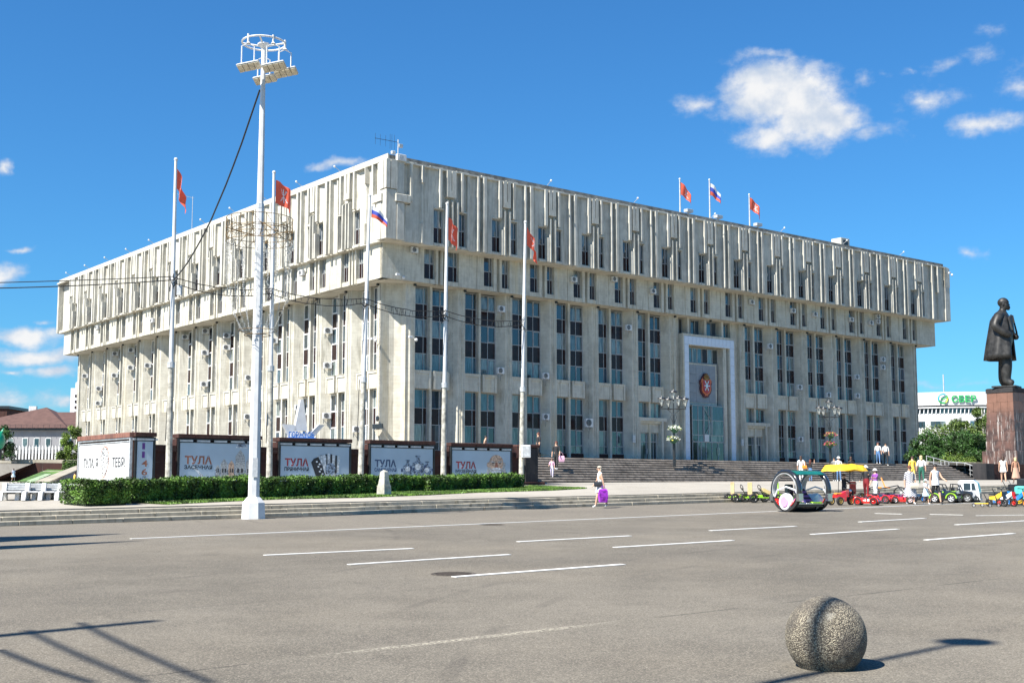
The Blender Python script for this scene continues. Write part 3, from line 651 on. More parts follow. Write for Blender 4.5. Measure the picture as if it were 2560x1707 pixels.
# city arms: crowned red shield with three silver blades crossed
SHX, SHZ = 46.88, 13.5
M_RED = simple('enamel_red', (.42, .035, .04), .3, 0, .08, 3); M_DKRED = simple('dark_crimson', (.10, .014, .018), .4, 0, .1, 3)
M_ORG = simple('enamel_orange', (.62, .16, .05), .35, 0, .15, 6); M_GOLD = simple('dull_gold', (.42, .24, .07), .35, .6, .15, 8); M_SILV = simple('silver', (.75, .75, .78), .25, .5, .05)
sh = tag(bpy.data.objects.new('coat_of_arms', None), 'red shield coat of arms with gold crown and crossed silver blades above the entrance', 'emblem'); COL.objects.link(sh)
sh.location = TW(BT+SHX, BW+3.5, SHZ); sh.rotation_euler = (0, 0, ROT)
def outl(pts, k=1, dz=0): q = [(x*k, z*k+dz) for x, z in pts]; return q+[(-x, z) for x, z in q[::-1]]
back = outl([(0, 1.42), (.3, 1.4), (.32, 1.2), (.62, .95), (.66, .72), (.98, .55), (1.02, .2), (.9, 0), (.98, -.5), (.8, -.95), (.5, -1.2), (.42, -1.4), (0, -1.48)])
MB().extr([(x, .0, z) for x, z in back], (0, -.14, 0)).build('back_plate', M_DKRED, sh)
scr = outl([(0, .66), (.5, .66), (.62, .8), (.84, .6), (.86, .35), (.74, .2), (.78, -.5), (.6, -.88), (.3, -1.05), (.2, -1.28), (0, -1.2)])
MB().extr([(x, -.141, z) for x, z in scr], (0, -.07, 0)).build('scrollwork', M_ORG, sh)
shp = outl([(0, .56), (.62, .56), (.62, -.45), (.45, -.78), (.12, -.95), (0, -1.0)])
MB().extr([(x, -.212, z) for x, z in shp], (0, -.05, 0)).build('shield', M_RED, sh)
for a in (28, -28, 90, 0):
    m = MB()
    if a == 0: m.extr([(-.035, -.263, -.62), (.035, -.263, -.62), (.035, -.263, .0), (-.035, -.263, .0)], (0, -.02, 0)); m.extr([(-.06, -.263, .2), (.06, -.263, .2), (.04, -.263, .45), (-.04, -.263, .45)], (0, -.02, 0)); m.build('hammer', M_GOLD, sh); continue
    L = .6 if a != 90 else .42; w = .05
    q = [(-w, -L), (0, -L-.06), (w, -L), (w, L), (0, L+.1), (-w, L)]; A = rad(a)
    m.extr([(x*cos(A)+z*sin(A), -.263-.01*abs(a)/30, z*cos(A)-x*sin(A)-.08) for x, z in q], (0, -.02, 0)).build('blade', M_SILV, sh)
cr = MB(); 
for a in range(-2, 3): cr.tube([(a*.15, -.2, .78), (a*.21, -.24, 1.02), (a*.1, -.2, 1.22)], .045, 6)
cr.box(-.36, .36, -.28, -.14, .7, .8); cr.ball((0, -.2, 1.3), .07); cr.build('crown', M_GOLD, sh)
# ---------------------------------------------------------------- air conditioners, cameras, antennas
def ac_unit(label, a, z, side='R', plane=None, h=.58, w=.82, arm=False, rz=None):
    rz_ = rz
    y = (plane if plane is not None else (2.5 if side == 'R' else 2.0))
    if side == 'R': loc = TW(BT+a, BW+y, z); rz = ROT
    else: loc = TW(BT+y, BW+a*LS-.3, z); rz = ROT-pi/2
    t = thing('air_conditioner', label, 'air conditioner', loc, rz if rz_ is None else rz_, 'air conditioners on the walls')
    MB().bbox(-w/2, w/2, -.17, .17, 0, h, .02).build('housing', M_WHITE, t)
    g = MB(); g.lathe([(h*.42, 0), (h*.42, .012), (h*.38, .02)], 14, Matrix.Translation((-w*.12, -.172, h*.5)) @ Matrix.Rotation(pi/2, 4, 'X')); g.build('fan_opening', M_BLACK, t)
    f = MB()
    for r in (.36, .24, .12): f.tube([(-w*.12+cos(k*pi/5)*r*h, -.2, h*.5+sin(k*pi/5)*r*h) for k in range(10)], .008, 3, closed=True)
    f.build('fan_grille', M_WHITE, t)
    MB().box(-w*.36, -w*.32, -.18, .5, -.06, -.005).box(w*.32, w*.36, -.18, .5, -.06, -.005).box(-w*.36, -w*.32, .38, .42, -.4, -.061).box(w*.32, w*.36, .38, .42, -.4, -.061).build('bracket', M_WGREY, t)
    MB().tube([(w*.42, .0, .1), (w*.46, .15, -.12), (w*.44, .4, -.15), (w*.45, .45, -.7)], .018, 4).build('pipe', M_BLACK, t)
ORD = ['first', 'second', 'third', 'fourth', 'fifth', 'sixth', 'seventh', 'eighth', 'ninth', 'tenth', 'eleventh', 'twelfth', 'thirteenth', 'fourteenth']
def R_of(px, py, off=2.5):       # where a pixel falls on the main front
    r = at(px, py, 1)-Vector((0, 0, EYE)); k = (BW+off)/(r.x*V.x+r.y*V.y); p = r*k; return p.x*U.x+p.y*U.y-BT, p.z+EYE
def L_of(px, py, off=2.0):
    r = at(px, py, 1)-Vector((0, 0, EYE)); k = (BT+off)/(r.x*U.x+r.y*U.y); p = r*k; return (p.x*V.x+p.y*V.y-BW+.3)/LS, p.z+EYE
RAC = [(1253, 774, 'under the soffit beside the second pair of tall windows'), (1251, 928, 'with a dark smudge, above the second wall column'), (1364, 941, 'on the third wide column, level with the stone belt'), (1364, 1043, 'low on the third wide column'),
       (1472, 1061, 'big square unit low on the fourth wide column'), (1571, 820, 'high on the fifth wide column'), (1925, 866, 'beside the first tall windows right of the portal'), (1999, 968, 'at belt height two bays right of the portal'),
       (2071, 987, 'at belt height three bays right of the portal'), (2001, 1098, 'low on the wall two bays right of the portal'), (2142, 942, 'upper one of two on the fourth column right of the portal'), (2143, 989, 'lower one of two on the fourth column right of the portal'),
       (2207, 898, 'upper one of two on the fifth column right of the portal'), (2207, 918, 'lower one of two on the fifth column right of the portal')]
for px, py, s_ in RAC:
    a, z = R_of(px, py+6); ac_unit('white air conditioner '+s_, a, z, 'R', 2.5, .62 if 'big' not in s_ else .9, .8 if 'big' not in s_ else 1.0)
MAC = [(1036, 626, 'on the blank corner wall of the middle storey'), (1435, 699, 'left of the third window pair in the middle storey'), (1536, 698, 'left of the fourth window pair in the middle storey'), (1633, 728, 'with a cable left of the fifth middle storey window pair'),
       (1880, 755, 'in the middle storey just right of the portal'), (1983, 776, 'beside the middle storey window above a leaking stain'), (2038, 785, 'in the middle storey, on a panel between two windows'),
       (2129, 798, 'in the middle storey, square unit under a pipe'), (2178, 806, 'small one, left of a stacked pair in the middle storey'), (2195, 790, 'upper one of the stacked pair in the middle storey'), (2195, 803, 'lower one of the stacked pair in the middle storey')]
for px, py, s_ in MAC:
    a, z = R_of(px, py+6, 1.7); ac_unit('white air conditioner '+s_, a, z, 'R', 1.72, .55, .75)
LAC = [(214, 938, 'in the shadow edge of the farthest column'), (247, 970, 'on the second farthest column, upper one'), (251, 1006, 'on the second farthest column, lower one'), (288, 883, 'high on the third farthest column'), (287, 937, 'lower on the third farthest column'), (325, 875, 'high on the fourth farthest column'), (327, 918, 'lower on the fourth farthest column'),
       (367, 913, 'alone on the fifth farthest column'), (458, 843, 'behind the far flagpole, just under the soffit'), (508, 829, 'right under the soffit, seventh column from the far end'), (508, 882, 'midway down the seventh column from the far end'), (508, 960, 'low down on the seventh column from the far end'),
       (562, 840, 'upper of two left of the white mast'), (562, 869, 'lower of two left of the white mast'), (616, 945, 'close to the left edge of the white mast'), (613, 1042, 'low beside the left edge of the white mast'),
       (687, 851, 'at the right of the mast, between hanging light strings'), (816, 828, 'topmost of three on one sunlit column'), (814, 915, 'middle of three on one sunlit column'), (814, 1040, 'lowest of three on one sunlit column'), (739, 1020, 'above the white star ornament'), (888, 1074, 'just above the samovar poster'), (684, 965, 'behind the second flagpole, near its clamp')]
for px, py, s_ in LAC:
    b_, z = L_of(px, py+6, 2.9); kb = round((b_-10.0)/6); ac_unit('white air conditioner '+s_, 9.85+6*kb, z, 'L', 2.95, .6, .85, rz=ROT-.3)
for px, py, s_ in [(240, 817, 'farthest one, below the far upper storey'), (377, 800, 'left in the shade below the upper storey'), (750, 682, 'across a sunlit window right of the light ring')]:
    b_, z = L_of(px, py+6, .4); ac_unit('white middle storey air conditioner '+s_, b_, z, 'L', .6, .55, .75)
p = thing('air_conditioner', 'white air conditioner on the roof edge right above the near corner', 'air conditioner', TW(BT+1.7, BW+.1, 32.2), ROT, 'air conditioners on the walls')
MB().bbox(-.5, .5, -.15, .2, 0, .62).build('housing', M_WHITE, p); MB().lathe([(.24, 0), (.24, .03)], 14, Matrix.Translation((-.1, -.16, .31)) @ Matrix.Rotation(pi/2, 4, 'X')).build('fan_grille', M_WGREY, p)
# antennas and roof things
an = thing('roof_antenna', 'tall yagi antenna with small cameras above the near roof corner', 'antenna', TW(BT+2.3, BW+1.6, 32.7), ROT)
MB().tube([(0, 0, 0), (0, 0, 2.0)], .045, 6).build('mast', M_WHITE, an)
m = MB(); m.tube([(-2.6, 0, 1.7), (0, 0, 1.75)], .025, 5)
for i, x in enumerate((-2.55, -2.0, -1.4, -.9, -.7, -.4)): m.tube([(x, 0, 1.1-(i > 2)*.15), (x, 0, 2.2+(i > 2)*.2)], .015, 4)
m.build('aerial', M_BLACK, an)
MB().bbox(-.75, -.35, -.15, .15, .5, .8).build('speaker', M_WHITE, an); MB().bbox(.1, .75, -.15, .15, .3, .62).build('camera_housing', M_WHITE, an); MB().bbox(.05, .5, -.15, .15, 1.3, 1.6).build('floodlight', M_WGREY, an)
an = thing('roof_antenna', 'thin comb shaped antenna on the sunlit roof beside the white mast', 'antenna', TW(BT+1.2, BW+46, 32.7), ROT)
MB().tube([(0, 0, 0), (0, 0, 4.6)], .04, 5).build('mast', M_WGREY, an)
m = MB(); m.tube([(-1.8, 1.2, 4.9), (.2, 0, 4.4)], .02, 4)
for i in range(9): m.tube([(-1.8+.2*i, 1.2-.13*i, 4.7-.055*i+.1), (-1.8+.2*i, 1.2-.13*i, 4.95-.055*i+.1)], .012, 3)
m.build('aerial', M_WGREY, an)
# small roof-edge floodlights along both fronts
def rooflamp(i, loc, rz, lab):
    t = thing('roof_floodlight', lab, 'floodlight', loc, rz, 'small lamps along the roof edge')
    MB().tube([(0, 0, 0), (0, -.55, .35)], .03, 5).build('arm', M_WGREY, t); MB().ball((0, -.62, .38), .12, 8, 5).build('lamp_head', M_WHITE, t)
for i in range(11): rooflamp(i, TW(BT+.3, BW+9+i*7.8, 32.8), ROT-pi/2, ORD[i]+' small round lamp along the sunlit roof edge, counted from the near corner')
for i in range(6): rooflamp(i, TW(BT+20+i*12.5, BW+.4, 32.75), ROT, ORD[i]+' small round lamp on the main front roof edge, counted from the near corner')
vb = thing('roof_vent', 'pale ventilation box on the roof near the far right end', 'vent', TW(BT+73, BW+3, 32.7), ROT); MB().bbox(-.9, .9, -.8, .8, 0, 1.5, .03).build('duct', M_CONS, vb); MB().box(-.5, .5, -.83, -.805, .4, 1.2).build('grille', M_BLACK, vb)
# cameras on the facade corner
def cctv(lab, loc, rz=ROT, s=1):
    t = thing('security_camera', lab, 'camera', loc, rz, 'cameras on the building')
    MB().tube([(0, .3, 0), (0, 0, 0), (-.5*s, -.25, 0)], .035, 6).build('arm', M_WHITE, t); MB().bbox(-.75*s, -.35*s, -.36, -.16, -.1, .1).build('camera_body', M_WHITE, t); MB().ball((.15, -.2, -.22), .17, 10, 6).build('dome', M_WHITE, t)
cctv('white pair of dome cameras under the corner of the middle storey', TW(BT+2.8, BW+1.6, 21.6))
cctv('white camera on the cream corner column, casting a slanted shadow', TW(BT+2.0, BW+4.5, 15.8), ROT-pi/2); cctv('white camera on top of a thin pole edge of the first bay', TW(BT+4.9, BW+2.5, 15.9)); cctv('white camera at the far right roof corner', TW(BT+93.6, BW-.2, 31.4))
pq = thing('wall_sign', 'round lamp and dark plate on the sunlit corner column', 'sign', TW(BT+2.1, BW+4.2, 7.35), ROT-pi/2)
MB().ball((.0, -.1, .75), .28, 14, 8, sy=.3).build('round_number_plate', M_BLACK, pq); MB().bbox(-.9, .9, -.12, -.02, -.2, .25).build('plate', M_BLACK, pq); MB().extr([(-.7, -.02, -.25), (.7, -.02, -.25), (.7, -.02, -.5), (.2, -.02, -.9), (-.2, -.02, -.9)], (0, -.02, 0)).build('backing', M_KERB, pq)
# ---------------------------------------------------------------- flags
def tone(name, col, rough=.6, **k): return simple(name, col, rough, 0, k.pop('var', .06), k.pop('scale', 4), **k)
def flagmat(n, c):
    m = tone(n, c, .7); nt = m.node_tree; b = NB(nt); p = [x for x in nt.nodes if x.type == 'BSDF_PRINCIPLED'][0]; o = [x for x in nt.nodes if x.type == 'OUTPUT_MATERIAL'][0]
    tr = b.n('ShaderNodeBsdfTranslucent'); tr.inputs[0].default_value = (*c, 1); mx = b.n('ShaderNodeMixShader'); mx.inputs[0].default_value = .45; b.l(p.outputs[0], mx.inputs[1]); b.l(tr.outputs[0], mx.inputs[2]); b.l(mx.outputs[0], o.inputs[0]); return m
F_RED = flagmat('flag_red', (.85, .14, .075)); F_WHITE = flagmat('flag_white', (.8, .8, .8)); F_BLUE = flagmat('flag_blue', (.06, .10, .50))
def flag_cloth(par, L, H, kind, droop, seed, z1, folds=3):
    rnd = random.Random(seed); nx, nz = 28, 22; mb = MB(); ph = rnd.random()*6
    def pt(i, j, e=0):
        s = i/nx; v = j/nz
        x = L*s*(1-.45*droop*(s**1.1)); z = -H*v-droop*L*.95*(s**1.35)-droop*.25*L*s*(1-v)
        y = sin(s*pi*folds+ph+v*1.4)*.13*L*s**.7+sin(v*4+s*5+ph)*.035*L*s
        return (x+.02, y+e, z1+z)
    for i in range(nx+1):
        for j in range(nz+1): mb.v.append(pt(i, j))
    for i in range(nx):
        for j in range(nz):
            a = i*(nz+1)+j; mb.f.append((a, a+1, a+nz+2, a+nz+1)); mb.sm.append(True)
            if kind == 'tri': mi = 0 if j < 7 else (1 if j < 15 else 2)
            else:
                s = (i+.5)/nx; v = (j+.5)/nz; dx = (s-.48)*1.35; dz = (v-.5)
                mi = 1 if (abs(dx) < .03 and abs(dz) < .33) or (abs(abs(dx)-abs(dz)*.7) < .028 and abs(dz) < .27) else 0
            mb.mi.append(mi)
    return mb.build('cloth', [F_WHITE, F_BLUE, F_RED] if kind == 'tri' else [F_RED, F_WHITE], par, fix=False)
def flag(lab, loc, L, H, kind, droop, seed, rz=None):
    f = thing('flag', lab, 'flag', loc, ROT-.25 if rz is None else rz, 'flags flying on poles'); flag_cloth(f, L, H, kind, droop, seed, 0); return f
def pixpole(px_top, py_top, px_b, py_b, w): return P(px_top, py_top, w), P(px_b, py_b, w)
FP = []
fpd = [((439.7, 402), (421, 1196), 912, 'farthest left flagpole with a grey box below the wires', (434, 412, 1.1, .95, 'red', .95, 3, 'limp red flag with a white emblem on the leftmost pole')),
       ((685, 434), (673, 1192), 921, 'flagpole right behind the white mast', (686, 450, .95, 1.05, 'red', .35, 5, 'red flag with a white cross emblem spread beside the white mast')),
       ((924.5, 492), (901, 1187), 949, 'flagpole left of the building corner carrying the tricolour', (925, 515, .95, .55, 'tri', .55, 8, 'white blue and red tricolour flag in front of the building corner')),
       ((1118, 512), (1108, 1183), 963, 'flagpole between the samovar poster and the portrait poster', (1118, 543, .85, 1.15, 'red', .5, 11, 'red flag with white emblem hanging over the first windows of the main front')),
       ((1313.5, 558), (1303, 1195), 973, 'rightmost ground flagpole with a white cabinet low on it', (1314, 568, 1.1, .95, 'red', .85, 15, 'red flag drooping diagonally on the rightmost ground pole'))]
for i, (tp, bt_, yj, lab, fl) in enumerate(fpd):
    pt_, pb_ = pixpole(*tp, *bt_, 48.6); pj = P(tp[0]+(bt_[0]-tp[0])*(yj-tp[1])/(bt_[1]-tp[1]), yj, 48.6)
    base = Vector((pb_.x, pb_.y, min(pb_.z, 1.9)-.3)); f = thing('flagpole', 'tall weathered '+lab, 'flagpole', base, 0, 'flagpoles in front of the building')
    q = lambda v: v-base
    MB().tube([(0, 0, 0), q(pj)], [.14, .115], 12).build('lower_post', M_POLE, f); MB().tube([q(pj), q(pj+(pt_-pj)*.55), q(pt_)], [.095, .085, .06], 12).build('upper_post', M_WHITE, f)
    MB().tube([q(pj)-Vector((0, 0, .12)), q(pj)+Vector((0, 0, .12))], .15, 10).build('clamp', M_WGREY, f); MB().ball(q(pt_)+Vector((0, 0, .05)), .085, 10, 6).build('finial', M_WHITE, f)
    MB().tube([(-.17, 0, 2), (-.12, 0, 4.5), (-.1, 0, q(pj).z)], .018, 4).build('cable', M_WIRE, f)
    FP.append((base, pt_, pj))
    fx, fy, L, H, kd, dr, sd2, fl_lab = fl; flag(fl_lab, P(fx, fy, 48.6)+Vector((.05, 0, 0)), L*1.05, H, kd, dr, sd2, rz={3: 1.2, 5: .75, 8: .1, 11: .95, 15: .8}[sd2])
bx_ = thing('junction_box', 'grey box strapped to the leftmost flagpole under the wires', 'box', P(440, 741, 48.45)); MB().bbox(.04, .24, -.1, .1, .05, .45).build('cabinet', M_WGREY, bx_)
bx_ = thing('junction_box', 'pale cabinet low on the rightmost flagpole beside the portrait poster', 'box', P(1311, 1143, 48.3)); MB().bbox(-.15, .32, -.15, .15, 0, .62).build('cabinet', M_WHITE, bx_); MB().box(-.1, .27, -.165, -.151, .05, .57).build('door', M_WGREY, bx_)
# flags on the roof
for px, y0, yb, kd, dr, lab in ((1700.5, 448, 528, 'red', .9, 'small red flag on the left one of three roof poles'), (1775, 450, 545, 'tri', .85, 'small tricolour flag on the middle one of three roof poles'), (1874.5, 487, 563, 'red', .8, 'small red flag on the right one of three roof poles')):
    a = P(px, yb, BW+2.5); c = P(px, y0, BW+2.5); base = Vector((a.x, a.y, 32.75)); f = thing('roof_flagpole', 'thin '+{'red': 'roof pole flying a red flag, ' + ('left' if px < 1750 else 'right') + ' of three', 'tri': 'roof pole flying a tricolour flag, middle of three'}[kd], 'flagpole', base, 0, 'flagpoles on the roof')
    MB().tube([(0, 0, 0), (0, 0, c.z-base.z)], [.1, .07], 8).build('pole', M_WGREY, f); MB().ball((0, 0, c.z-base.z), .12, 8, 5).build('finial', M_WHITE, f)
    flag(lab, Vector((a.x, a.y, c.z-.35)), 2.0, 1.5, kd, dr*.8, int(px), rz=.25)
    s = thing('roof_spotlight', 'square floodlight at the foot of the '+('left' if px < 1750 else 'middle' if px < 1800 else 'right')+' roof flagpole', 'floodlight', Vector((a.x+.9, a.y-.3, 32.8)), ROT, 'floodlights at the roof flagpoles')
    MB().box(-.06, .06, -.06, .06, 0, .5).build('post', M_WGREY, s); MB().bbox(-.45, .55, -.3, .3, .5, .85).build('lamp_head', M_WGREY, s)
# ---------------------------------------------------------------- granite podium wall with poster boxes
pw = thing('podium_wall', 'dark brown granite wall of the raised podium behind the hedge', 'wall', TW(19.8, 50.1, 1.0), ROT)
MB().box(.0, 20.9, 0, .4, 0, 2.2).build('wall_face', M_GRAN, pw); MB().box(0, .4, .4, 7, 0, 2.2).build('side_wall', M_GRAN, pw)
cm = MB().bbox(-.6, .592, -.1, .5, 2.2, 2.48, .02).mesh('coping_stone', M_GRAN)
for i in range(17): link('coping_stone', cm, pw, (.6+i*1.2, 0, 0))
ck = thing('stair_cheek', 'dark stone block closing the left side of the staircase', 'wall', TW(40.7, 49.9, 1.0), ROT)
MB().bbox(0, .88, 0, 2.4, 0, 2.75, .03).build('block', M_DGRAN, ck); MB().bbox(-.06, .94, -.08, 2.5, 2.752, 2.9, .03).build('coping_stone', M_GRAN, ck); MB().bbox(-.6, .95, -.5, -.02, 0, .95, .04).build('plinth_block', M_GRAN, ck)
MB().bbox(-1.0, -.12, .1, 1.0, 2.2, 2.85, .03).build('red_granite_block', M_PGRAN, ck)
P_BLUE = tone('poster_pale_blue', (.40, .50, .58), .5, var=.05, scale=.6); P_WHITE = tone('poster_white', (.62, .62, .61), .5, var=.02)
T_BROWN = tone('print_brown', (.30, .12, .07), .6); T_RED = tone('print_dark_red', (.30, .03, .035), .6); T_NAVY = tone('print_navy', (.045, .07, .14), .6); T_DARK = tone('print_charcoal', (.025, .025, .028), .6)
T_PURP = tone('print_violet', (.12, .04, .22), .6); T_SKIN = tone('print_skin', (.55, .38, .27), .6, var=.3, scale=14); T_BEARD = tone('print_grey', (.42, .43, .42), .6, var=.4, scale=20); T_STEEL = tone('print_steel', (.22, .28, .36), .5, var=.6, scale=12); T_PALE = tone('print_pale', (.62, .66, .68), .6, var=.3, scale=9)
def poster_box(name, lab, x0, x1, ytop, w=50.0, bg=P_BLUE, face=None, W_=None, H_=None, loc=None, rz=None):
    """granite poster box; x0,x1 photo columns of its outer edges, ytop its top edge"""
    if loc is None:
        a = P(x0, ytop, w); c = P(x1, ytop, w); loc = Vector((a.x, a.y, 0)); W_ = (Vector((c.x, c.y, 0))-loc).length; top = a.z; rz = ROT
        loc.z = top-3.55; H_ = 3.55
    t = thing(name, lab, 'billboard', loc, rz, 'poster boxes along the podium wall')
    MB().box(0, W_, 0, .7, 0, H_-.2).build('box_body', M_GRAN, t)
    n = max(2, round(W_/.75)); cmx = MB().bbox(.003, W_/n+.0, -.16, .75, H_-.17, H_, .015).mesh('cornice_stone', M_GRAN)
    for i in range(n): link('cornice_stone', cmx, t, (i*W_/n, 0, 0))
    fr = MB()
    for a, c, d, e in ((.03, .1, .1, H_-.19), (W_-.1, W_-.03, .1, H_-.19), (.1, W_-.1, H_-.24, H_-.19), (.1, W_-.1, H_-.36, H_-.33), (.1, W_-.1, .1, .2)): fr.box(a, c, -.12, -.003, d, e)
    fr.build('frame', M_BLACK, t)
    cl = MB().box(-.3, .3, -.1, -.05, H_-.33, H_-.25).mesh('lamp_strip', M_WGREY)
    for i in range(n): link('lamp_strip', cl, t, ((i+.5)*W_/n, -.02, 0))
    pb = MB().box(.13, W_-.13, -.09, -.07, .22, H_-.37); return t, W_, H_, pb.build('poster', bg, t)
def put_text(par, body, x, z, size, mat, width=None, bold=0, y=-.094, name='lettering', sx=1):
    m = MB(); M = Matrix.Translation((x, y, z)) @ Matrix.Diagonal((sx, 1, 1, 1)); text_mb(m, body, size, width, M, bold, .002); return m.build(name, mat, par, fix=False)
TF = [lambda x, z: (x, z)]
def flat(par, pts, mat, name, y=-.094): return MB().extr([(TF[0](x, z)[0], y, TF[0](x, z)[1]) for x, z in pts], (0, -.003, 0)).build(name, mat, par)
def ell(cx, cz, rx, rz_, n=20): return [(cx+rx*cos(2*pi*k/n), cz+rz_*sin(2*pi*k/n)) for k in range(n)]
# big first box: the side face reads "1146", the long face to the left the greeting
cA = P(335, 1080, 50.0); cB = P(389, 1082, 50.0)
t, w_, h_, ps = poster_box('poster_box', 'narrow blue poster with the digits 1146 on the corner box', 0, 0, 0, loc=Vector((cA.x, cA.y, cA.z-3.55)), rz=ROT, W_=(Vector((cB.x-cA.x, cB.y-cA.y, 0))).length, H_=3.55)
for i, (ch, c) in enumerate(zip('1146', (T_PURP, T_PURP, T_BROWN, T_BROWN))): put_text(ps, ch, w_*.36, h_-.70-i*.36, .37, c, w_*(.27 if ch != '1' else .13), .006)
for i in range(2): put_text(ps, ('ГОД', 'ОСНОВАНИЯ')[i], w_*(.42 if i == 0 else .3), 1.66-.1*i, .09, T_DARK, w_*(.15 if i == 0 else .4), .002)
# long left face
tt = thing('poster_box', 'white poster reading ТУЛА, Я ТЕБЯ with a speckled heart on the sunlit side', 'billboard', Vector((cA.x, cA.y, cA.z-3.55)), ROT+pi, 'poster boxes along the podium wall')
Mrot = Matrix.Rotation(0, 4, 'Z'); tt.rotation_euler = (0, 0, ROT-pi/2)
LL = 6.3
tt.location = TW(*tw(cA), 0)+V*LL+Vector((0, 0, cA.z-3.55))-U*.02
MB().box(0, LL, .03, .7, 0, 3.35).build('box_body', M_GRAN, tt)
cmx = MB().bbox(.003, LL/8, -.16, .75, 3.35, 3.55, .015).mesh('cornice_stone', M_PGRAN)
for i in range(8): link('cornice_stone', cmx, tt, (i*LL/8, 0, 0))
fr = MB()
for a, c, d, e in ((.04, .12, .1, 3.34), (LL-.12, LL-.04, .1, 3.34), (.12, LL-.12, 3.28, 3.34), (.12, LL-.12, 3.16, 3.2), (.12, LL-.12, .1, .2)): fr.box(a, c, -.12, -.003, d, e)
fr.build('frame', M_WGREY, tt); ps = MB().box(.15, LL-.15, -.09, -.07, .22, 3.14).build('poster', P_WHITE, tt)
put_text(ps, 'ТУЛА, Я', .75, 2.12, .55, T_DARK, 1.8, .010); put_text(ps, 'ТЕБЯ!', 4.25, 2.12, .55, T_DARK, 1.45, .010)
TF[0] = lambda x, z: (x, 1.25+z*.72)
hp = [(0, .0), (.28, .35), (.5, .9), (.52, 1.45), (.3, 1.85), (.0, 1.95), (-.1, 1.95), (-.42, 1.7), (-.55, 1.2), (-.45, .6), (-.22, .2)]
flat(ps, [(3.35+x, .55+z) for x, z in hp], T_BROWN, 'heart_outline'); flat(ps, [(3.35+x*.9, .63+z*.92) for x, z in hp], P_WHITE, 'heart', -.098)
rr_ = random.Random(3); dm = MB()
for k in range(150):
    x, z = rr_.uniform(-.48, .48), rr_.uniform(.15, 1.8)
    if abs(x) < .45*sin(pi*min(1, z/2.2)**.8)+.02: s_ = rr_.uniform(.02, .045); dm.box(3.35+x-s_, 3.35+x+s_, -.105, -.1015, 1.25+(.6+z-s_*.6)*.72, 1.25+(.6+z+s_*.6)*.72)
tag(dm.build('heart_speckles', T_DARK, ps), kind='stuff')
for k in range(5): flat(ps, [(1.6+k*.75+.0, .22), (1.75+k*.75, .22), (1.72+k*.75, .4+.25*(k % 3)), (1.62+k*.75, .45+.2*(k % 2))], (T_BEARD, T_PALE, T_SKIN, T_STEEL, T_BEARD)[k], 'figure_print')
def poster(lab, x0, x1, yt, col, word, deco):
    t, w_, h_, ps = poster_box('poster_box', lab, x0, x1, yt)
    put_text(ps, 'ТУЛА', w_*.09, 2.28, .45, col, w_*.315, .014); put_text(ps, word, w_*.085, 2.06, .22, T_DARK if col != T_NAVY else T_NAVY, w_*.325, .006)
    TF[0] = lambda x, z: (x if deco in (samovars, oldman) else w_*.44+(x-w_*.48)*(w_*.50/2.15), 1.5+z*.7 if deco is not oldman else 1.42+z*.68)
    deco(ps, w_, h_); TF[0] = lambda x, z: (x, z)
def kremlin(ps, w, h):
    x = w*.48
    flat(ps, [(x+1.05, 2.15), (x+1.3, 2.8), (x+1.36, 2.8), (x+1.7, 2.15)], T_PALE, 'tower_roof_print'); flat(ps, [(x+1.12, 2.2), (x+1.33, 2.85), (x+1.62, 2.2)], T_STEEL, 'tower_roof_print', -.098)
    for a, z, q, c in ((.05, .9, .2, T_BEARD), (.3, 1.15, .35, T_BEARD), (.7, 1.1, .3, T_SKIN), (1.05, 1.6, .5, T_BEARD), (1.6, 1.25, .4, T_BEARD), (2.0, 1.1, .3, T_STEEL)):
        flat(ps, [(x+a, .35), (x+a+q, .35), (x+a+q, z), (x+a+q/2, z+q*.9), (x+a, z)], c, 'tower_print'); 
        for k in range(2): flat(ps, [(x+a+q*.2+k*q*.4, .6), (x+a+q*.4+k*q*.4, .6), (x+a+q*.4+k*q*.4, .85), (x+a+q*.2+k*q*.4, .85)], T_DARK, 'window_print', -.098)
    flat(ps, [(x, .35), (w-.3, .35), (w-.3, .75), (x, .8)], T_STEEL, 'wall_print', -.092); flat(ps, [(x-.6, .22), (x-.45, .22), (x-1.0, .95), (x-1.15, .95)], T_PALE, 'ray_print', -.092)
def accordion(ps, w, h):
    x = w*.48
    for k in range(9): flat(ps, [(x+.5+k*.13, .3+k*.05), (x+.6+k*.13, .3+k*.05), (x+.48+k*.15, 1.95-abs(k-4)*.04), (x+.38+k*.15, 1.95-abs(k-4)*.04)], (T_PALE, T_DARK)[k % 2], 'bellows_print', -.094-.0003*k)
    q = [(x, 1.35), (x+.15, 1.6), (x+.42, 1.72), (x+.55, 1.4), (x+.85, .5), (x+.75, .25), (x+.35, .25)]
    flat(ps, q, T_DARK, 'accordion_print', -.1)
    for k in range(7): flat(ps, ell(x+.33+k*.045+(k % 2)*.12, 1.4-k*.16, .06, .06, 8), T_PALE, 'ornament_print', -.104)
    flat(ps, ell(w-1.0, 1.05, .62, .75), T_BEARD, 'town_print', -.091)
    for k in range(4): flat(ps, [(w-1.45+k*.22, 1.1), (w-1.33+k*.22, 1.1), (w-1.33+k*.22, 1.8), (w-1.45+k*.22, 1.8)], T_PALE, 'tower_block_print', -.095)
    flat(ps, ell(w-.85, .95, .3, .38), T_STEEL, 'dome_print', -.098); flat(ps, [(w-1.7, .3), (w-.35, .3), (w-.35, .6), (w-1.7, .6)], T_PALE, 'square_print', -.096)
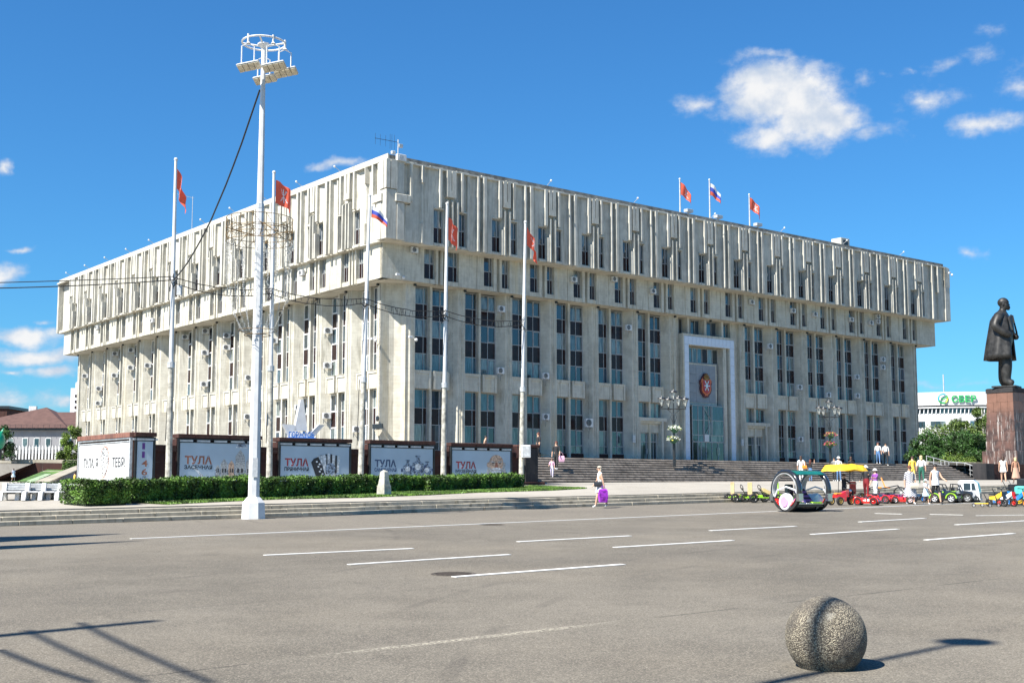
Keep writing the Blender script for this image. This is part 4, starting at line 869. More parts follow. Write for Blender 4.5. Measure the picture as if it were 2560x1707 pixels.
def samovars(ps, w, h):
    for cx, s_ in ((w*.58, .85), (w*.735, 1.05), (w*.875, .8)):
        pr = [(.1, 1.95), (.17, 1.9), (.09, 1.8), (.1, 1.62), (.2, 1.5), (.32, 1.42), (.34, 1.05), (.25, .8), (.1, .6), (.12, .45), (.28, .35)]
        q = [(cx+a*s_, .25+(z-.35)*s_) for a, z in pr]+[(cx-a*s_, .25+(z-.35)*s_) for a, z in pr[::-1]]
        flat(ps, q, T_STEEL, 'samovar_print'); flat(ps, ell(cx, .25+.85*s_, .16*s_, .22*s_, 12), T_PALE, 'highlight_print', -.1); flat(ps, ell(cx-.4*s_, .25+.75*s_, .07*s_, .16*s_, 10), T_NAVY, 'handle_print', -.099); flat(ps, ell(cx+.4*s_, .25+.85*s_, .06*s_, .14*s_, 10), T_NAVY, 'handle_print', -.099)
def oldman(ps, w, h):
    cx = w*.735
    flat(ps, ell(cx, .95, .62, .85, 22), T_BEARD, 'beard_print'); flat(ps, [(cx-.75, .22), (cx+.75, .22), (cx+.55, .7), (cx-.55, .7)], T_PALE, 'shoulders_print', -.092)
    flat(ps, ell(cx, 1.68, .46, .62, 22), T_SKIN, 'face_print', -.098); flat(ps, ell(cx-.5, 1.55, .12, .2, 12), T_SKIN, 'ear_print', -.097); flat(ps, ell(cx+.5, 1.55, .1, .2, 12), T_BEARD, 'hair_print', -.097)
    flat(ps, [(cx-.06, 1.72), (cx+.06, 1.72), (cx+.11, 1.33), (cx-.11, 1.33)], T_BROWN, 'nose_print', -.102)
    for s_ in (-1, 1): flat(ps, [(cx+s_*.1, 1.78), (cx+s_*.38, 1.84), (cx+s_*.38, 1.76), (cx+s_*.1, 1.7)], T_BEARD, 'brow_print', -.102); flat(ps, ell(cx+s_*.22, 1.66, .07, .04, 10), T_DARK, 'eye_print', -.102)
    flat(ps, [(cx-.34, 1.26), (cx, 1.36), (cx+.34, 1.26), (cx+.2, 1.15), (cx-.2, 1.15)], T_PALE, 'moustache_print', -.104); flat(ps, [(cx-.26, .35), (cx+.26, .35), (cx+.3, 1.1), (cx-.3, 1.1)], T_PALE, 'beard_highlight_print', -.1)
poster('pale blue poster ТУЛА ЗАСЕЧНАЯ with a sketched fortress, partly behind the mast', 442, 652, 1084, T_BROWN, 'ЗАСЕЧНАЯ', kremlin)
poster('pale blue poster ТУЛА ПРЯНИЧНАЯ with an accordion', 694, 877, 1093, T_RED, 'ПРЯНИЧНАЯ', accordion)
poster('pale blue poster ТУЛА САМОВАРНАЯ with three samovars', 920, 1085, 1099, T_NAVY, 'САМОВАРНАЯ', samovars)
poster('pale blue poster ТУЛА МУЗЕЙНАЯ with the portrait of an old bearded man', 1123, 1278, 1106, T_RED, 'МУЗЕЙНАЯ', oldman)
# white star ornament with blue sign standing on the podium
so_ = thing('star_sign', 'white angular star ornament on a blue box sign above the second poster', 'sign', P(757, 1100, 52.2), ROT-.2)
MB().prism([(-.62, -.1), (.3, -.1), (.12, .25), (-.4, .25)], .3, 0).build('foot', M_WHITE, so_)
m = MB(); 
m.extr([(-.42, 0, .45), (.22, 0, .45), (.0, 0, 1.95), (-.14, 0, 1.95)], (0, .3, 0)); m.extr([(.2, 0, .15), (.75, -.1, .75), (1.05, -.1, .75), (.5, 0, .1)], (0, .3, 0)); m.extr([(-1.0, 0, .75), (-.4, 0, .72), (-.2, 0, .15), (-.6, 0, .1)], (0, .3, 0)); m.build('star_point', M_WHITE, so_)
BL = tone('sign_blue', (.03, .16, .50), .4); MB().bbox(-.8, .55, -.35, .35, -.2, .12).build('sign_box', BL, so_); put_text(so_, 'ГОРЖУСЬ', -.78, .12, .36, BL, 1.25, .01, -.3)
# ---------------------------------------------------------------- hedge, lawn, obelisk
M_LEAF = simple('hedge_leaf', (.085, .165, .022), .55, 0, .55, 2.2, spec=.35); M_LEAFD = simple('hedge_twig', (.016, .03, .009), .8, 0, .3)
M_GRASS = simple('lawn_blade', (.10, .19, .022), .6, 0, .45, 1.1)
def leafcloud(n, fn, size, rnd, mat, name, par, up=.3):
    vs = []; fs = []
    for i in range(n):
        p, nr = fn(rnd); a = Vector((rnd.gauss(0, 1), rnd.gauss(0, 1), rnd.gauss(0, 1)))+Vector(nr)*1.1
        a.normalize(); b_ = a.cross(Vector((rnd.gauss(0, 1), rnd.gauss(0, 1), rnd.gauss(0, 1)))).normalized(); c = a.cross(b_); s = size*rnd.uniform(.6, 1.3); k = len(vs)
        p = Vector(p); vs += [p-b_*s, p-c*s*.55, p+b_*s, p+c*s*.55]; fs.append((k, k+1, k+2, k+3))
    me = bpy.data.meshes.new(name); me.from_pydata([tuple(v) for v in vs], [], fs); me.materials.append(mat); return link(name, me, par)
def hedge(lab, a, c, h, d, n, seed):
    """a,c: front bottom corners as world points, height h, depth d"""
    L = (c-a); L.z = 0; ln = L.length; ang = atan2(L.y, L.x); t = thing('hedge', lab, 'hedge', a, ang, 'clipped hedge in front of the poster wall'); dz = (c.z-a.z)/ln
    rnd = random.Random(seed)
    MB().add([(x, y, z+dz*x) for x in (.1, ln-.1) for y in (.1, d-.1) for z in (-.2, h-.1)], [(0, 1, 3, 2), (4, 6, 7, 5), (0, 4, 5, 1), (2, 3, 7, 6), (1, 5, 7, 3), (0, 2, 6, 4)]).build('core', M_LEAFD, t)
    def fn(r):
        q = r.random(); x = r.uniform(0, ln); bump = .035*sin(x*2.3+seed)+.03*sin(x*6.1)+.02*sin(x*13)
        if q < .52: return (x, r.gauss(0, .035)+.04, r.uniform(0, h)+dz*x), (0, -1, 0)
        if q < .86: return (x, r.uniform(0, d), h+bump+r.gauss(0, .03)+dz*x), (0, 0, 1)
        if q < .93: return (r.gauss(.02, .03), r.uniform(0, d), r.uniform(0, h)), (-1, 0, 0)
        return (ln+r.gauss(-.02, .03), r.uniform(0, d), r.uniform(0, h)+dz*ln), (1, 0, 0)
    leafcloud(n, fn, .042, rnd, M_LEAF, 'leaves', t)
def HP(px, py, w): return P(px, py, w)
hedge('broad clipped hedge at the far left, in front of the white poster', HP(212, 1258, 38.0), HP(326, 1256, 38.3), .64, 1.5, 9000, 1)
hedge('clipped hedge behind and left of the mast foot', HP(329, 1252, 38.9), HP(660, 1238, 40.4), .64, 1.2, 15000, 2)
hedge('clipped hedge between the mast and the small obelisk', HP(650, 1243, 39.9), HP(858, 1236, 41.0), .65, 1.2, 9000, 3)
hedge('short clipped hedge block just left of the small obelisk', HP(862, 1238, 41.0), HP(948, 1234, 41.5), .69, 1.4, 4500, 4)
hedge('clipped hedge right of the obelisk', HP(960, 1230, 42.4), HP(1072, 1229, 43.0), .62, 1.2, 5500, 5)
hedge('rightmost clipped hedge ending beside the stair block', HP(1074, 1231, 42.6), HP(1311, 1221, 44.6), .64, 1.5, 12000, 6)
def lawn(name, poly, n, seed, h=.05):
    rnd = random.Random(seed); xs = [p[0] for p in poly]; ys = [p[1] for p in poly]; vs = []; fs = []
    def ins(x, y):
        c = False
        for i in range(len(poly)):
            a, b_ = poly[i], poly[i-1]
            if (a[1] > y) != (b_[1] > y) and x < (b_[0]-a[0])*(y-a[1])/(b_[1]-a[1])+a[0]: c = not c
        return c
    k = 0
    while k < n:
        t, w = rnd.uniform(min(xs), max(xs)), rnd.uniform(min(ys), max(ys))
        if not ins(t, w): continue
        p = TW(t, w, plaza_z(t, w)+.012); a = rnd.random()*pi; s = .035; d = Vector((cos(a)*s, sin(a)*s, 0)); hh = h*rnd.uniform(.6, 1.6); i = len(vs)
        vs += [p-d, p+d, p+Vector((rnd.gauss(0, .03), rnd.gauss(0, .03), hh))]; fs.append((i, i+1, i+2)); k += 1
    base = len(vs); vs += [TW(t, w, plaza_z(t, w)+.012) for t, w in poly]; fs.append(tuple(range(base, base+len(poly))))
    me = bpy.data.meshes.new(name); me.from_pydata([tuple(v) for v in vs], [], fs); me.materials.append(M_GRASS); o = link(name, me); return tag(o, 'strip of short green grass between the hedge and the paving', 'grass', kind='stuff')
l0 = [tw(P(px, py, 1) * 1) for px, py in []]
def plz(px, py):     # where a pixel lies on the paved plaza
    w = 37.0
    for _ in range(40):
        p_ = P(px, py, w); t_, _w = tw(p_); e = p_.z-plaza_z(t_, w)
        w += e*12
        w = max(36, min(52, w))
    return tw(p_)[0], w
LW = [plz(332, 1257), plz(420, 1261), plz(560, 1254), plz(700, 1248), plz(900, 1244), plz(1060, 1238), plz(1200, 1231), plz(1380, 1226), plz(1468, 1221)]
lawn('lawn', LW+[(tw(HP(1340, 1215, 47))[0], 47.5), (tw(HP(1311, 1215, 46))[0], 46), (tw(HP(1074, 1231, 43.4))[0], 43.6), (tw(HP(860, 1237, 41.6))[0], 42.0), (tw(HP(330, 1252, 39.6))[0], 39.8)], 60000, 9)
ob = thing('obelisk', 'small stepped grey stone obelisk standing in front of the hedge', 'monument', P(960, 1236, 40.6), ROT+.25)
M_OB = simple('obelisk_stone', (.48, .46, .38), .8, 0, .2, 3, bump=.3)
MB().loft([[(x*.20, y*.20, 0) for x, y in ((-1, -1), (1, -1), (1, 1), (-1, 1))], [(x*.19, y*.19, .36) for x, y in ((-1, -1), (1, -1), (1, 1), (-1, 1))]]).build('plinth', M_OB, ob)
MB().loft([[(x*k, y*k, z) for x, y in ((-1, -1), (1, -1), (1, 1), (-1, 1))] for k, z in ((.17, .362), (.125, .66))]).build('shaft', M_OB, ob); MB().loft([[(x*k, y*k, z) for x, y in ((-1, -1), (1, -1), (1, 1), (-1, 1))] for k, z in ((.132, .662), (.11, .88), (.02, .95))]).build('cap', M_OB, ob)
for i in range(5): MB().box(-.13, .13-.02*(i % 2), -.203, -.198, .28-.045*i, .288-.045*i).build('inscription_line', M_POLE, ob)
# ---------------------------------------------------------------- road markings, manholes, stone ball
def grd(px, py):
    r = at(px, py, 1)-Vector((0, 0, EYE)); k = EYE/(road_z(r.x, r.y)-r.z); return r*k+Vector((0, 0, EYE))
def mark(p0, p1, wd=.12):
    a, c = grd(*p0), grd(*p1); d = (c-a); d.z = 0; ln = d.length; o = MB().box(0, 1, -.5, .5, -.002, .006).build('lane_marking', M_LINE, None, a)
    o.rotation_euler = (0, -math.asin((c.z-a.z)/ln), atan2(d.y, d.x)); o.scale = (ln, wd, 1); o.location.z += .004; tag(o, kind='structure'); return o
def dsp(x, y): return x*1.0884, y*1.0884
for a, c, wd in [((607, 1275), (948, 1259.5), .13), ((1190, 1244), (1447, 1230.5), .14), ((1632, 1218.5), (1827, 1208.5), .14), ((1975, 1198.5), (2124, 1190), .14), ((801, 1296.5), (1170, 1273.5), .13), ((1412, 1257), (1683, 1241), .14), ((1865, 1227), (2062, 1215), .14), ((2197, 1205), (2360, 1195.5), .14),
                 ((1042, 1325), (1431, 1296), .14), ((2127, 1240), (2328, 1225), .14), ((300, 1237.3), (2600, 1139), .12), ((2010, 1179), (2072, 1180.5), .1), ((2136, 1181), (2212, 1182.5), .1), ((2243, 1184), (2352, 1182.5), .1)]: mark(dsp(*a), dsp(*c), wd)
for (px, py, rr2, lab) in ((1134, 1434, .36, 'rusty round manhole cover at the left end of a white lane dash'), (1231, 1311, .36, 'dark round manhole cover next to the long white line')):
    c = grd(px, py); mh = thing('manhole_cover', lab, 'manhole cover', c, 0, 'manhole covers in the road'); mh.rotation_euler = (rad(1.09), 0, 0)
    MB().lathe([(rr2, -.02), (rr2, .004), (rr2*.86, .004), (rr2*.86, -.006), (.001, -.006)], 32, caps=False).build('rim', simple('cast_iron', (.07, .055, .042), .75, .2, .4, 20), mh)
    m = MB(); 
    for i in range(-4, 5): hw = sqrt(max(0, (rr2*.8)**2-(i*rr2*.18)**2)); m.box(-hw, hw, i*rr2*.18-.014, i*rr2*.18+.014, -.006, .006)
    m.build('lid_ribs', MATS['cast_iron'], mh)
# pebble-dash stone ball
def ballmat():
    m, b, p = newmat('pebble_concrete'); g = b.n('ShaderNodeTexCoord').outputs['Object']
    vo = b.n('ShaderNodeTexVoronoi'); vo.inputs['Scale'].default_value = 95; b.l(g, vo.inputs['Vector']); s = b.n('ShaderNodeSeparateColor'); b.l(vo.outputs['Color'], s.inputs[0])
    c = b.mix(b.ramp(s.outputs[0], .1, .9), (.12, .10, .07), (.43, .375, .27)); c = b.mix(b.m('MULTIPLY', b.ramp(vo.outputs['Distance'], .35, .6), .7), c, (.05, .042, .035))
    c = b.mix(b.m('MULTIPLY', b.ramp(b.noise(g, 3.5, 4), .48, .66), .7), c, (.075, .065, .055)); c = b.mix(b.m('MULTIPLY', b.ramp(b.noise(g, 9, 3), .62, .72), .6), c, (.42, .38, .30))
    b.l(c, p.inputs['Base Color']); p.inputs['Roughness'].default_value = .85
    bn = b.n('ShaderNodeBump'); bn.inputs['Strength'].default_value = .9; bn.inputs['Distance'].default_value = .012; bn.invert = True; b.l(vo.outputs['Distance'], bn.inputs['Height']); b.l(bn.outputs[0], p.inputs['Normal']); return m
bc = grd(2067, 1667); rr2 = .342
m = MB(); m.smooth = True; prof = []
for i in range(33):
    a = -pi/2+pi*i/32; z = rr2*.75+sin(a)*rr2
    if z < 0: continue
    prof.append((max(1e-4, cos(a)*rr2), z))
prof = [(prof[0][0]*.96, -.02)]+prof; m.lathe(prof, 64)
o = m.build('stone_ball', ballmat(), None, bc); tag(o, 'rough pebbled concrete ball on the asphalt in the foreground', 'stone ball')
dp = o.data
for v in dp.vertices: v.co *= 1+.012*mnoise.noise(v.co*6)
# ---------------------------------------------------------------- floodlight mast
mb0 = grd(633, 1296); YM = mb0.y
mt = thing('floodlight_mast', 'tall white octagonal mast with a ring of floodlights on top', 'lamp post', mb0, rad(12))
def mz(px, py): return at(px, py, YM).z-mb0.z
zt = mz(655, 122)
MB().loft([[(r*cos(rad(22.5+45*k)), r*sin(rad(22.5+45*k)), z) for k in range(8)] for r, z in ((.40, -.05), (.37, .5), (.215, .68))]).build('footing', M_WHITE, mt)
m = MB()
def oct_(r, z): return [(r*cos(rad(22.5+45*k)), r*sin(rad(22.5+45*k)), z) for k in range(8)]
m.loft([oct_(.19, .68), oct_(.16, zt*.4), oct_(.128, zt*.655)]); m.loft([oct_(.118, zt*.655), oct_(.095, zt*.85), oct_(.075, zt)]); m.build('pole', M_WHITE, mt); MB().loft([oct_(.136, zt*.65), oct_(.136, zt*.66)]).build('collar', M_WGREY, mt)
MB().box(-.06, .1, -.215, -.2, 1.3, 1.9).build('hatch', M_WGREY, mt)
R1 = .70; zr = zt+.18
MB().tube([(R1*cos(2*pi*k/32), R1*sin(2*pi*k/32), zr) for k in range(32)], .032, 6, closed=True).build('ring', M_WHITE, mt)
m = MB()
for k in range(4): m.tube([(0, 0, zr-.12), (R1*cos(pi/2*k-.2), R1*sin(pi/2*k-.2), zr)], .03, 6)
m.lathe([(.09, zt), (.2, zt+.12), (.2, zt+.16)], 8); m.build('ring_spoke', M_WHITE, mt)
for a, dz in ((rad(225), 0), (rad(-12), 0), (rad(88), .25), (rad(-65), -.1)):
    fl = MB(); x, y = R1*cos(a), R1*sin(a); fl.tube([(x, y, zr+.1+dz*.3), (x, y, zr-.22)], .04, 6); fl.lathe([(.08, zr-.22), (.03, zr-.16)], 8, c=(x, y))
    for s_ in (-.2, .2): fl.tube([(x, y, zr-.22), (x+s_, y, zr-.32), (x+s_, y, zr-.95)], .022, 5)
    h = fl.build('lamp_bracket', M_WHITE, mt)
    Mx = Matrix.Translation((x+.05, y, zr-1.0)) @ Matrix.Rotation(rad(-12), 4, 'Z') @ Matrix.Rotation(rad(-12), 4, 'Y') @ Matrix.Rotation(rad(-6), 4, 'X')
    MB().bbox(-.37, .37, -.27, .27, .02, .06, .02, M=Mx).build('lamp_housing', M_WHITE, h)
    for k in range(4): MB().box(-.355+k*.18, -.195+k*.18, -.25, .25, -.02, .018, M=Mx).build('lamp_panel', simple('lamp_glass', (.62, .56, .42), .3, 0, .2, 8), h)
# light ring frame with hanging strings
M_RUST = simple('rusty_gold_frame', (.20, .13, .055), .7, .2, .5, 9); M_BULB = simple('garland_beads', (.55, .54, .50), .3, 0, .2)
zc = [mz(643, y) for y in (548, 573, 590, 606)]
gr = thing('light_ring', 'rusty circular wire frame with light strings hanging round the mast', 'decoration', Vector((mb0.x, mb0.y, mb0.z)), 0)
RG = 1.06
m = MB()
for z in zc:
    for rg in ((RG,) if z != zc[1] else (RG, RG*.8)): m.tube([(rg*cos(2*pi*k/40), rg*sin(2*pi*k/40), z) for k in range(40)], .011, 5, closed=True)
for k in range(16):
    a = 2*pi*k/16; m.tube([(RG*cos(a), RG*sin(a), zc[0]), (RG*cos(a), RG*sin(a), zc[2])], .012, 4); a2 = a+pi/16; m.tube([(RG*cos(a), RG*sin(a), zc[2]), (RG*cos(a2)*.99, RG*sin(a2)*.99, zc[3]), (RG*cos(a+pi/8), RG*sin(a+pi/8), zc[2])], .009, 4)
    m.tube([(RG*cos(a), RG*sin(a), zc[0]), (RG*cos(a+pi/8), RG*sin(a+pi/8), zc[2])], .007, 4)
for k in range(4): a = pi/2*k+.3; m.tube([(.13*cos(a), .13*sin(a), zc[2]), (RG*cos(a), RG*sin(a), zc[1])], .014, 4); m.tube([(.13*cos(a), .13*sin(a), zc[0]-.1), (RG*cos(a+.5), RG*sin(a+.5), zc[2])], .012, 4)
m.build('frame', M_RUST, gr)
zb2 = mz(640, 838); rb = .62
MB().tube([(rb*cos(2*pi*k/28), rb*sin(2*pi*k/28), zb2+.15) for k in range(28)], .01, 4, closed=True).tube([(.42*cos(2*pi*k/28), .42*sin(2*pi*k/28), zb2) for k in range(28)], .014, 4, closed=True).build('lower_hoop', M_RUST, gr)
rs = random.Random(5)
for k in range(17):
    a = 2*pi*k/17+rs.uniform(-.1, .1); pts = []
    full = k % 3 != 1; zend = zb2+.1 if full else mz(640, rs.uniform(700, 790)); r1 = .45 if full else .95
    for i in range(15):
        s = i/14; z = zc[3]+(zend-zc[3])*s; r = RG*.97+((r1-RG*.97)*(s**3 if full else s)); pts.append((r*cos(a)+rs.gauss(0, .012), r*sin(a)+rs.gauss(0, .012), z))
    g = MB().tube(pts, .006, 3); 
    for i in range(14):
        for q in (.0, .33, .66): c = Vector(pts[i]).lerp(Vector(pts[i+1]), q)+Vector((rs.gauss(0, .02), rs.gauss(0, .02), 0)); g.cb(c, (.034, .024, .018))
    g.build('light_string', M_BULB, gr)
# cables
def cable(lab, pts, r=.018, sag=0, name='overhead_cable', wob=0, seed=1):
    q = []; rd = random.Random(seed)
    for i in range(len(pts)-1):
        a, c = Vector(pts[i]), Vector(pts[i+1])
        for k in range(12): s = k/12; q.append(a.lerp(c, s)-Vector((0, 0, sag*4*s*(1-s)))+Vector((0, rd.gauss(0, wob), rd.gauss(0, wob))))
    q.append(Vector(pts[-1])); o = MB().tube(q, r, 5).build(name, M_WIRE); return tag(o, lab, 'cable', 'cables strung between the poles')
jp = [P(434, 700, 48.5), P(677, 728, 48.5), P(912, 752, 48.5), P(1112, 783, 48.5), P(1310, 806, 48.5)]
cable('pair of black cables leaving the picture at the left from the first flagpole', [P(-300, 722, 48.5), jp[0]], .022, .12); cable('lower cable running left from the first flagpole', [P(-300, 712, 48.5), jp[0]-Vector((0, 0, -.15))], .018, .05)
for i in range(4):
    nm = ('between the first and second flagpoles, crossing behind the mast', 'between the second and third flagpoles', 'between the third and fourth flagpoles', 'between the fourth and fifth flagpoles')[i]
    cable('upper twisted cable '+nm, [jp[i]+Vector((0, 0, .12)), jp[i+1]+Vector((0, 0, .12))], .02, .22, wob=.012, seed=i); cable('lower cable with light clips '+nm, [jp[i]-Vector((0, 0, .12)), jp[i+1]-Vector((0, 0, .1))], .02, .3, wob=.008, seed=i+9)
    cl = MB(); rd = random.Random(i)
    for k in range(26):
        s = rd.uniform(.04, .96); c = jp[i].lerp(jp[i+1], s)-Vector((0, 0, .26*4*s*(1-s)-.02)); cl.tube([c+Vector((0, 0, .14)), c+Vector((rd.gauss(0, .05), 0, -.08-rd.random()*.14))], .012, 3)
    tag(cl.build('cable_clips', M_WIRE), 'loose ends tied on the cables '+nm, 'cable ties')
for i, j in enumerate(jp):
    m = MB(); rd = random.Random(i+40)
    for k in range(7): a = rd.random()*6; m.tube([j+Vector((0, 0, rd.uniform(-.4, .3))), j+Vector((.2*cos(a), .2*sin(a), rd.uniform(-.5, .2))), j+Vector((0, 0, -.3))], .014, 4)
    tag(m.build('cable_knot', M_WIRE), 'coiled cable ends tied to the '+ORD[i]+' flagpole from the left', 'cable', 'cable knots on the flagpoles')
topc = mb0+Vector((-.1, 0, mz(648, 225)))
cable('thick twisted cable hanging from the mast down to the leftmost flagpole', [topc, jp[0]], .03, .9, wob=.012, seed=77)
# ---------------------------------------------------------------- street lamps with flower baskets
M_FLW = simple('white_petals', (.8, .8, .76), .6, 0, .1); M_FLP = simple('pink_petals', (.62, .06, .16), .6, 0, .3, 10); M_FLY = simple('yellow_petals', (.75, .6, .06), .6, 0, .2); M_BASK = simple('basket_green', (.02, .10, .055), .5)
M_LGLASS = simple('lantern_glass', (.55, .57, .52), .15, 0, .1)
def street_lamp(lab, px, ytop, ybase, w, pet):
    a, c = P(px, ybase, w), P(px, ytop, w); t_, w_ = tw(a); H = c.z-a.z; t = thing('street_lamp', lab, 'street lamp', a, ROT-.3, 'ornate four-armed street lamps')
    k = H/5.1
    MB().lathe([(.10*k, 0), (.10*k, 1.55*k), (.07*k, 1.6*k), (.065*k, 3.5*k), (.04*k, 3.6*k), (.035*k, 4.3*k)], 12).build('post', M_BLACK, t)
    m = MB(); m.tube([(-.95*k, 0, 3.9*k), (.95*k, 0, 3.9*k)], .03*k, 6); m.tube([(0, -.75*k, 3.9*k), (0, .75*k, 3.9*k)], .03*k, 6)
    for s_ in (-1, 1): m.tube([(s_*.06, 0, 2.95*k), (s_*.22*k, 0, 3.35*k), (s_*.12*k, 0, 3.6*k), (s_*.5*k, 0, 3.88*k)], .016, 5)
    m.build('arms', M_BLACK, t)
    for x, y, z in ((-.9, 0, 3.95), (.9, 0, 3.95), (0, -.7, 3.95), (0, 0, 4.42), (0, .7, 3.95)):
        Mx = Matrix.Translation((x*k, y*k, z*k)); l = MB().lathe([(.04*k, 0), (.06*k, .12*k)], 8, Mx); l.lathe([(.30*k, .60*k), (.25*k, .68*k), (.05*k, .74*k), (.02*k, .8*k)], 12, Mx)
        for q in range(4): a_ = pi/2*q+.5; l.tube([(.06*k*cos(a_), .06*k*sin(a_), .12*k), (.22*k*cos(a_), .22*k*sin(a_), .6*k)], .014, 4, Mx)
        ln = l.build('lantern', M_BLACK, t); MB().lathe([(.05*k, .13*k), (.19*k, .58*k)], 10, Mx).build('glass', M_LGLASS, ln)
    rd = random.Random(int(px))
    for z, x in ((2.55, 0), (1.85, -.1)):
        Mx = Matrix.Translation((x*k, -.1, z*k)); bk = MB().lathe([(.12*k, -.28*k), (.34*k, -.05*k), (.36*k, 0)], 14, Mx).build('flower_basket', M_BASK, t)
        for mat, n in ((M_LEAF, 160), (pet, 150), (M_FLY, 40)):
            def fn(r): a_ = r.random()*6.28; q = sqrt(r.random())*.5*k; return (x*k+q*cos(a_), -.1+q*sin(a_), z*k+.02+r.uniform(0, .26)*k*(1-q)-.1*(q > .36)), (0, 0, 1)
            leafcloud(n, fn, .05, rd, mat, {M_LEAF.name: 'basket_leaves'}.get(mat.name, 'blossoms'), bk)
street_lamp('ornate black four-armed lamp with white flowers, left of the portal', 1686, 978, 1167, 54.2, M_FLW); street_lamp('ornate black four-armed lamp with pink flowers, right of the portal', 2077, 1003, 1172, 54.6, M_FLP)
# ---------------------------------------------------------------- people
SKIN = tone('skin', (.55, .33, .22), .6); C = lambda n, c, **k: tone('cloth_'+n, c, .8, **k)
HAIRM = {'brown': tone('hair_brown', (.06, .03, .018), .6), 'red': tone('hair_auburn', (.13, .035, .02), .6), 'grey': tone('hair_grey', (.42, .36, .28), .7), 'blond': tone('hair_blond', (.62, .47, .24), .6), 'dark': tone('hair_dark', (.02, .015, .012), .6)}
def skinned(name, verts, edges, rad_, mats, bones, par, sub=1):
    """one continuous skin grown round a skeleton; faces take the material of the nearest bone"""
    me = bpy.data.meshes.new('sk'); me.from_pydata(verts, edges, []); o = bpy.data.objects.new('sk', me); COL.objects.link(o)
    md = o.modifiers.new('s', 'SKIN'); md.use_smooth_shade = True
    sv = me.skin_vertices[0].data
    for i, r in enumerate(rad_): sv[i].radius = (r, r) if isinstance(r, float) else r
    sv[0].use_root = True
    ss = o.modifiers.new('u', 'SUBSURF'); ss.levels = sub; ss.render_levels = sub
    dg = bpy.context.evaluated_depsgraph_get(); ev = o.evaluated_get(dg); m2 = bpy.data.meshes.new_from_object(ev); bpy.data.objects.remove(o)
    m2.materials.clear()
    for m in mats: m2.materials.append(m)
    V3 = [Vector(v) for v in verts]
    for p in m2.polygons:
        c = p.center; best = 1e9; mi = 0
        for (a, b_, k) in bones:
            A, Bv = V3[a], V3[b_]; d = Bv-A; s = max(0, min(1, (c-A).dot(d)/max(d.length_squared, 1e-9))); q = (c-A-d*s).length
            if q < best: best = q; mi = k
        p.material_index = mi; p.use_smooth = True
    m2.name = name; return link(name, m2, par)
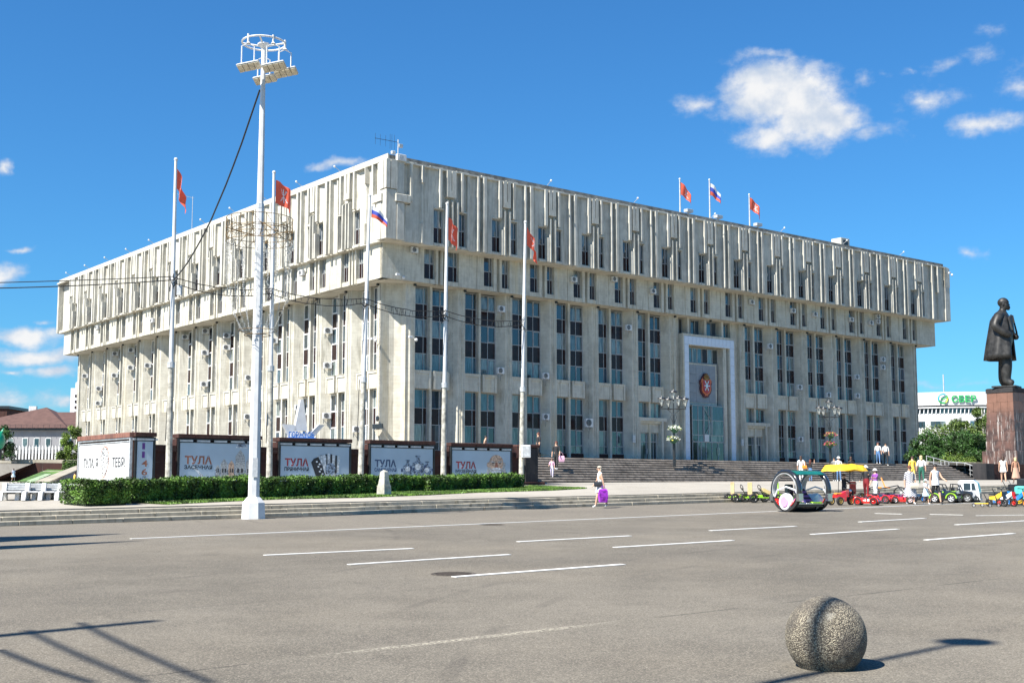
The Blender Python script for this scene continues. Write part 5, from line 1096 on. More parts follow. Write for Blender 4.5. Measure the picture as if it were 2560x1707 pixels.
def person(label, loc, h, yaw, top, bottom, hair='brown', hl=.1, stride=.25, arms=((.1, .15), (-.1, .15)), skirt=None, sleeve='short', legs='long', shoe=None, hat=None, girth=1., sit=False, glasses=False, lean=0):
    """arms: (forward swing, elbow bend) left, right.  skirt: (hem fraction, flare, material)"""
    t = thing('person', label, 'person', loc, yaw); k = h
    Vs = [(0, 0, .53), (0, 0, .61), (0, .0, .73), (0, 0, .815), (0, .005, .865), (0, .012, .915), (0, .008, .955)]
    R = [(.078*girth, .062*girth), (.07*girth, .056*girth), (.088*girth, .062*girth), (.05, .04), .028, (.046, .052), (.038, .042)]
    E = [(0, 1), (1, 2), (2, 3), (3, 4), (4, 5), (5, 6)]; bones = [(0, 1, 2), (1, 2, 1), (2, 3, 1), (3, 4, 0), (4, 5, 0), (5, 6, 0)]
    for s_, sg, (sw, bd) in ((-1, 1, arms[0]), (1, -1, arms[1])):
        b0 = len(Vs); sh = (s_*.108, 0, .795); ua, fa = .165, .15
        el_ = (s_*(.135), sin(sw)*ua, sh[2]-cos(sw)*ua); f2 = sw+bd; wr = (s_*.14, el_[1]+sin(f2)*fa, el_[2]-cos(f2)*fa); hd = (s_*.14, wr[1]+sin(f2+.15)*.05, wr[2]-cos(f2+.15)*.05)
        Vs += [sh, el_, wr, hd]; R += [.034*girth**.5, .023*girth**.5, .016, (.014, .02)]; E += [(3, b0), (b0, b0+1), (b0+1, b0+2), (b0+2, b0+3)]
        bones += [(3, b0, 1), (b0, b0+1, 1 if sleeve != 'none' else 0), (b0+1, b0+2, 1 if sleeve == 'long' else 0), (b0+2, b0+3, 0)]
        b0 = len(Vs); a = stride*sg; hp = (s_*.048, 0, .50)
        if sit: kn = (s_*.06, .23, .50); an = (s_*.06, .26, .27); to = (s_*.06, .33, .25)
        else:
            kn = (s_*.05, sin(a)*.235+.01, .50-cos(a)*.225); a2 = a-abs(stride)*.55 if a < 0 else a*.6; an = (s_*.05, kn[1]+sin(a2)*.235, max(.035, kn[2]-cos(a2)*.235)); to = (s_*.055, an[1]+.075, .014+max(0, an[2]-.04)*.5)
        Vs += [hp, kn, an, to]; R += [.056*girth, .034*girth**.5, .020, (.02, .014)]; E += [(0, b0), (b0, b0+1), (b0+1, b0+2), (b0+2, b0+3)]
        lk = 2 if legs == 'long' else 0
        bones += [(0, b0, 2), (b0, b0+1, 2 if legs in ('long', 'short') else 0), (b0+1, b0+2, lk), (b0+2, b0+3, 3)]
    Vs = [(x*k, y*k+(lean*(z-.5)*k if z > .5 else 0), z*k) for x, y, z in Vs]; R = [(r*k, r*k) if isinstance(r, float) else (r[0]*k, r[1]*k) for r in R]
    skinned('body', Vs, E, R, [SKIN, top, bottom, shoe or C('shoe_white', (.7, .7, .68))], bones, t)
    hz = Vs[5]
    hm = MB(); hm.smooth = True; cx, cy, cz = hz[0], hz[1]-.006*k, hz[2]+.018*k
    hm.ball((cx, cy-.008*k, cz+.004*k), .056*k, 14, 8, sx=1, sy=1.1, sz=1.02, fz=-.05)
    if hl > 0: hm.loft([[(cx+.052*k*cos(a), cy-.012*k+.05*k*sin(a)*(1 if sin(a) < 0 else .12), z) for a in [pi+pi*i/9 for i in range(10)]]+[(cx+.03*k*cos(a), cy-.02*k, z) for a in (0, pi)] for z in (cz+.02*k, cz-.04*k, cz-.06*k-hl*k)])
    hm.build('hair', HAIRM[hair], t)
    MB().add([(-.008*k, hz[1]+.044*k, hz[2]+.012*k), (.008*k, hz[1]+.044*k, hz[2]+.012*k), (0, hz[1]+.064*k, hz[2]-.006*k), (-.01*k, hz[1]+.046*k, hz[2]-.01*k), (.01*k, hz[1]+.046*k, hz[2]-.01*k)], [(0, 2, 1), (0, 3, 2), (1, 2, 4), (3, 4, 2)]).build('nose', SKIN, t)
    if glasses:
        MB().box(-.036*k, .036*k, hz[1]+.04*k, hz[1]+.056*k, hz[2]+.004*k, hz[2]+.02*k).build('sunglasses', M_BLACK, t)
    else:
        for s_ in (-1, 1): MB().ball((s_*.017*k, hz[1]+.047*k, hz[2]+.011*k), .005*k, 6, 4).build('eye', M_DARK, t)
    if hat: 
        MB().lathe([(.075*k, cz+.0*k), (.082*k, cz+.006*k), (.058*k, cz+.02*k), (.055*k, cz+.05*k), (.03*k, cz+.068*k), (.002, cz+.07*k)], 16, Matrix.Translation((cx, cy, 0))).build('hat', hat, t)
    if skirt:
        hem, fl, mat, ztop = skirt; m = MB(); m.smooth = True; n = 24; rings = []
        for i in range(7):
            s = i/6; z = ztop+(hem-ztop)*s; wv = .012*s*fl*3
            hipb = .095*girth if z > .5 else (.10*girth+fl*(.5-z))
            if z > .60: hipb = .082*girth
            if z > .7: hipb = .098*girth
            rings.append([((hipb+wv*sin(a*7))*cos(a)*k, (hipb*.78+wv*sin(a*7))*sin(a)*k+stride*.08*s*k*0, z*k) for a in [2*pi*j/n for j in range(n)]])
        m.loft(rings, caps=False); m.build('dress' if ztop > .7 else 'skirt', mat, t)
    return t
def stripes(name, c1, c2, sc=28, ang=.6):
    m, b, p = newmat(name); g = b.n('ShaderNodeTexCoord').outputs['Object']; s = b.n('ShaderNodeSeparateXYZ'); b.l(g, s.inputs[0])
    v = b.m('SINE', b.m('MULTIPLY', b.m('ADD', s.outputs[2], b.m('MULTIPLY', s.outputs[0], ang)), sc*2*pi/2)); b.l(b.mix(b.ramp(v, -.2, .2), c1, c2), p.inputs['Base Color']); p.inputs['Roughness'].default_value = .8; return m
def spots(name, c1, c2, sc=18, th=.3):
    m, b, p = newmat(name); g = b.n('ShaderNodeTexCoord').outputs['Object']; v = b.n('ShaderNodeTexVoronoi'); v.inputs['Scale'].default_value = sc; b.l(g, v.inputs['Vector']); b.l(b.mix(b.ramp(v.outputs['Distance'], th+.05, th), c1, c2), p.inputs['Base Color']); p.inputs['Roughness'].default_value = .8; return m
WH = C('white', (.8, .79, .77)); BK = C('black', (.02, .02, .022)); JEAN = C('denim', (.10, .2, .38)); GRN = C('green', (.02, .12, .08)); YEL = C('yellow', (.75, .52, .08)); PURP = C('purple', (.24, .06, .32)); PINK = C('pink', (.72, .42, .55)); DRED = C('dark_red', (.22, .012, .018)); TAN = C('tan', (.36, .19, .12)); LBL = C('pale_blue', (.55, .70, .78)); ORA = C('orange', (.8, .25, .02)); LIL = C('lilac', (.62, .58, .75))
def gnd(px, Y, dz=0):
    X = (px-PXC)/3086*Y; t, w = X*U.x+Y*U.y, X*V.x+Y*V.y
    z = road_z(X, Y) if w < 36 else (plaza_z(t, w) if w < 52.3 or t < 44.5 else min(3.40, 1.78+RS*(1+int((w-52.3)/TR))))
    return Vector((X, Y, z+dz))
def bag(label, loc, size, mat, yaw=0, strap=.25, kind='bag'):
    t = thing('shoulder_bag' if kind == 'bag' else 'carrier_bag', label, 'bag', loc, yaw); w, d, h = size
    MB().loft([[(x*w*k/2, y*d*k2/2, z) for x, y in ((-1, -1), (1, -1), (1, 1), (-1, 1))] for k, k2, z in ((.85, .8, -h), (1, 1, -h*.6), (.95, .8, -h*.15), (.8, .35, 0))]).build('bag_body', mat, t)
    MB().tube([(-w*.3, 0, -.01), (-w*.2, 0, strap*.7), (0, 0, strap), (w*.2, 0, strap*.7), (w*.3, 0, -.01)], .008, 4).build('strap', mat, t); return t
g = gnd(1501, 47.2)
person('elderly woman in a white top and patterned white skirt walking left across the road', g, 1.62, rad(97), WH, WH, 'grey', .03, .32, ((-.25, .1), (.3, .4)), (.36, .32, spots('white_dress_print', (.78, .77, .78), (.25, .22, .5), 14, .2), .60), 'none', 'bare', girth=1.08, lean=.04)
bag('shiny purple carrier bag in the walking woman\'s hand', g+Vector((.08, -.27, .72)), (.34, .2, .5), simple('purple_plastic', (.30, .03, .42), .25, 0, .35, 9), .3, .12, 'c'); bag('black belt pouch at the front of the walking woman', g+Vector((-.1, -.17, 1.0)), (.32, .1, .2), simple('black_leather', (.03, .03, .032), .3, 0, .2), -.1, .03)
g = gnd(1391, 71.0); person('woman in black with long auburn hair coming down the steps beside a girl', g, 1.66, rad(165), BK, BK, 'red', .14, .22, ((.2, .5), (.1, .2))); bag('pink bag carried by the woman in black', g+Vector((.30, -.12, .80)), (.32, .16, .34), PINK, .2, .2)
person('little girl in pink holding the hand of the woman in black', gnd(1380, 69.8), 1.08, rad(172), PINK, LIL, 'red', .05, .2, ((.1, .3), (.5, .6)))
person('person in black walking behind the dark stair block', gnd(1346, 72.6, -.1), 1.6, rad(120), BK, BK, 'red', .04, .2)
person('bare shouldered man seen above the portrait poster', gnd(1211, 80.3)*1+Vector((0, 0, 3.4-gnd(1211, 80.3).z)), 1.62, rad(-100), SKIN, BK, 'dark', 0, .1, sleeve='none', lean=.12)
g = gnd(2004, 80); person('woman with long brown hair and white shirt seen above the green canopy', g, 1.68, rad(-15), WH, WH, 'brown', .12, .1); bag('orange bag on the hip of the woman in the white shirt', g+Vector((.18, -.16, 1.05)), (.3, .12, .2), ORA, 0, .3)
person('girl with auburn hair in a black top lifting one arm to her face', gnd(2027, 81), 1.46, rad(-30), BK, JEAN, 'red', .14, .05, ((.2, .3), (1.6, 1.5)))
person('person in a dark cap behind the yellow canopy, leftmost', gnd(2087, 82.4), 1.62, rad(150), C('grey', (.2, .2, .2)), BK, 'dark', 0, .1); person('person in a white cap behind the yellow canopy', gnd(2098, 82.2), 1.66, rad(190), WH, JEAN, 'dark', 0, .1, hat=WH); person('dark haired person behind the right part of the yellow canopy', gnd(2129, 83), 1.68, rad(10), BK, BK, 'brown', .02, .1)
person('man in a black jacket and dark red trousers beside the yellow canopy', gnd(2166, 56.6), 1.56, rad(150), BK, DRED, 'blond', 0, .08, ((.8, 1.0), (.3, .6)), girth=1.2, sleeve='long', hat=WH)
person('child with a white sun hat, purple shirt and white trousers', gnd(2189, 55.6), 1.42, rad(120), PURP, WH, 'brown', .02, .1, ((.9, .8), (.2, .3)), hat=WH)
g = gnd(2275, 49.9); person('woman in a black and white striped dress with sunglasses', g, 1.58, rad(190), stripes('striped_top', (.75, .75, .75), (.02, .02, .06), 27), WH, 'red', .0, .22, ((.1, .1), (-.1, .2)), (.2, .22, stripes('striped_dress', (.75, .75, .75), (.02, .02, .06), 27), .80), 'short', 'bare', glasses=True, girth=1.12)
bag('cream shoulder bag in front of the striped dress', g+Vector((.1, -.22, .86)), (.34, .1, .2), C('cream', (.7, .62, .48)), .2, .5)
person('toddler in a white top, pale blue dress and white hat', gnd(2314, 50.2), 1.02, rad(205), WH, LBL, 'blond', .0, .2, ((.3, .3), (.9, .3)), (.33, .35, LBL, .62), 'short', 'bare', hat=WH)
person('woman in a loose white top and black shorts with sunglasses and a visor', gnd(2339, 50.4), 1.64, rad(200), spots('white_top_print', (.8, .8, .8), (.03, .03, .03), 9, .16), BK, 'dark', 0, .28, ((.5, .6), (-.2, .3)), (.47, .1, spots('white_top_print_long', (.8, .8, .8), (.03, .03, .03), 9, .16), .80), 'none', 'short', shoe=BK, glasses=True)
person('person in a yellow shirt and red cap walking away on the paving', gnd(2283, 76), 1.66, rad(10), YEL, YEL, 'brown', 0, .2, hat=None, legs='short'); person('blond woman in a white top and dark green trousers seen from behind', gnd(2305, 72.5), 1.7, rad(-5), WH, GRN, 'blond', .06, .22, ((.2, .2), (-.2, .2)), girth=1.12)
person('woman in a white top and blue jeans at the top of the steps', gnd(2198, 93.2), 1.62, rad(170), WH, JEAN, 'red', .1, .22); person('man in a white shirt and black trousers at the top of the steps', gnd(2217, 93.6), 1.76, rad(178), WH, BK, 'dark', 0, .18, ((-.1, .2), (.3, .8)))
person('young woman in a short white dress with a long brown plait, walking away', gnd(2510, 75.4), 1.68, rad(-10), WH, WH, 'brown', .26, .25, ((.1, .1), (-.1, .1)), (.42, .25, WH, .80), 'none', 'bare', shoe=WH)
person('woman in a brown belted outfit walking away near the plinth of the statue', gnd(2541, 75.4), 1.6, rad(5), TAN, TAN, 'blond', .05, .2, ((.1, .1), (-.1, .1)), (.2, .2, C('pale_tan', (.45, .28, .2)), .6), 'short', 'bare', shoe=BK)
person('girl in a white and lilac dress on the ramp at the far left', Vector((at(33, 1200, 78).x, 78, at(33, 1201, 78).z)), .78, rad(60), LIL, WH, 'brown', .06, .2, skirt=(.3, .4, LBL, .8), legs='bare'); person('boy in a yellow shirt at the left end of the hedge', Vector((at(186, 1210, 58).x, 58, 1.42)), 1.0, rad(-60), YEL, JEAN, 'dark', 0, .1); person('worker in an orange vest by the shrub behind the brown wall', Vector((at(169, 1160, 96).x, 96, 2.35)), 1.45, rad(90), ORA, ORA, 'dark', 0, .1, lean=.3)
# ---------------------------------------------------------------- ride-on vehicles
CAR = lambda n, c: simple('gloss_'+n, c, .18, 0, .06, 3, coat=.8)
G_RED = CAR('red', (.62, .022, .018)); G_BLACK = CAR('black', (.018, .02, .024)); G_WHITE = CAR('white', (.78, .79, .8)); G_GREEN = CAR('lime', (.32, .62, .03)); G_MAG = CAR('magenta', (.30, .02, .14)); G_YEL = CAR('yellow', (.85, .52, .02)); G_ORA = CAR('orange', (.85, .28, .03)); G_PINK = CAR('pink', (.70, .32, .62)); G_BLUE = CAR('blue', (.02, .22, .6)); G_TEAL = simple('green_canopy_plastic', (.01, .14, .11), .25, 0, .1, 3, coat=.5)
CHR = simple('chrome', (.72, .72, .72), .12, .95, .05); G_BEI = CAR('beige', (.66, .48, .24)); GLD = simple('gold_rim', (.6, .42, .12), .3, .5, .1); GLASSD = simple('dark_windscreen', (.03, .045, .06), .08, 0, .1)
def wheel(par, x, y, r, w, rim=None, yaw=0, z=None, spokes=5, name='wheel'):
    M = Matrix.Translation((x, y, r if z is None else z)) @ Matrix.Rotation(yaw, 4, 'Z') @ Matrix.Rotation(pi/2, 4, 'Y')
    o = MB().lathe([(r*.62, -w/2), (r*.9, -w/2), (r, -w*.3), (r, w*.3), (r*.9, w/2), (r*.62, w/2), (r*.58, 0)], 20, M, caps=False).build(name, M_RUBBER, par)
    m = MB(); m.lathe([(r*.63, -w*.42), (r*.55, -w*.3), (r*.55, w*.3), (r*.63, w*.42)], 18, M, caps=False); m.lathe([(r*.14, -w*.4), (r*.14, w*.4)], 8, M)
    for k in range(spokes): a = 2*pi*k/spokes; m.box(-r*.06, r*.06, r*.1, r*.58, -w*.3, w*.3, M @ Matrix.Rotation(a, 4, 'Z'))
    m.build('rim', rim or M_WGREY, o); return o
def toy_car(label, px, Y, yaw, L, col, kind='sport', acc=None, trim=None, h=None):
    t = thing('ride_on_'+('jeep' if kind == 'jeep' else 'car'), label, 'toy car', gnd(px, Y), yaw, 'children\'s electric cars for hire'); Wd = L*.56; r = L*.145 if kind == 'sport' else L*.17; H = h or (L*.34 if kind == 'sport' else L*.52)
    def ring(y, z0, z1, w, q=.78): return [(-w/2, y, z0), (w/2, y, z0), (w/2*1.02, y, z0+(z1-z0)*.55), (w/2*q, y, z1), (-w/2*q, y, z1), (-w/2*1.02, y, z0+(z1-z0)*.55)]
    b0 = r*.5
    if kind == 'sport': pr = [(-.5, .3, .86, .8), (-.46, .42, .95, .85), (-.3, .5, 1.0, .9), (-.05, .56, 1.0, .9), (.12, .66, .98, .8), (.3, .78, 1, .8), (.44, .82, .95, .8), (.5, .7, .85, .8)]
    else: pr = [(-.5, .55, .9, .9), (-.47, .68, 1, .94), (-.2, .74, 1, .94), (-.05, .76, 1, .92), (.15, .74, 1, .92), (.46, .8, 1, .92), (.5, .7, .9, .9)]
    MB().loft([ring(y*L, b0, b0+(H-b0)*zz/.9, Wd*ww, q) for y, zz, ww, q in pr]).build('body', col, t)
    # windscreen, seat, steering wheel, lights, bumper, bonnet lines
    MB().add([(-Wd*.36, -.1*L, H*.62), (Wd*.36, -.1*L, H*.62), (Wd*.3, .06*L, H*1.02), (-Wd*.3, .06*L, H*1.02), (-Wd*.36, -.08*L, H*.60), (Wd*.36, -.08*L, H*.60), (Wd*.3, .08*L, H*1.0), (-Wd*.3, .08*L, H*1.0)], [(0, 1, 2, 3), (7, 6, 5, 4), (0, 4, 5, 1), (3, 2, 6, 7), (0, 3, 7, 4), (1, 5, 6, 2)]).build('windscreen', GLASSD, t)
    MB().bbox(-Wd*.2, Wd*.2, .22*L, .34*L, H*.6, H*1.08, .02).build('seat', M_BLACK, t)
    MB().tube([(.07*L*cos(a), .12*L, H*.9+.07*L*sin(a)) for a in [2*pi*i/12 for i in range(12)]], .01, 4, closed=True).build('steering_wheel', M_BLACK, t)
    for s_ in (-1, 1):
        MB().extr([(s_*Wd*.22, -.492*L, H*.42), (s_*Wd*.44, -.47*L, H*.46), (s_*Wd*.42, -.45*L, H*.56), (s_*Wd*.24, -.47*L, H*.5)], (0, -.03*L, 0)).build('headlight', G_WHITE if kind == 'jeep' else CHR, t)
        MB().cb((s_*Wd*.56, -.02*L, H*.78), (Wd*.12, .05*L, .05*L)).build('wing_mirror', acc or col, t)
        for y in (-.31, .31):
            wheel(t, s_*Wd*.5, y*L, r, Wd*.17, trim)
            m = MB(); n = 8; pts = [(cos(pi*i/n)*r*1.25, sin(pi*i/n)*r*1.2) for i in range(n+1)]; x0 = s_*Wd*.42; x1 = s_*Wd*.6
            m.loft([[(x, y*L+a, r+b_) for a, b_ in pts]+[(x, y*L+a*.82, r+b_*.86) for a, b_ in pts[::-1]] for x in (x0, x1)]).build('wheel_arch', acc if kind == 'jeep' and acc else col, t)
    MB().bbox(-Wd*.42, Wd*.42, -.54*L, -.47*L, b0*.9, b0+.09*L, .01).build('bumper', M_BLACK, t)
    m = MB(); 
    for i in range(4): m.box(-Wd*.18+i*Wd*.1, -Wd*.12+i*Wd*.1, -.505*L, -.495*L, H*.34, H*.5)
    m.build('grille', M_BLACK if kind != 'jeep' else CHR, t)
    if kind == 'jeep':
        m = MB()
        for s_ in (-1, 1): m.tube([(s_*Wd*.4, .36*L, H*.7), (s_*Wd*.36, .32*L, H*1.35), (s_*Wd*.34, .05*L, H*1.3), (s_*Wd*.36, -.02*L, H*.95)], .014*L/.6, 5)
        m.tube([(-Wd*.36, .32*L, H*1.35), (Wd*.36, .32*L, H*1.35)], .018, 5); m.build('roll_bar', M_BLACK, t)
        if acc: MB().bbox(-Wd*.38, Wd*.38, -.46*L, -.14*L, H*.72, H*.84, .02).build('bonnet', acc, t)
    else: MB().bbox(-Wd*.45, Wd*.45, .43*L, .5*L, H*.98, H*1.03, .005).build('spoiler', acc or col, t)
    return t
toy_car('red sports toy car with black wheels, leftmost of the red cars in front', 2167, 49.6, rad(62), 1.02, G_RED, trim=G_RED)
toy_car('glossy red toy car with a white nose just behind the leftmost red one', 2203, 51.6, rad(48), 1.1, G_RED, trim=CHR)
toy_car('magenta toy car with a dark blue windscreen between two red cars', 2233, 52.9, rad(40), 1.1, G_MAG, trim=M_WGREY); toy_car('red toy car at the striped dress woman\'s left side', 2256, 51.4, rad(70), .98, G_RED, trim=G_WHITE)
toy_car('black toy jeep with a lime green bonnet right of the white top woman', 2363, 52.0, rad(52), 1.12, G_BLACK, 'jeep', G_GREEN, G_WHITE); toy_car('all black toy jeep beside the white toy truck', 2401, 52.6, rad(58), 1.1, G_BLACK, 'jeep', None, DRED and M_WGREY)
toy_car('dark toy car half hidden between the striped dress and the toddler', 2297, 53.2, rad(50), 1.0, G_BLACK, 'sport', None, G_BLUE)
# white toy truck cab
t = thing('toy_truck', 'white ride-on toy truck cab with big side windows', 'toy truck', gnd(2424, 53.0), rad(62), 'children\'s electric cars for hire')
q = [(-.44, .12), (.42, .12), (.42, .86), (.34, .93), (-.2, .93), (-.36, .8), (-.42, .42)]
MB().extr([(-.33, y, z) for y, z in q], (.66, 0, 0)).build('cab', G_WHITE, t)
for s_ in (-1, 1):
    MB().extr([(s_*.332, y, z) for y, z in ((-.3, .5), (-.24, .8), (-.12, .8), (-.12, .5))], (s_*.006, 0, 0)).build('side_window', GLASSD, t); MB().extr([(s_*.332, y, z) for y, z in ((-.08, .5), (-.08, .8), (.2, .8), (.2, .5))], (s_*.006, 0, 0)).build('side_window', GLASSD, t)
    MB().extr([(s_*.332, y, z) for y, z in ((-.25, .36), (.0, .36), (-.08, .43), (-.2, .43))], (s_*.005, 0, 0)).build('blue_decal', G_BLUE, t)
    for y in (-.28, .28): wheel(t, s_*.3, y, .135, .12)
    MB().cb((s_*.25, -.43, .3), (.12, .03, .06)).build('headlight', CHR, t)
MB().extr([(-.28, -.425, .46), (.28, -.425, .46), (.26, -.35, .8), (-.26, -.35, .8)], (0, -.01, .002)).build('windscreen', GLASSD, t)
m = MB()
for i in range(4): m.box(-.22, .22, -.455, -.435, .16+i*.05, .18+i*.05)
m.build('grille', M_BLACK, t); MB().bbox(-.33, .33, -.47, -.42, .08, .15, .01).build('bumper', M_WGREY, t)
# two-wheeled ring vehicle
t = thing('ring_wheel_buggy', 'futuristic ride-on buggy with two tall ring wheels and a dark green canopy', 'ride-on vehicle', gnd(2002, 43.4), rad(30))
RR = .73
for s_ in (-1, 1):
    x = s_*.68
    def arc(a0, a1, r, n=22): return [(x, r*cos(rad(a0+(a1-a0)*i/n)), RR+r*sin(rad(a0+(a1-a0)*i/n))) for i in range(n+1)]
    m = MB(); m.smooth = True
    rings = []
    for (xx, y, z) in arc(-25, 205, 1): 
        cy, cz = y, z-RR; rings.append([(x+dx, cy*(RR-.055+dr), RR+cz*(RR-.055+dr)) for dx, dr in ((-.09, -.04), (-.07, .045), (0, .06), (.07, .045), (.09, -.04), (0, -.055))])
    m.loft(rings); m.build('arch_fender', G_BLACK, t)
    MB().loft([[(x+dx, y*(RR+.008+dr), RR+(z-RR)*(RR+.008+dr)) for dx, dr in ((-.035, 0), (0, .008), (.035, 0), (0, -.01))] for (xx, y, z) in arc(15, 75, 1)]).build('silver_trim', CHR, t)
    MB().loft([[(x+dx, y*(RR-.12+dr), RR+(z-RR)*(RR-.12+dr)) for dx, dr in ((-.1, 0), (.1, 0), (.1, -.02), (-.1, -.02))] for (xx, y, z) in arc(-10, 190, 1)]).build('inner_lining', M_WGREY, t)
    w_ = MB(); w_.loft([[(x+dx, y*(RR-.03+dr), RR+(z-RR)*(RR-.03+dr)) for dx, dr in ((-.07, -.08), (-.06, .02), (0, .03), (.06, .02), (.07, -.08))] for (xx, y, z) in arc(205, 335, 1)]); w_.build('tyre', M_RUBBER, t)
    MB().loft([[(x+dx, y*(RR-.14), RR+(z-RR)*(RR-.14)+dr) for dx, dr in ((-.075, 0), (.075, 0), (.075, .02), (-.075, .02))] for (xx, y, z) in arc(210, 330, 1)]).build('red_rim_strip', G_RED, t)
    Mx = Matrix.Translation((x, 0, .34)) @ Matrix.Rotation(pi/2, 4, 'Y'); MB().lathe([(.27, -.1), (.30, -.05), (.30, .05), (.27, .1)], 24, Mx).build('hub_shell', G_WHITE, t); MB().lathe([(.17, -.13), (.2, -.1), (.2, .1), (.17, .13)], 20, Mx).build('hub_disc', G_PINK, t)
    MB().tube([(x, -.62, .5), (x, -.45, .75), (x, 0, .86), (x, .45, .74), (x, .6, .5)], .03, 6).build('side_rail', G_WHITE, t)
    for s2 in (-1, 1): MB().cb((x, s2*.66, .5), (.2, .14, .26)).build('chrome_box', CHR, t)
m = MB(); pts = [(-.5, 1.30), (-.34, 1.40), (0, 1.44), (.34, 1.40), (.5, 1.30)]
m.loft([[(x, y, z) for y, z in pts]+[(x, y, z-.03) for y, z in pts[::-1]] for x in (-.62, -.3, 0, .3, .62)]); m.build('canopy', G_TEAL, t)
MB().bbox(-.62, .62, -.45, .45, .17, .27, .03).build('floor', G_BLACK, t); MB().bbox(-.6, .6, -.5, -.44, .26, .31, .01).build('front_bar', CHR, t)
MB().bbox(-.42, -.05, .05, .38, .27, .46, .04).bbox(-.42, -.05, .30, .40, .46, .95, .03).build('seat', G_BLACK, t); MB().bbox(.05, .42, .05, .38, .27, .46, .04).build('seat', G_BLACK, t)
MB().add([(-.1, -.2, .3), (.42, -.2, .3), (.42, .3, .8), (-.1, .3, .8), (-.1, -.15, .28), (.42, -.15, .28), (.42, .35, .78), (-.1, .35, .78)], [(0, 1, 2, 3), (7, 6, 5, 4), (0, 4, 5, 1), (3, 2, 6, 7), (0, 3, 7, 4), (1, 5, 6, 2)]).build('backrest', stripes('purple_slats', (.35, .12, .34), (.03, .02, .03), 14, 0), t)
MB().loft([[(-.5, -.42, .27), (-.1, -.42, .27), (-.1, -.1, .27), (-.5, -.1, .27)], [(-.42, -.36, .42), (-.15, -.3, .45), (-.15, -.15, .5), (-.42, -.15, .48)]]).build('front_console', G_PINK, t); MB().cb((.3, -.42, .31), (.42, .16, .07)).build('lime_pad', G_GREEN, t); MB().cb((-.42, -.42, .31), (.2, .14, .07)).build('lime_pad', G_GREEN, t)
MB().tube([(-.28+.13*cos(a), -.14, .86+.13*sin(a)) for a in [2*pi*i/14 for i in range(14)]], .018, 5, closed=True).tube([(-.28, -.12, .86), (-.26, -.2, .5)], .02, 5).tube([(-.4, -.14, .86), (-.16, -.14, .86)], .012, 4).build('steering_wheel', G_BLACK, t)
MB().lathe([(.15, 0), (.15, 1.1)], 16, Matrix.Translation((-.55, -.02, .15)) @ Matrix.Rotation(pi/2, 4, 'Y')).build('axle_drum', G_BLACK, t)
MB().loft([[(.62-i*.06, -.3+.0*i, .25), (.62-i*.06, .35, .25), (.62-i*.06, .3-.05*i, .62-.07*i), (.62-i*.06, -.2+.05*i, .62-.07*i)] for i in range(4)]).build('white_side_shell', G_WHITE, t)
# pedal karts
def kart(label, px, Y, yaw, fc, seatc, rim, nose=None, L=1.25, canopy=False):
    t = thing('pedal_kart', label, 'pedal kart', gnd(px, Y), yaw, 'pedal karts for hire'); wd = .5
    m = MB()
    for s_ in (-1, 1): m.tube([(s_*.1, -.5*L, .2), (s_*.2, -.1*L, .2), (s_*.22, .35*L, .24)], .028, 6)
    m.tube([(-wd*.8, -.36*L, .2), (wd*.8, -.36*L, .2)], .022, 6); m.tube([(-wd*.8, .36*L, .2), (wd*.8, .36*L, .2)], .022, 6); m.build('frame', fc, t)
    for s_ in (-1, 1):
        for y in (-.36, .36): wheel(t, s_*wd*.85, y*L, .19, .12, rim)
        MB().tube([(s_*wd*.85, -.36*L-.22, .28), (s_*wd*.85, -.36*L-.1, .42), (s_*wd*.85, -.36*L+.12, .42)], .03, 5).build('mudguard', M_BLACK, t)
    MB().loft([[(x, y, z) for x in (-.19, .19) for y in ((.1*L, .3*L) if x < 0 else (.3*L, .1*L))] for z in (.3, .36)]).bbox(-.19, .19, .30*L, .34*L, .34, .86, .015).build('seat', seatc, t)
    MB().tube([(0, -.2*L, .22), (0, -.02*L, .62)], .02, 5).tube([(.14*cos(a), -.02*L+.04*sin(a), .63+.12*sin(a)) for a in [2*pi*i/12 for i in range(12)]], .016, 5, closed=True).build('steering_wheel', M_BLACK, t)
    if nose: MB().loft([[(x*w, y, z+dz) for x, dz in ((-1, -.1), (1, -.1), (.8, .06), (-.8, .06))] for y, z, w in ((-.55*L, .34, .09), (-.4*L, .4, .14), (-.12*L, .56, .15))]).build('nose_cone', nose, t)
    if canopy:
        m = MB()
        for s_ in (-1, 1): m.tube([(s_*.42, -.55*L, .25), (s_*.42, -.5*L, 1.45)], .014, 5).tube([(s_*.42, .5*L, .25), (s_*.42, .5*L, 1.45)], .014, 5)
        m.build('canopy_posts', M_BLACK, t)
        q = MB(); q.smooth = True; n = 10
        for i in range(n+1):
            for j in range(n+1):
                x = -.6+1.2*i/n; y = (-.72+1.44*j/n)*L*.78; e = max(abs(x)/.6, abs(y)/(.72*L*.78)); q.v.append((x, y, 1.62-.10*abs(y)/L-.02*sin(9*x)*cos(7*y)-(.26 if e > .98 else 0)))
        for i in range(n):
            for j in range(n): a = i*(n+1)+j; q.f.append((a, a+n+1, a+n+2, a+1)); q.mi.append(0); q.sm.append(True)
        q.build('canopy', simple('yellow_canopy', (.82, .50, .03), .45, 0, .12, 6), t)
    else: 
        if fc is not G_RED: MB().bbox(-.16, .16, -.1*L, .1*L, .2, .32, .03).build('lime_panel', fc, t)
    return t
kart('pedal kart with beige seat and lime panels, leftmost of all the vehicles', 1853, 53.6, rad(100), G_GREEN, G_BEI, M_BLACK, None, 1.25); kart('lime and black pedal kart with a long beige nose, left of the ring buggy', 1897, 53.0, rad(105), G_GREEN, G_BEI, M_BLACK, G_BEI, 1.3)
kart('red pedal kart with a yellow cloth canopy and a rider', 2112, 54.6, rad(-60), G_RED, G_RED, GLD, None, 1.5, True)
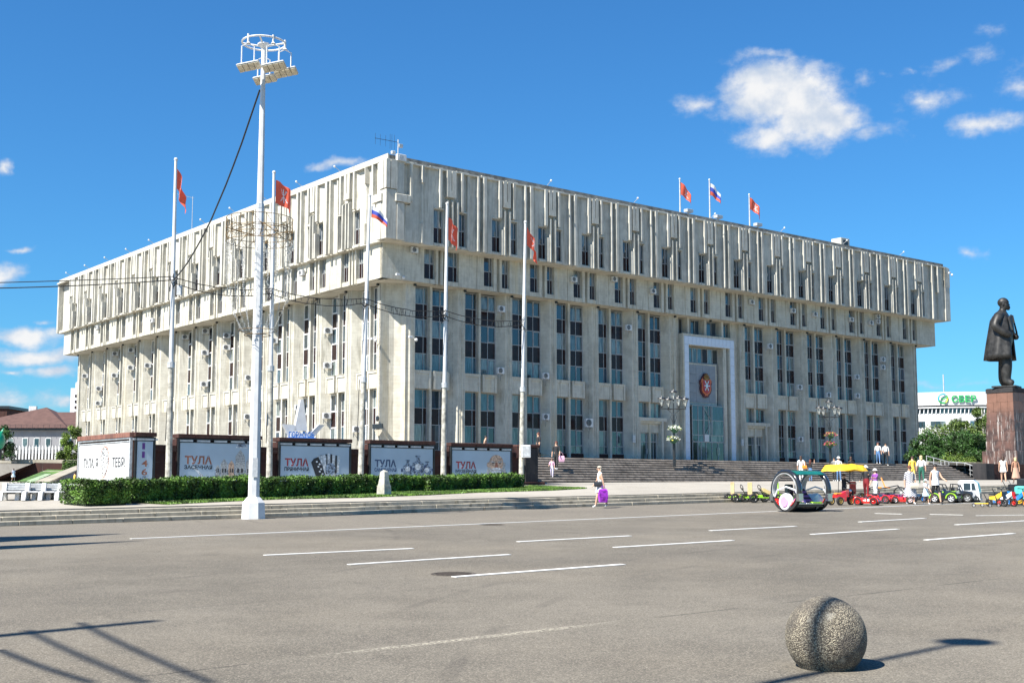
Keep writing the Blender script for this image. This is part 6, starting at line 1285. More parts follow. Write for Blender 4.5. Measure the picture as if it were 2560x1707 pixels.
kart('lime pedal kart half hidden behind the ring buggy', 1968, 52.5, rad(80), G_GREEN, G_GREEN, M_BLACK, None, 1.2)
g = gnd(2113, 54.5); person('boy in black sitting at the wheel under the yellow canopy', g+Vector((-.05, 0, -.28)), 1.5, rad(-75), BK, BK, 'dark', 0, 0, ((1.0, .5), (1.0, .5)), sit=True, shoe=BK)
# red toy motorbike with three wheels
t = thing('toy_motorbike', 'red and black three-wheeled toy motorbike with gold rims in front of the canopy kart', 'toy motorbike', gnd(2106, 49.6), rad(-62))
wheel(t, 0, .42, .17, .1, GLD)
for s_ in (-1, 1): wheel(t, s_*.25, -.38, .17, .1, GLD)
MB().loft([[(x*w, y, z) for x, z in ((-1, z0), (1, z0), (.7, z1), (-.7, z1))] for y, w, z0, z1 in ((-.45, .1, .3, .42), (-.2, .13, .26, .44), (.1, .12, .3, .56), (.3, .06, .42, .6))]).build('body', G_RED, t)
MB().bbox(-.09, .09, -.4, -.08, .44, .49, .02).build('seat', G_ORA, t); MB().bbox(-.1, .1, -.15, .15, .14, .32, .03).build('engine', CHR, t)
MB().tube([(0, .42, .17), (0, .32, .62)], .022, 6).tube([(-.22, .24, .66), (0, .33, .64), (.22, .24, .66)], .014, 5).build('fork', M_BLACK, t); MB().ball((0, .4, .56), .07, 10, 6).build('headlight', CHR, t)
# orange pedal quadricycle
t = thing('pedal_quadricycle', 'pedal quadricycle with orange seats and big spoked wheels near the kerb', 'quadricycle', gnd(2216, 57.6), rad(75))
def spoked(x, y, r):
    M = Matrix.Translation((x, y, r)) @ Matrix.Rotation(pi/2, 4, 'Y'); o = MB().tube([(r*.95*cos(2*pi*k/24), r*.95*sin(2*pi*k/24), 0) for k in range(24)], .022, 5, M, closed=True).build('wheel', M_RUBBER, t)
    m = MB()
    for k in range(12): a = 2*pi*k/12; m.tube([(0, 0, 0), (r*.93*cos(a), r*.93*sin(a), 0)], .005, 3, M)
    m.build('spokes', M_WGREY, o)
for x in (-.42, .42):
    for y in (-.6, .6): spoked(x, y, .28)
for y in (-.05, .32): MB().bbox(-.3, .3, y-.1, y+.14, .5, .56, .02).add([(-.3, y+.1, .56), (.3, y+.1, .56), (.22, y+.26, 1.0), (-.22, y+.26, 1.0), (-.3, y+.15, .55), (.3, y+.15, .55), (.22, y+.3, .98), (-.22, y+.3, .98)], [(0, 1, 2, 3), (7, 6, 5, 4), (0, 4, 5, 1), (3, 2, 6, 7), (0, 3, 7, 4), (1, 5, 6, 2)]).build('seat', G_ORA, t)
m = MB()
for x in (-.35, .35): m.tube([(x, -.75, .3), (x, -.5, .62), (x, .2, .48), (x, .75, .45), (x, .85, .3)], .024, 5)
m.build('frame', M_BLACK, t)
# small balance bikes and scooters at the right
def kbike(label, px, Y, yaw, col, col2):
    t = thing('balance_bike', label, 'balance bike', gnd(px, Y), yaw, 'small bikes and scooters at the right edge')
    for y in (-.33, .33): wheel(t, 0, y, .15, .07, col2)
    MB().loft([[(x*w, y, z) for x, z in ((-1, z0), (1, z0), (.6, z1), (-.6, z1))] for y, w, z0, z1 in ((.3, .03, .28, .42), (0, .06, .24, .44), (-.25, .05, .4, .58))]).build('body', col, t)
    MB().tube([(0, -.33, .15), (0, -.22, .68)], .02, 6).tube([(-.2, -.18, .7), (0, -.22, .68), (.2, -.18, .7)], .014, 5).build('fork', M_BLACK, t); MB().extr([(-.07, -.36, .3), (.07, -.36, .3), (.09, -.28, .56), (-.09, -.28, .56)], (0, -.04, 0)).build('front_plate', col2, t); MB().bbox(-.07, .07, .05, .3, .44, .49, .01).build('seat', M_BLACK, t)
kbike('yellow small bike, leftmost upright one at the right edge', 2490, 47.6, rad(35), G_YEL, G_BLACK); kbike('white and red small bike next to the yellow one', 2516, 47.8, rad(30), G_WHITE, G_RED); kbike('blue and orange small bike, rightmost', 2546, 47.4, rad(20), G_BLUE, G_ORA); kbike('dark small bike behind the yellow and white ones', 2503, 48.9, rad(40), G_BLACK, G_BLUE)
for i, (px, y_) in enumerate(((2452, 47.2), (2473, 47.4))):
    t = thing('kick_scooter', ('yellow and black caster scooter lying lowest at the left of the small bikes', 'black caster scooter between the yellow one and the bikes')[i], 'scooter', gnd(px, y_), rad(70), 'small bikes and scooters at the right edge')
    MB().bbox(-.06, .06, -.25, .25, .12, .15, .01).build('deck', (G_YEL, M_BLACK)[i], t); wheel(t, 0, -.3, .07, .04); wheel(t, -.08, .28, .07, .04); wheel(t, .08, .28, .07, .04); MB().tube([(0, -.26, .13), (0, -.18, .32+.2*i), (.0, -.1, .5+.2*i)], .016, 5).tube([(-.12, -.1, .5+.2*i), (.12, -.1, .5+.2*i)], .012, 4).build('handlebar', M_BLACK, t)
t = thing('ride_on_box_cart', 'teal and black boxy ride-on cut by the right picture edge', 'ride-on vehicle', gnd(2572, 49), rad(60)); MB().bbox(-.35, .35, -.5, .5, .2, .75, .05).build('body', simple('teal_plastic', (.1, .45, .4), .3, 0, .1), t); MB().bbox(-.3, .3, -.1, .4, .75, 1.05, .04).build('cab', M_BLACK, t)
for s_ in (-1, 1):
    for y in (-.32, .32): wheel(t, s_*.34, y, .17, .12, G_YEL)
t = thing('stroller_basket_cart', 'dark two-wheeled cart with a basket behind the small bikes', 'cart', gnd(2538, 50.4), rad(30)); MB().bbox(-.22, .22, -.2, .2, .45, .8, .03).build('basket', M_BLACK, t); wheel(t, -.25, 0, .25, .05); wheel(t, .25, 0, .25, .05); MB().tube([(-.2, .2, .5), (-.2, .45, .95), (.2, .45, .95), (.2, .2, .5)], .014, 5).build('handle', M_BLACK, t)
# ---------------------------------------------------------------- statue on its pedestal
M_BRZ = simple('dark_bronze', (.038, .036, .033), .5, .35, .35, 2.0, bump=.15)
pc = P(2530, 967, 54.8); PT, PWW = tw(pc); Hs = 3.2
pd_ = thing('statue_pedestal', 'tall stepped red-brown granite pedestal under the statue', 'pedestal', TW(PT, PWW, 1.8), ROT)
def pg():
    m, b, p = newmat('streaked_red_granite'); g = b.n('ShaderNodeNewGeometry').outputs['Position']; s = b.n('ShaderNodeSeparateXYZ'); b.l(g, s.inputs[0])
    n = b.noise(g, 1.4, 5, .65); c = b.mix(b.ramp(n, .35, .65), (.055, .034, .029), (.13, .07, .054)); st = b.noise(b.vm('MULTIPLY', g, (3, 3, .18)), 1.6, 5, .7)
    k = b.m('MULTIPLY', b.ramp(st, .53, .62), b.ramp(s.outputs[2], 8.4, 7.4)); c = b.mix(b.m('MULTIPLY', k, .75), c, (.50, .46, .42)); c = b.mix(b.m('MULTIPLY', b.ramp(s.outputs[2], 7.4, 8.6), .5), c, (.27, .135, .085)); b.l(c, p.inputs['Base Color']); p.inputs['Roughness'].default_value = .45; return m
M_PED = pg(); zt_ = pc.z-1.8
cnt = 0
def course(z0, z1, e, nx, ny, wx=2.7, wy=2.3):
    for i in range(nx):
        MB().bbox(-e+(wx+2*e)*i/nx+.008, -e+(wx+2*e)*(i+1)/nx-.008, -e, -e+.5, z0+.008, z1-.008, .012).build('granite_block', M_PED, pd_)
    for j in range(ny): MB().bbox(-e-.003, -e+.5, -e+.502+(wy+2*e-.5)*j/ny, -e+.49+(wy+2*e-.5)*(j+1)/ny, z0+.008, z1-.008, .012).build('granite_block', M_PED, pd_)
MB().box(.02, 2.7, .02, 2.3, 0, zt_-.02).build('core', M_DGRAN, pd_)
zs = [2.3, 3.1, 4.0, 4.85, 5.7, 6.5, zt_-.42]
zs = [1.55, 2.9]+[2.9+(zt_-.42-2.9)*i/6 for i in range(1, 7)]
for i in range(len(zs)-1): course(zs[i], zs[i+1], .05+.03*(6-i) if i else .45, 3, 3 if i % 2 else 2)
MB().bbox(-.1, 2.8, -.1, 2.4, zt_-.42, zt_-.05, .03).build('cap_stone', M_DGRAN, pd_); MB().bbox(-.9, 3.6, -.9, 3.2, .9, 1.55, .05).build('base_step', M_PED, pd_)
hz_ = 965; fc = P(2514, 966, 55.9)
s_h = (P(2512, 760, 57.6).z-fc.z)
stt = thing('statue', 'large dark bronze statue of a bald bearded man in an open long coat', 'statue', fc, rad(-126)); k = s_h
Vs = [(0, 0, .52), (0, .0, .60), (0, -.01, .72), (0, -.01, .80), (0, .005, .86), (0, .02, .91), (0, .018, .955)]
Rr = [(.1, .09), (.11, .105), (.115, .098), (.06, .05), .034, (.045, .052), (.042, .047)]
E = [(0, 1), (1, 2), (2, 3), (3, 4), (4, 5), (5, 6)]; bo = []
for s_ in (-1, 1):
    b0 = len(Vs); Vs += [(s_*.135, -.01, .785), (s_*.205, -.045, .655), (s_*.17, .075, .575), (s_*.125, .125, .55)]; Rr += [.058, .052, .042, .032]; E += [(3, b0), (b0, b0+1), (b0+1, b0+2), (b0+2, b0+3)]
    b0 = len(Vs); Vs += [(s_*.055, 0, .48), (s_*.075, .01+.03*s_, .27), (s_*.08, -.01+.04*s_, .05), (s_*.10, .075+.04*s_, .02)]; Rr += [.078, .07, .056, (.038, .024)]; E += [(0, b0), (b0, b0+1), (b0+1, b0+2), (b0+2, b0+3)]
Vs = [(x*k, y*k, z*k) for x, y, z in Vs]; Rr = [(r*k, r*k) if isinstance(r, float) else (r[0]*k, r[1]*k) for r in Rr]
skinned('body', Vs, E, Rr, [M_BRZ], [(0, 1, 0)], stt, 2)
# open coat: a thick cloth wrapped round back and sides, flaring to the knees
def coat_pt(a, s, off=0):
    z = (.80-.50*s); rx = .142+.062*s+off; ry = .115+.075*s+off; fold = .012*sin(a*9+s*2)*s
    if s < .12: rx *= .75+.25*s/.12; ry *= .8+.2*s/.12
    return ((rx+fold)*cos(a)*k, ((ry+fold)*sin(a)-.012-.012*s)*k, z*k)
m = MB(); m.smooth = True; n = 30; A0, A1 = rad(90+48), rad(360+90-40)
rings = []
for i in range(10):
    s = i/9; out = [coat_pt(A0+(A1-A0)*j/n, s) for j in range(n+1)]; inn = [coat_pt(A0+(A1-A0)*j/n, s, -.016) for j in range(n, -1, -1)]; rings.append(out+inn)
m.loft(rings); m.build('coat', M_BRZ, stt)
for s_ in (-1, 1): MB().extr([(s_*.03*k, .09*k, .80*k), (s_*.105*k, .08*k, .76*k), (s_*.10*k, .11*k, .62*k), (s_*.06*k, .125*k, .56*k)], (0, .018*k, 0)).build('lapel', M_BRZ, stt)
HR = Matrix.Rotation(rad(30), 4, 'Z'); hd = MB(); hd.M = HR; hd.smooth = True; hd.ball((0, .012*k, .948*k), .056*k, 18, 12, sx=.9, sy=1.1, sz=1.0); hd.ball((0, .03*k, .905*k), .04*k, 14, 10, sx=.95, sy=1.05, sz=.9)
hd.build('skull', M_BRZ, stt); _m = MB(); _m.M = HR; _m.loft([[(x*.022*w*k, y*k, z*k) for x, y in ((-1, .05), (1, .05), (.6, f), (-.6, f))] for z, f, w in ((.905, .082, 1), (.885, .085, .9), (.862, .075, .3))]).build('beard', M_BRZ, stt)
_m = MB(); _m.M = HR; _m.add([(-.008*k, .068*k, .945*k), (.008*k, .068*k, .945*k), (0, .088*k, .918*k), (-.013*k, .066*k, .914*k), (.013*k, .066*k, .914*k)], [(0, 2, 1), (0, 3, 2), (1, 2, 4), (3, 4, 2), (0, 1, 4, 3)]).build('nose', M_BRZ, stt)
MB().box(-.03*k, .03*k, .058*k, .070*k, .944*k, .952*k, HR).build('brow', M_BRZ, stt); MB().box(-.022*k, .022*k, .066*k, .076*k, .903*k, .91*k, HR).build('moustache', M_BRZ, stt)
for s_ in (-1, 1): MB().ball((s_*.05*k, .0, .925*k), .014*k, 8, 6, sx=.5, sz=1.4, M=HR).build('ear', M_BRZ, stt)
MB().bbox(-.13*k, .13*k, -.12*k, .14*k, -.12, .02, .03).build('bronze_base', M_BRZ, stt)
# low walls, ramp and railing at the right of the stairs
wl = thing('ramp_wall', 'grey granite retaining wall with a pale coping behind the metal railing', 'wall', P(2322, 1195, 58.5), ROT); a = P(2322, 1195, 58.5); c = P(2482, 1195, 58.5); Lw = (Vector((c.x, c.y, 0))-Vector((a.x, a.y, 0))).length
MB().box(0, Lw, 0, .8, -2.2, (P(2400, 1159, 58.5).z-a.z)).build('wall_face', M_PAVE2, wl)
for i in range(int(Lw/1.4)): MB().bbox(i*1.4, i*1.4+1.39, -.08, .9, P(2400, 1159, 58.5).z-a.z+.002, P(2400, 1159, 58.5).z-a.z+.16, .02).build('coping_stone', M_KERB, wl)
wl = thing('plinth_wall', 'brown granite wall with a dark end pillar in front of the statue pedestal', 'wall', P(2467, 1203, 52.6), ROT); a = P(2467, 1203, 52.6); c = P(2487, 1203, 52.6); q_ = (Vector((c.x-a.x, c.y-a.y, 0))).length; zt2 = P(2467, 1158, 52.6).z-a.z
MB().bbox(0, q_, 0, 1.2, -.4, zt2, .02).build('end_pillar', M_DGRAN, wl)
for i in range(7):
    for j in range(2): MB().bbox(q_+.02+i*1.3, q_+1.3+i*1.3, .3, .9, -.4+j*(zt2+.4)/2, -.4+(j+1)*(zt2+.4)/2-.01, .012).build('granite_block', M_GRAN, wl)
hr = thing('handrail', 'double metal handrail descending to the right beside the stairs', 'railing', Vector((0, 0, 0)))
rp = [(2316, 1139, 58.0), (2352, 1149, 57.4), (2372, 1154, 57.0), (2412, 1157, 56.2), (2438, 1166, 54.8), (2465, 1174, 53.6)]
pts = [P(*q) for q in rp]
MB().tube(pts, .035, 6).tube([p_-Vector((0, 0, .42)) for p_ in pts], .03, 6).tube([p_-Vector((0, 0, .75)) for p_ in pts], .02, 6).build('rail', M_WGREY, hr)
for i in range(len(pts)-1):
    for s in ((0, .5) if i < len(pts)-2 else (0, .5, 1)): p_ = pts[i].lerp(pts[i+1], s); MB().tube([p_, p_-Vector((0, 0, 1.35))], .025, 6).build('post', M_WGREY, hr)
# ---------------------------------------------------------------- trees
M_BARK = simple('birch_bark', (.50, .48, .43), .8, 0, .5, 6); M_BARKD = simple('dark_bark', (.07, .055, .04), .9, 0, .3, 6)
def leafm(n, c, v=.5): return simple(n, c, .55, 0, v, 1.3, spec=.3)
L1, L2, L3 = leafm('leaves_birch', (.105, .16, .035)), leafm('leaves_dark', (.035, .085, .018)), leafm('leaves_lime', (.13, .2, .03))
def tree(label, base, H, R_, seed, mat, n=9000, z0=.25, bark=M_BARKD, name='tree', size=.12, squash=1.0, upr=1.0):
    t = thing(name, label, 'tree', base, 0); rd = random.Random(seed); m = MB(); blobs = []
    m.tube([(0, 0, -.3), (rd.gauss(0, .1), rd.gauss(0, .1), H*.35), (rd.gauss(0, .2), rd.gauss(0, .2), H*.7), (0, 0, H*.95)], [.035*H**.9, .026*H**.9, .014*H**.9, .004*H], 8)
    for i in range(16):
        a = rd.random()*2*pi; s = rd.uniform(z0, .95); r = R_*rd.uniform(.45, .95)*sqrt(max(.05, 1-((s-.55)/.55)**2)); z = H*s; c = Vector((r*cos(a), r*sin(a), z))
        m.tube([(0, 0, H*max(.12, s-.22)), tuple(c*.55+Vector((0, 0, H*.02))), tuple(c)], [.012*H, .007*H, .003*H], 5); blobs.append((c, R_*rd.uniform(.28, .48)))
    for i in range(int(5*upr)): s = rd.uniform(.5, 1.0); blobs.append((Vector((rd.gauss(0, R_*.18), rd.gauss(0, R_*.18), H*s)), R_*rd.uniform(.2, .38)))
    m.build('trunk', bark, t)
    def fn(r):
        c, q = blobs[r.randrange(len(blobs))]; d = Vector((r.gauss(0, 1), r.gauss(0, 1), r.gauss(0, 1)*squash)).normalized(); rr = q*(r.random()**.35); p_ = c+d*rr
        return tuple(p_), tuple(d)
    leafcloud(n, fn, size, rd, mat, 'crown', t); return t
def tb(px, Y, z=3.33): return Vector(((px-PXC)/3086*Y, Y, z))
tree('tall loose birch directly left of the statue pedestal', tb(2462, 150), 8.2, 2.3, 1, L1, 9000, .2, M_BARK, 'birch_tree'); tree('birch with drooping branches in front of the round white building', tb(2420, 152), 6.3, 2.5, 2, L1, 8000, .15, M_BARK, 'birch_tree'); tree('thin open birch close to the building edge', tb(2345, 148), 5.4, 2.3, 3, L1, 3800, .15, M_BARK, 'birch_tree')
tree('dark dense bush tree beside the building corner', tb(2312, 140), 4.4, 1.8, 4, L2, 6000, .1); tree('broad dark pine bush in the middle below the birches', tb(2378, 138), 3.6, 2.3, 5, L2, 9000, .05, squash=.7); tree('rounded dark pine bush left of the pedestal foot', tb(2425, 134), 4.0, 2.2, 6, L2, 9000, .05, squash=.8); tree('rounded dark pine bush touching the pedestal', tb(2458, 132), 3.9, 1.7, 7, L2, 7000, .05)
tree('low bush hidden between the dark bush and the middle pine', tb(2340, 134), 2.7, 1.6, 8, L2, 5000, .05); bsh = tree('yellow green low plant on the wall by the handrail', tb(2392, 112), .9, 1.6, 9, L3, 1500, .1, size=.07); bsh.location.z = P(2392, 1164, 62).z
tree('lime green shrub in front of the left grey building wing', tb(173, 112), 3.6, 1.0, 11, L3, 5000, .1, name='shrub', size=.08); tree('low lime shrub at the foot of the left grey building', tb(155, 110), 1.9, .8, 12, L3, 2500, .1, name='shrub', size=.08); tree('dark clipped bush at the far left under the green sculpture', tb(5, 95), 3.0, .9, 13, L2, 3500, .1, name='shrub', size=.08)
hedge('small hedge on top of the brown ramp wall at the left', Vector((at(155, 1170, 84).x, 84, at(155, 1170, 84).z-.2)), Vector((at(196, 1170, 84).x, 84, at(155, 1170, 84).z-.2)), .7, .8, 1500, 30)
# ---------------------------------------------------------------- left background
M_MUS = simple('grey_plaster', (.27, .27, .28), .85, 0, .08, .4); M_TILE = None
def rooftile():
    m, b, p = newmat('brown_roof_tiles'); g = b.n('ShaderNodeNewGeometry').outputs['Position']; br = b.n('ShaderNodeTexBrick'); b.l(b.vm('MULTIPLY', g, (1, 1, 1)), br.inputs['Vector']); s = b.n('ShaderNodeSeparateXYZ'); b.l(g, s.inputs[0])
    w = b.m('SINE', b.m('MULTIPLY', s.outputs[2], 22)); c = b.mix(b.ramp(b.noise(g, 1.2, 4), .3, .7), (.085, .043, .032), (.115, .06, .045)); c = b.mix(b.m('MULTIPLY', b.ramp(w, .5, 1), .45), c, (.07, .035, .028)); b.l(c, p.inputs['Base Color']); p.inputs['Roughness'].default_value = .7; return m
M_TILE = rooftile(); YB = 220
mu = thing('grey_hall', 'pale grey two-storey hall with a brown hipped roof and skylights, far left', 'building', tb(-60, YB, 3.3)); o0 = mu.location.copy()
q = lambda px, py, Y=YB: at(px, py, Y)-o0
a, c = q(-60, 1148), q(245, 1075); MB().box(a.x, c.x, 0, 14, 0, c.z).build('wall', M_MUS, mu); MB().box(a.x, c.x, -.6, 14.5, c.z, c.z+.35).build('eaves', M_BLACK, mu)
e = c.z+.352
xl, xm, xr = q(-60, 1).x-.6, q(67, 1060).x, q(175, 1060).x; zr1 = q(67, 1018, YB+9).z
MB().add([(xl, -.8, e), (xr, -.8, e), (xm, 9, zr1), (xl, 20, e), (xr, 20, e)], [(0, 1, 2), (1, 4, 2), (4, 3, 2), (3, 0, 2)]).build('roof', M_TILE, mu)
x2, x3 = q(60, 1060).x, q(300, 1060).x; zr2 = q(100, 1030, YB+10).z
MB().add([(x2, -.6, e-.02), (x3, -.6, e-.02), (x3, 10, zr2), (x2, 10, zr2), (x2, 20, e), (x3, 20, e)], [(0, 1, 2, 3), (3, 2, 5, 4), (0, 3, 4), (1, 5, 2)]).build('roof', M_TILE, mu)
for px in (36, 52, 83, 98, 129, 144):
    pz = q(px, 1061, YB+2.2); MB().add([(pz.x-.45, pz.y-.6, pz.z-.5), (pz.x+.45, pz.y-.6, pz.z-.5), (pz.x+.35, pz.y+.3, pz.z+.35), (pz.x-.35, pz.y+.3, pz.z+.35), (pz.x-.45, pz.y+.8, pz.z-.5), (pz.x+.45, pz.y+.8, pz.z-.5)], [(0, 1, 2, 3), (0, 3, 4), (1, 5, 2), (3, 2, 5, 4)]).build('skylight', GLASSD if 0 else M_PANE, mu)
for px, w in ((6, 11), (27, 12), (63, 12), (92, 12), (121, 12), (156, 12), (176, 9)):
    a, c = q(px-w/2, 1117), q(px+w/2, 1096); wn_ = MB().box(a.x-.1, c.x+.1, -.12, -.01, a.z-.1, c.z+.1).build('window', M_FRAMEW, mu); MB().box(a.x, c.x, -.15, -.121, a.z, c.z).build('pane', M_PANE, wn_)
rl = MB(); z = q(0, 1066, YB-1).z
for x in range(0, 24): rl.box(mu.location.x*0+x-.02, x+.02, -1.0, -.96, z-.4, z+.35)
rl.box(-1, 24, -1.0, -.96, z+.32, z+.37); rl.box(-1, 24, -1.0, -.96, z+.0, z+.04); rl.build('snow_guard', M_BLACK, mu)
for px in (76, 80, 85, 90): a = q(px, 1018, YB+14); MB().tube([(a.x, 14, a.z-2), (a.x, 14, a.z+.2)], .28, 8).build('antenna_pod', M_WHITE, mu)
dk_ = thing('dark_roof_house', 'dark red roofed building top at the left picture edge', 'building', tb(-15, 260, 3.3)); a = at(-15, 1050, 260)-dk_.location; MB().box(a.x-6, a.x+2.6, 0, 10, 0, a.z+.6).build('wall', M_MUS, dk_); MB().box(a.x-6, a.x+2.8, -.3, 10, a.z+.6, a.z+2.4).build('upper_wall', M_GRAN, dk_); MB().box(a.x-6.5, a.x+3.3, -.6, 10, a.z+2.4, a.z+3.0).build('roof', M_BLACK, dk_)
# tower block
tv = thing('tower_block', 'white high-rise block rising behind the far end of the building', 'building', tb(200, 430, 3.3)); o0 = tv.location.copy(); a = at(177, 970, 430)-o0; c = at(189, 953, 430)-o0
MB().box(a.x, a.x+16, 0, 14, 0, a.z).build('lower_tower', M_WHITE, tv); MB().box(c.x, c.x+14, 1, 12, a.z, c.z).build('upper_tower', M_WHITE, tv)
for j in range(9):
    for i in range(6): x = a.x+1.6+i*.95; z = a.z-3.2-j*2.0; w_ = MB().box(x, x+.6, -.12, -.01, z, z+.9).build('window', M_SPAN, tv)
for x, h in ((a.x+.8, 2.2), (c.x+1, 3.4), (c.x+1.8, 2.4)): MB().tube([(x, 3, a.z), (x, 3, (a.z if x < c.x else c.z)+h)], .3, 6).build('rooftop_pod', M_WGREY, tv)
# black and white slatted stand
sf = thing('slatted_stand', 'long black stand with a row of white upright slats before the grey hall', 'fence', tb(94, 176, 3.3)); o0 = sf.location.copy(); a, c = at(36, 1148, 176)-o0, at(152, 1118, 176)-o0
MB().box(a.x, c.x, .3, 1.2, 0, c.z-.3).build('backing', M_BLACK, sf)
sm_ = MB().box(-.11, .11, 0, .25, a.z, c.z).add([(-.11, 0, c.z), (.11, 0, c.z), (.0, 0, c.z+.35), (-.11, .25, c.z), (.11, .25, c.z), (0, .25, c.z+.35)], [(0, 1, 2), (3, 5, 4), (0, 2, 5, 3), (1, 4, 5, 2)]).mesh('slat', M_WHITE); n = 14
for i in range(n): link('slat', sm_, sf, (a.x+(c.x-a.x)*(i+.5)/n, -.1, 0))
sm2 = MB().box(-.18, .18, .26, .29, c.z-.9, c.z-.02).mesh('white_tile', M_WHITE)
for i in range(n): link('white_tile', sm2, sf, (a.x+(c.x-a.x)*(i+.5)/n, -.15, 0))
# terraces and ramp walls at the left
def slab(name, label, cat, pts, mat, d, part='wall_face', kind=None):
    W3 = [at(*p) for p in pts]; t = thing(name, label, cat, W3[0]) if not kind else None; o0 = W3[0]; ob_ = MB().extr([tuple(p-o0) for p in W3], d).build(part if t else name, mat, t, (0, 0, 0) if t else o0)
    if kind: tag(ob_, kind=kind)
    return t or ob_
slab('terrace_wall', 'low cream terrace wall below the slatted stand', 'wall', [(28, 1148, 96), (205, 1149, 96), (205, 1180, 96), (0, 1192, 96)], M_KERB, (0, 2, 0)); slab('terrace_wall', 'cream ramp parapet at the left picture edge', 'wall', [(-40, 1148, 88), (28, 1152, 88), (28, 1186, 88), (-40, 1200, 88)], M_KERB, (0, 1, 0))
slab('brown_ramp_wall', 'polished brown granite wall stepping down to the left', 'wall', [(88, 1156, 85), (215, 1158, 85), (215, 1225, 85), (-90, 1255, 85), (-60, 1206, 80), (0, 1190, 82)], M_GRAN, (0, .8, 0))
slab('grass_ramp', '', '', [(118, 1173, 83), (160, 1174, 83), (82, 1212, 52), (20, 1212, 52)], M_GRASS, (0, 0, -.4), kind='structure')
slab('pale_ramp', '', '', [(112, 1186, 70), (128, 1186, 70), (72, 1211, 51.9), (48, 1211, 51.9)], simple('ramp_carpet', (.32, .42, .25), .8, 0, .4, 3), (0, 0, .04), kind='structure')
slab('ramp_parapet', 'grey stone parapet slanting up behind the white poster', 'wall', [(215, 1156, 78), (88, 1205, 53), (88, 1240, 53), (215, 1240, 78)], M_MUS, (.5, .2, 0)); slab('ramp_coping', 'pale coping on the slanting ramp parapet', 'coping', [(215, 1154, 78), (86, 1203, 52.8), (86, 1206.5, 52.8), (215, 1157, 78)], M_KERB, (.6, .1, 0), 'coping_stone')
stp = thing('side_steps', 'small flight of pale steps between the grass ramp and the brown wall', 'staircase', at(60, 1208, 60))
for i in range(8): a = at(40+i*9.5, 1207-i*4.3, 62+i*2.2)-stp.location; MB().bbox(a.x, a.x+1.6, a.y, a.y+1.4, a.z-1.2, a.z, .02).build('step', M_KERB, stp)
gsc = thing('green_sculpture', 'green glossy animal shaped sculpture cut by the left picture edge', 'sculpture', at(-6, 1125, 92)); M_GS = simple('glossy_green', (.01, .30, .16), .3, 0, .1)
m = MB(); m.smooth = True; m.ball((0, 0, .7), .62, 14, 10, sx=.8, sz=1.2); m.loft([[(.25+.12*cos(a)*w+dx, .1*sin(a)*w, z) for a in [2*pi*i/8 for i in range(8)]] for z, w, dx in ((1.0, 1.4, -.1), (1.35, .9, .0), (1.65, .15, .12))]); m.build('body', M_GS, gsc); MB().lathe([(.3, -.7), (.3, .15)], 12).build('stand', M_BLACK, gsc)
# concrete benches with planters
for i, (x0, lab) in enumerate(((-6, 'leftmost, cut by the picture edge'), (36, 'second from the left'), (78, 'third from the left'), (114, 'rightmost, touching the hedge'))):
    a = P(x0, 1250, 42.0); bn_ = thing('planter_bench', 'white angular bench with grey back planter, '+lab, 'bench', a, ROT-.5, 'white benches with planters'); 
    m = MB()
    for xx in (.0, .72):
        m = MB().extr([(xx, 0, 0), (xx, .1, .42), (xx, .55, .46), (xx, .62, .86), (xx, .8, .86), (xx, .85, 0), (xx, .65, 0), (xx, .6, .36), (xx, .25, .33), (xx, .2, 0)], (.13, 0, 0))
        if xx == 0: m.build('side_frame', M_WHITE, bn_)
    bn_.scale = (1, 1, .66); m.build('side_frame', M_WHITE, bn_); MB().bbox(.13, .72, .08, .58, .38, .45, .015).build('seat', M_WHITE, bn_)
    for k in range(3): MB().box(.13, .72, .6+.03*k, .64+.03*k, .5+.12*k, .6+.12*k).build('slat', M_WGREY, bn_)
    MB().bbox(.14, .71, .68, .98, .3, .8, .02).build('planter', simple('anthracite_box', (.09, .10, .10), .6, 0, .1), bn_); rd = random.Random(i)
    leafcloud(130, lambda r: ((r.uniform(.18, .68), r.uniform(.72, .95), .82+r.random()*.12), (0, 0, 1)), .035, rd, M_LEAF, 'plants', bn_)
# ---------------------------------------------------------------- right background: round white bank building
yb = 300; sb = thing('round_bank_building', 'round white building with green lettering СБЕР on its top band', 'building', tb(2400, yb, 3.3)); o0 = sb.location.copy(); q = lambda px, py, Y=yb: at(px, py, Y)-o0
Rb = 26; cy = Rb; cxx = q(2440, 1060).x
def band(name, y0, y1, mat, dr=0, a0=-60, a1=40, n=24, par=sb, seg=None):
    z1, z0 = q(2400, y0).z, q(2400, y1).z; r = Rb+dr; pts = [(cxx+r*sin(rad(a0+(a1-a0)*i/n)), cy-r*cos(rad(a0+(a1-a0)*i/n))) for i in range(n+1)]
    m = MB(); m.prism(pts+[(x*.0+cxx+(x-cxx)*.9, cy+(y-cy)*.9) for x, y in pts[::-1]], z0, z1); return m.build(name, mat, par)
z_off = 0
A0_ = math.degrees(math.asin(max(-1, (q(2298, 1060).x-cxx)/Rb)))
band('sign_band', 979, 1012, M_WHITE, .3, A0_); band('shadow_gap', 1012, 1016, M_BLACK, -.6, A0_); band('cornice', 1016, 1019, M_WHITE, .5, A0_-4); band('window_band', 1019, 1033, M_PANE, -.2, A0_-5); band('wall', 1033, 1150, M_WHITE, .2, A0_-6)
for i in range(34):
    a = rad(A0_-5+i*2.1); zz0, zz1 = q(2400, 1033).z, q(2400, 1019).z; x, y = cxx+Rb*sin(a), cy-Rb*cos(a); MB().tube([(x-.1, y-.3, zz0), (x+.1, y-.1, zz1)], .13, 4).build('fin', M_WHITE, sb)
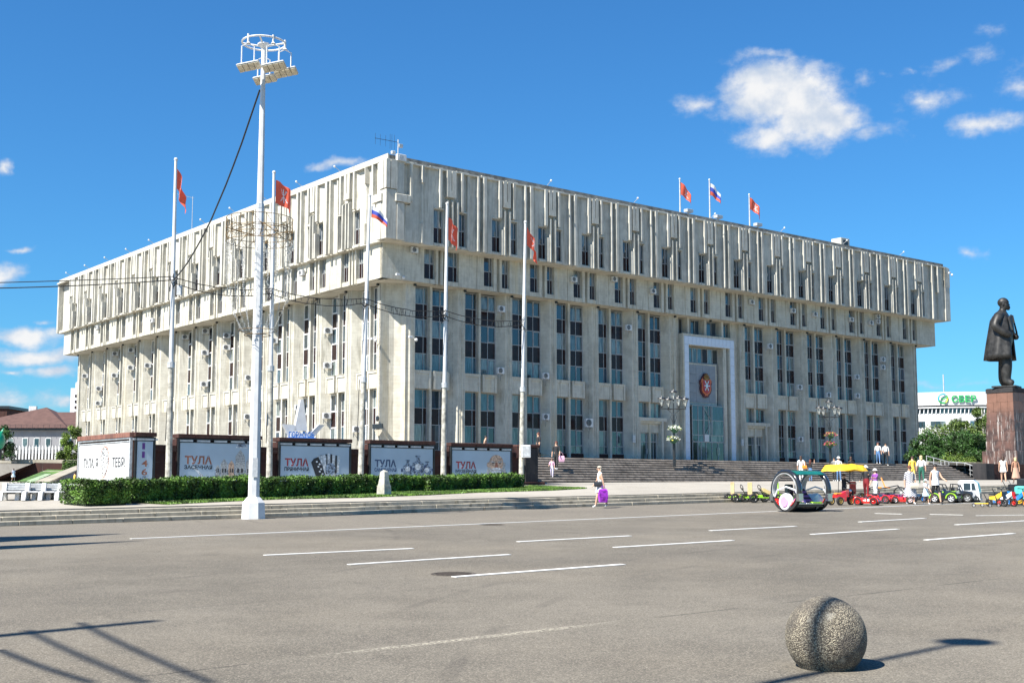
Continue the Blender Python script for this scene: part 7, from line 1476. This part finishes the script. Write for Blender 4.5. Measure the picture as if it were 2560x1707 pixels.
for px, w in ((2312, 20), (2350, 34), (2395, 34), (2440, 30)):
    for k in range(3):
        a, c = q(px-w/2+k*w/3, 1067), q(px-w/2+(k+1)*w/3-1, 1052); xm_ = (a.x+c.x)/2; yy = cy-sqrt(max(1, (Rb+.2)**2-(xm_-cxx)**2))-.25; w_ = MB().box(a.x, c.x, yy, yy+.9, a.z, c.z).build('window', M_PANE, sb)
LG = simple('sign_green', (.03, .36, .10), .4, 0, .1); LY = simple('sign_lime', (.45, .6, .04), .4, 0, .1); LB = simple('sign_azure', (.02, .36, .55), .4)
def onband(px): x = q(px, 1060).x; return x, cy-sqrt((Rb+.3)**2-(x-cxx)**2)-.25
x, y = onband(2381); zb_ = q(2381, 1004, yb-1).z; m = MB(); text_mb(m, 'СБЕР', 2.15, (q(2440, 1060).x-q(2380, 1060).x), Matrix.Translation((x, y-.12, zb_)) @ Matrix.Rotation(-.12, 4, 'Z'), .05, .1); m.build('lettering', LG, sb, fix=False)
x, y = onband(2361); zc_ = q(2361, 995.5, yb-1).z; rl_ = 1.12
for a0, a1, mt_ in ((100, 200, LB), (200, 300, LG), (300, 380, LY), (20, 45, LG), (55, 100, LB)):
    MB().tube([(x+rl_*cos(rad(a0+(a1-a0)*i/8)), y-.3, zc_+rl_*sin(rad(a0+(a1-a0)*i/8))) for i in range(9)], .2, 6).build('logo_arc', mt_, sb)
MB().tube([(x-.5, y-.4, zc_+.15), (x, y-.4, zc_-.25), (x+1.1, y-.4, zc_+.5)], .17, 6).build('tick_mark', LG, sb)
MB().tube([(q(2406, 1060).x, 12, q(2400, 980).z), (q(2406, 1060).x, 12, q(2406, 925).z)], .16, 6).build('mast', M_WGREY, sb)
# ---------------------------------------------------------------- things beside and behind the photographer whose shadows fall into view
def offpole(label, tip, H, r0, r1, head=None, name='street_lamp'):
    Lh = H/math.tan(SUN_EL); bx0, by0 = tip[0]-Lh*sin(SUN_AZ), tip[1]-Lh*cos(SUN_AZ); zt3 = road_z(*tip); z0 = road_z(bx0, by0)
    H2 = H+(zt3-z0); t = thing(name, label, 'lamp post' if name == 'street_lamp' else 'pylon', Vector((bx0, by0, z0)))
    MB().tube([(0, 0, 0), (0, 0, H2*(.63 if name == 'shadow_pylon' else 1))], [r0*(.3 if name == 'shadow_pylon' else 1), r1 if name != 'shadow_pylon' else r0*.25], 12).build('pole', M_BLACK if head else M_WHITE, t)
    if name == 'shadow_pylon': MB().lathe([(r0*.3, H2*.62), (r0, H2*.66), (.02, H2+.1)], 16).build('pointed_head', M_WHITE, t)
    if head: MB().ball((0, 0, H2+.1), head, 14, 8, sx=1.2, sz=.5).build('lamp_head', M_BLACK, t)
    return t
offpole('black lamp post standing left of the photographer', (4.35, 12.1), 14, .12, .05, .25)
offpole('white pole at the left behind the photographer', (-4.0, 13.9), 15, .22, .10); offpole('tapered white unseen form added for its shadow, left of the picture', (-9.7, 30.9), 15, 1.35, .05, None, 'shadow_pylon'); offpole('second tapered white unseen form added for its shadow, left of the picture', (-8.4, 28.1), 15, .75, .10, None, 'shadow_pylon')  # both pylons are invented, unseen forms shaped to cast the pointed wedge shadows
def shadow_cable(label, g0, g1, h):  # adds an unseen cable only to lay a thin shadow on the asphalt
    s = Vector((sin(SUN_AZ), cos(SUN_AZ), 0))*(h/math.tan(SUN_EL)); a = Vector((g0[0], g0[1], 0))-s; c = Vector((g1[0], g1[1], 0))-s; pts = []
    for i in range(13): u = i/12; p_ = a.lerp(c, u); pts.append((p_.x, p_.y, h+.3-.04*sin(pi*u)))
    tag(MB().tube(pts, .04, 6).build('overhead_cable', M_WIRE), label, 'cable')
shadow_cable('nearest of three unseen cables added for their shadows left of the photographer', tuple(grd(190, 1556))[:2], tuple(grd(500, 1709))[:2], 10); shadow_cable('middle one of three unseen cables added for their shadows left of the photographer', tuple(grd(55, 1575))[:2], tuple(grd(335, 1709))[:2], 10); shadow_cable('outer one of three unseen cables added for their shadows left of the photographer', tuple(grd(-20, 1625))[:2], tuple(grd(200, 1709))[:2], 9)
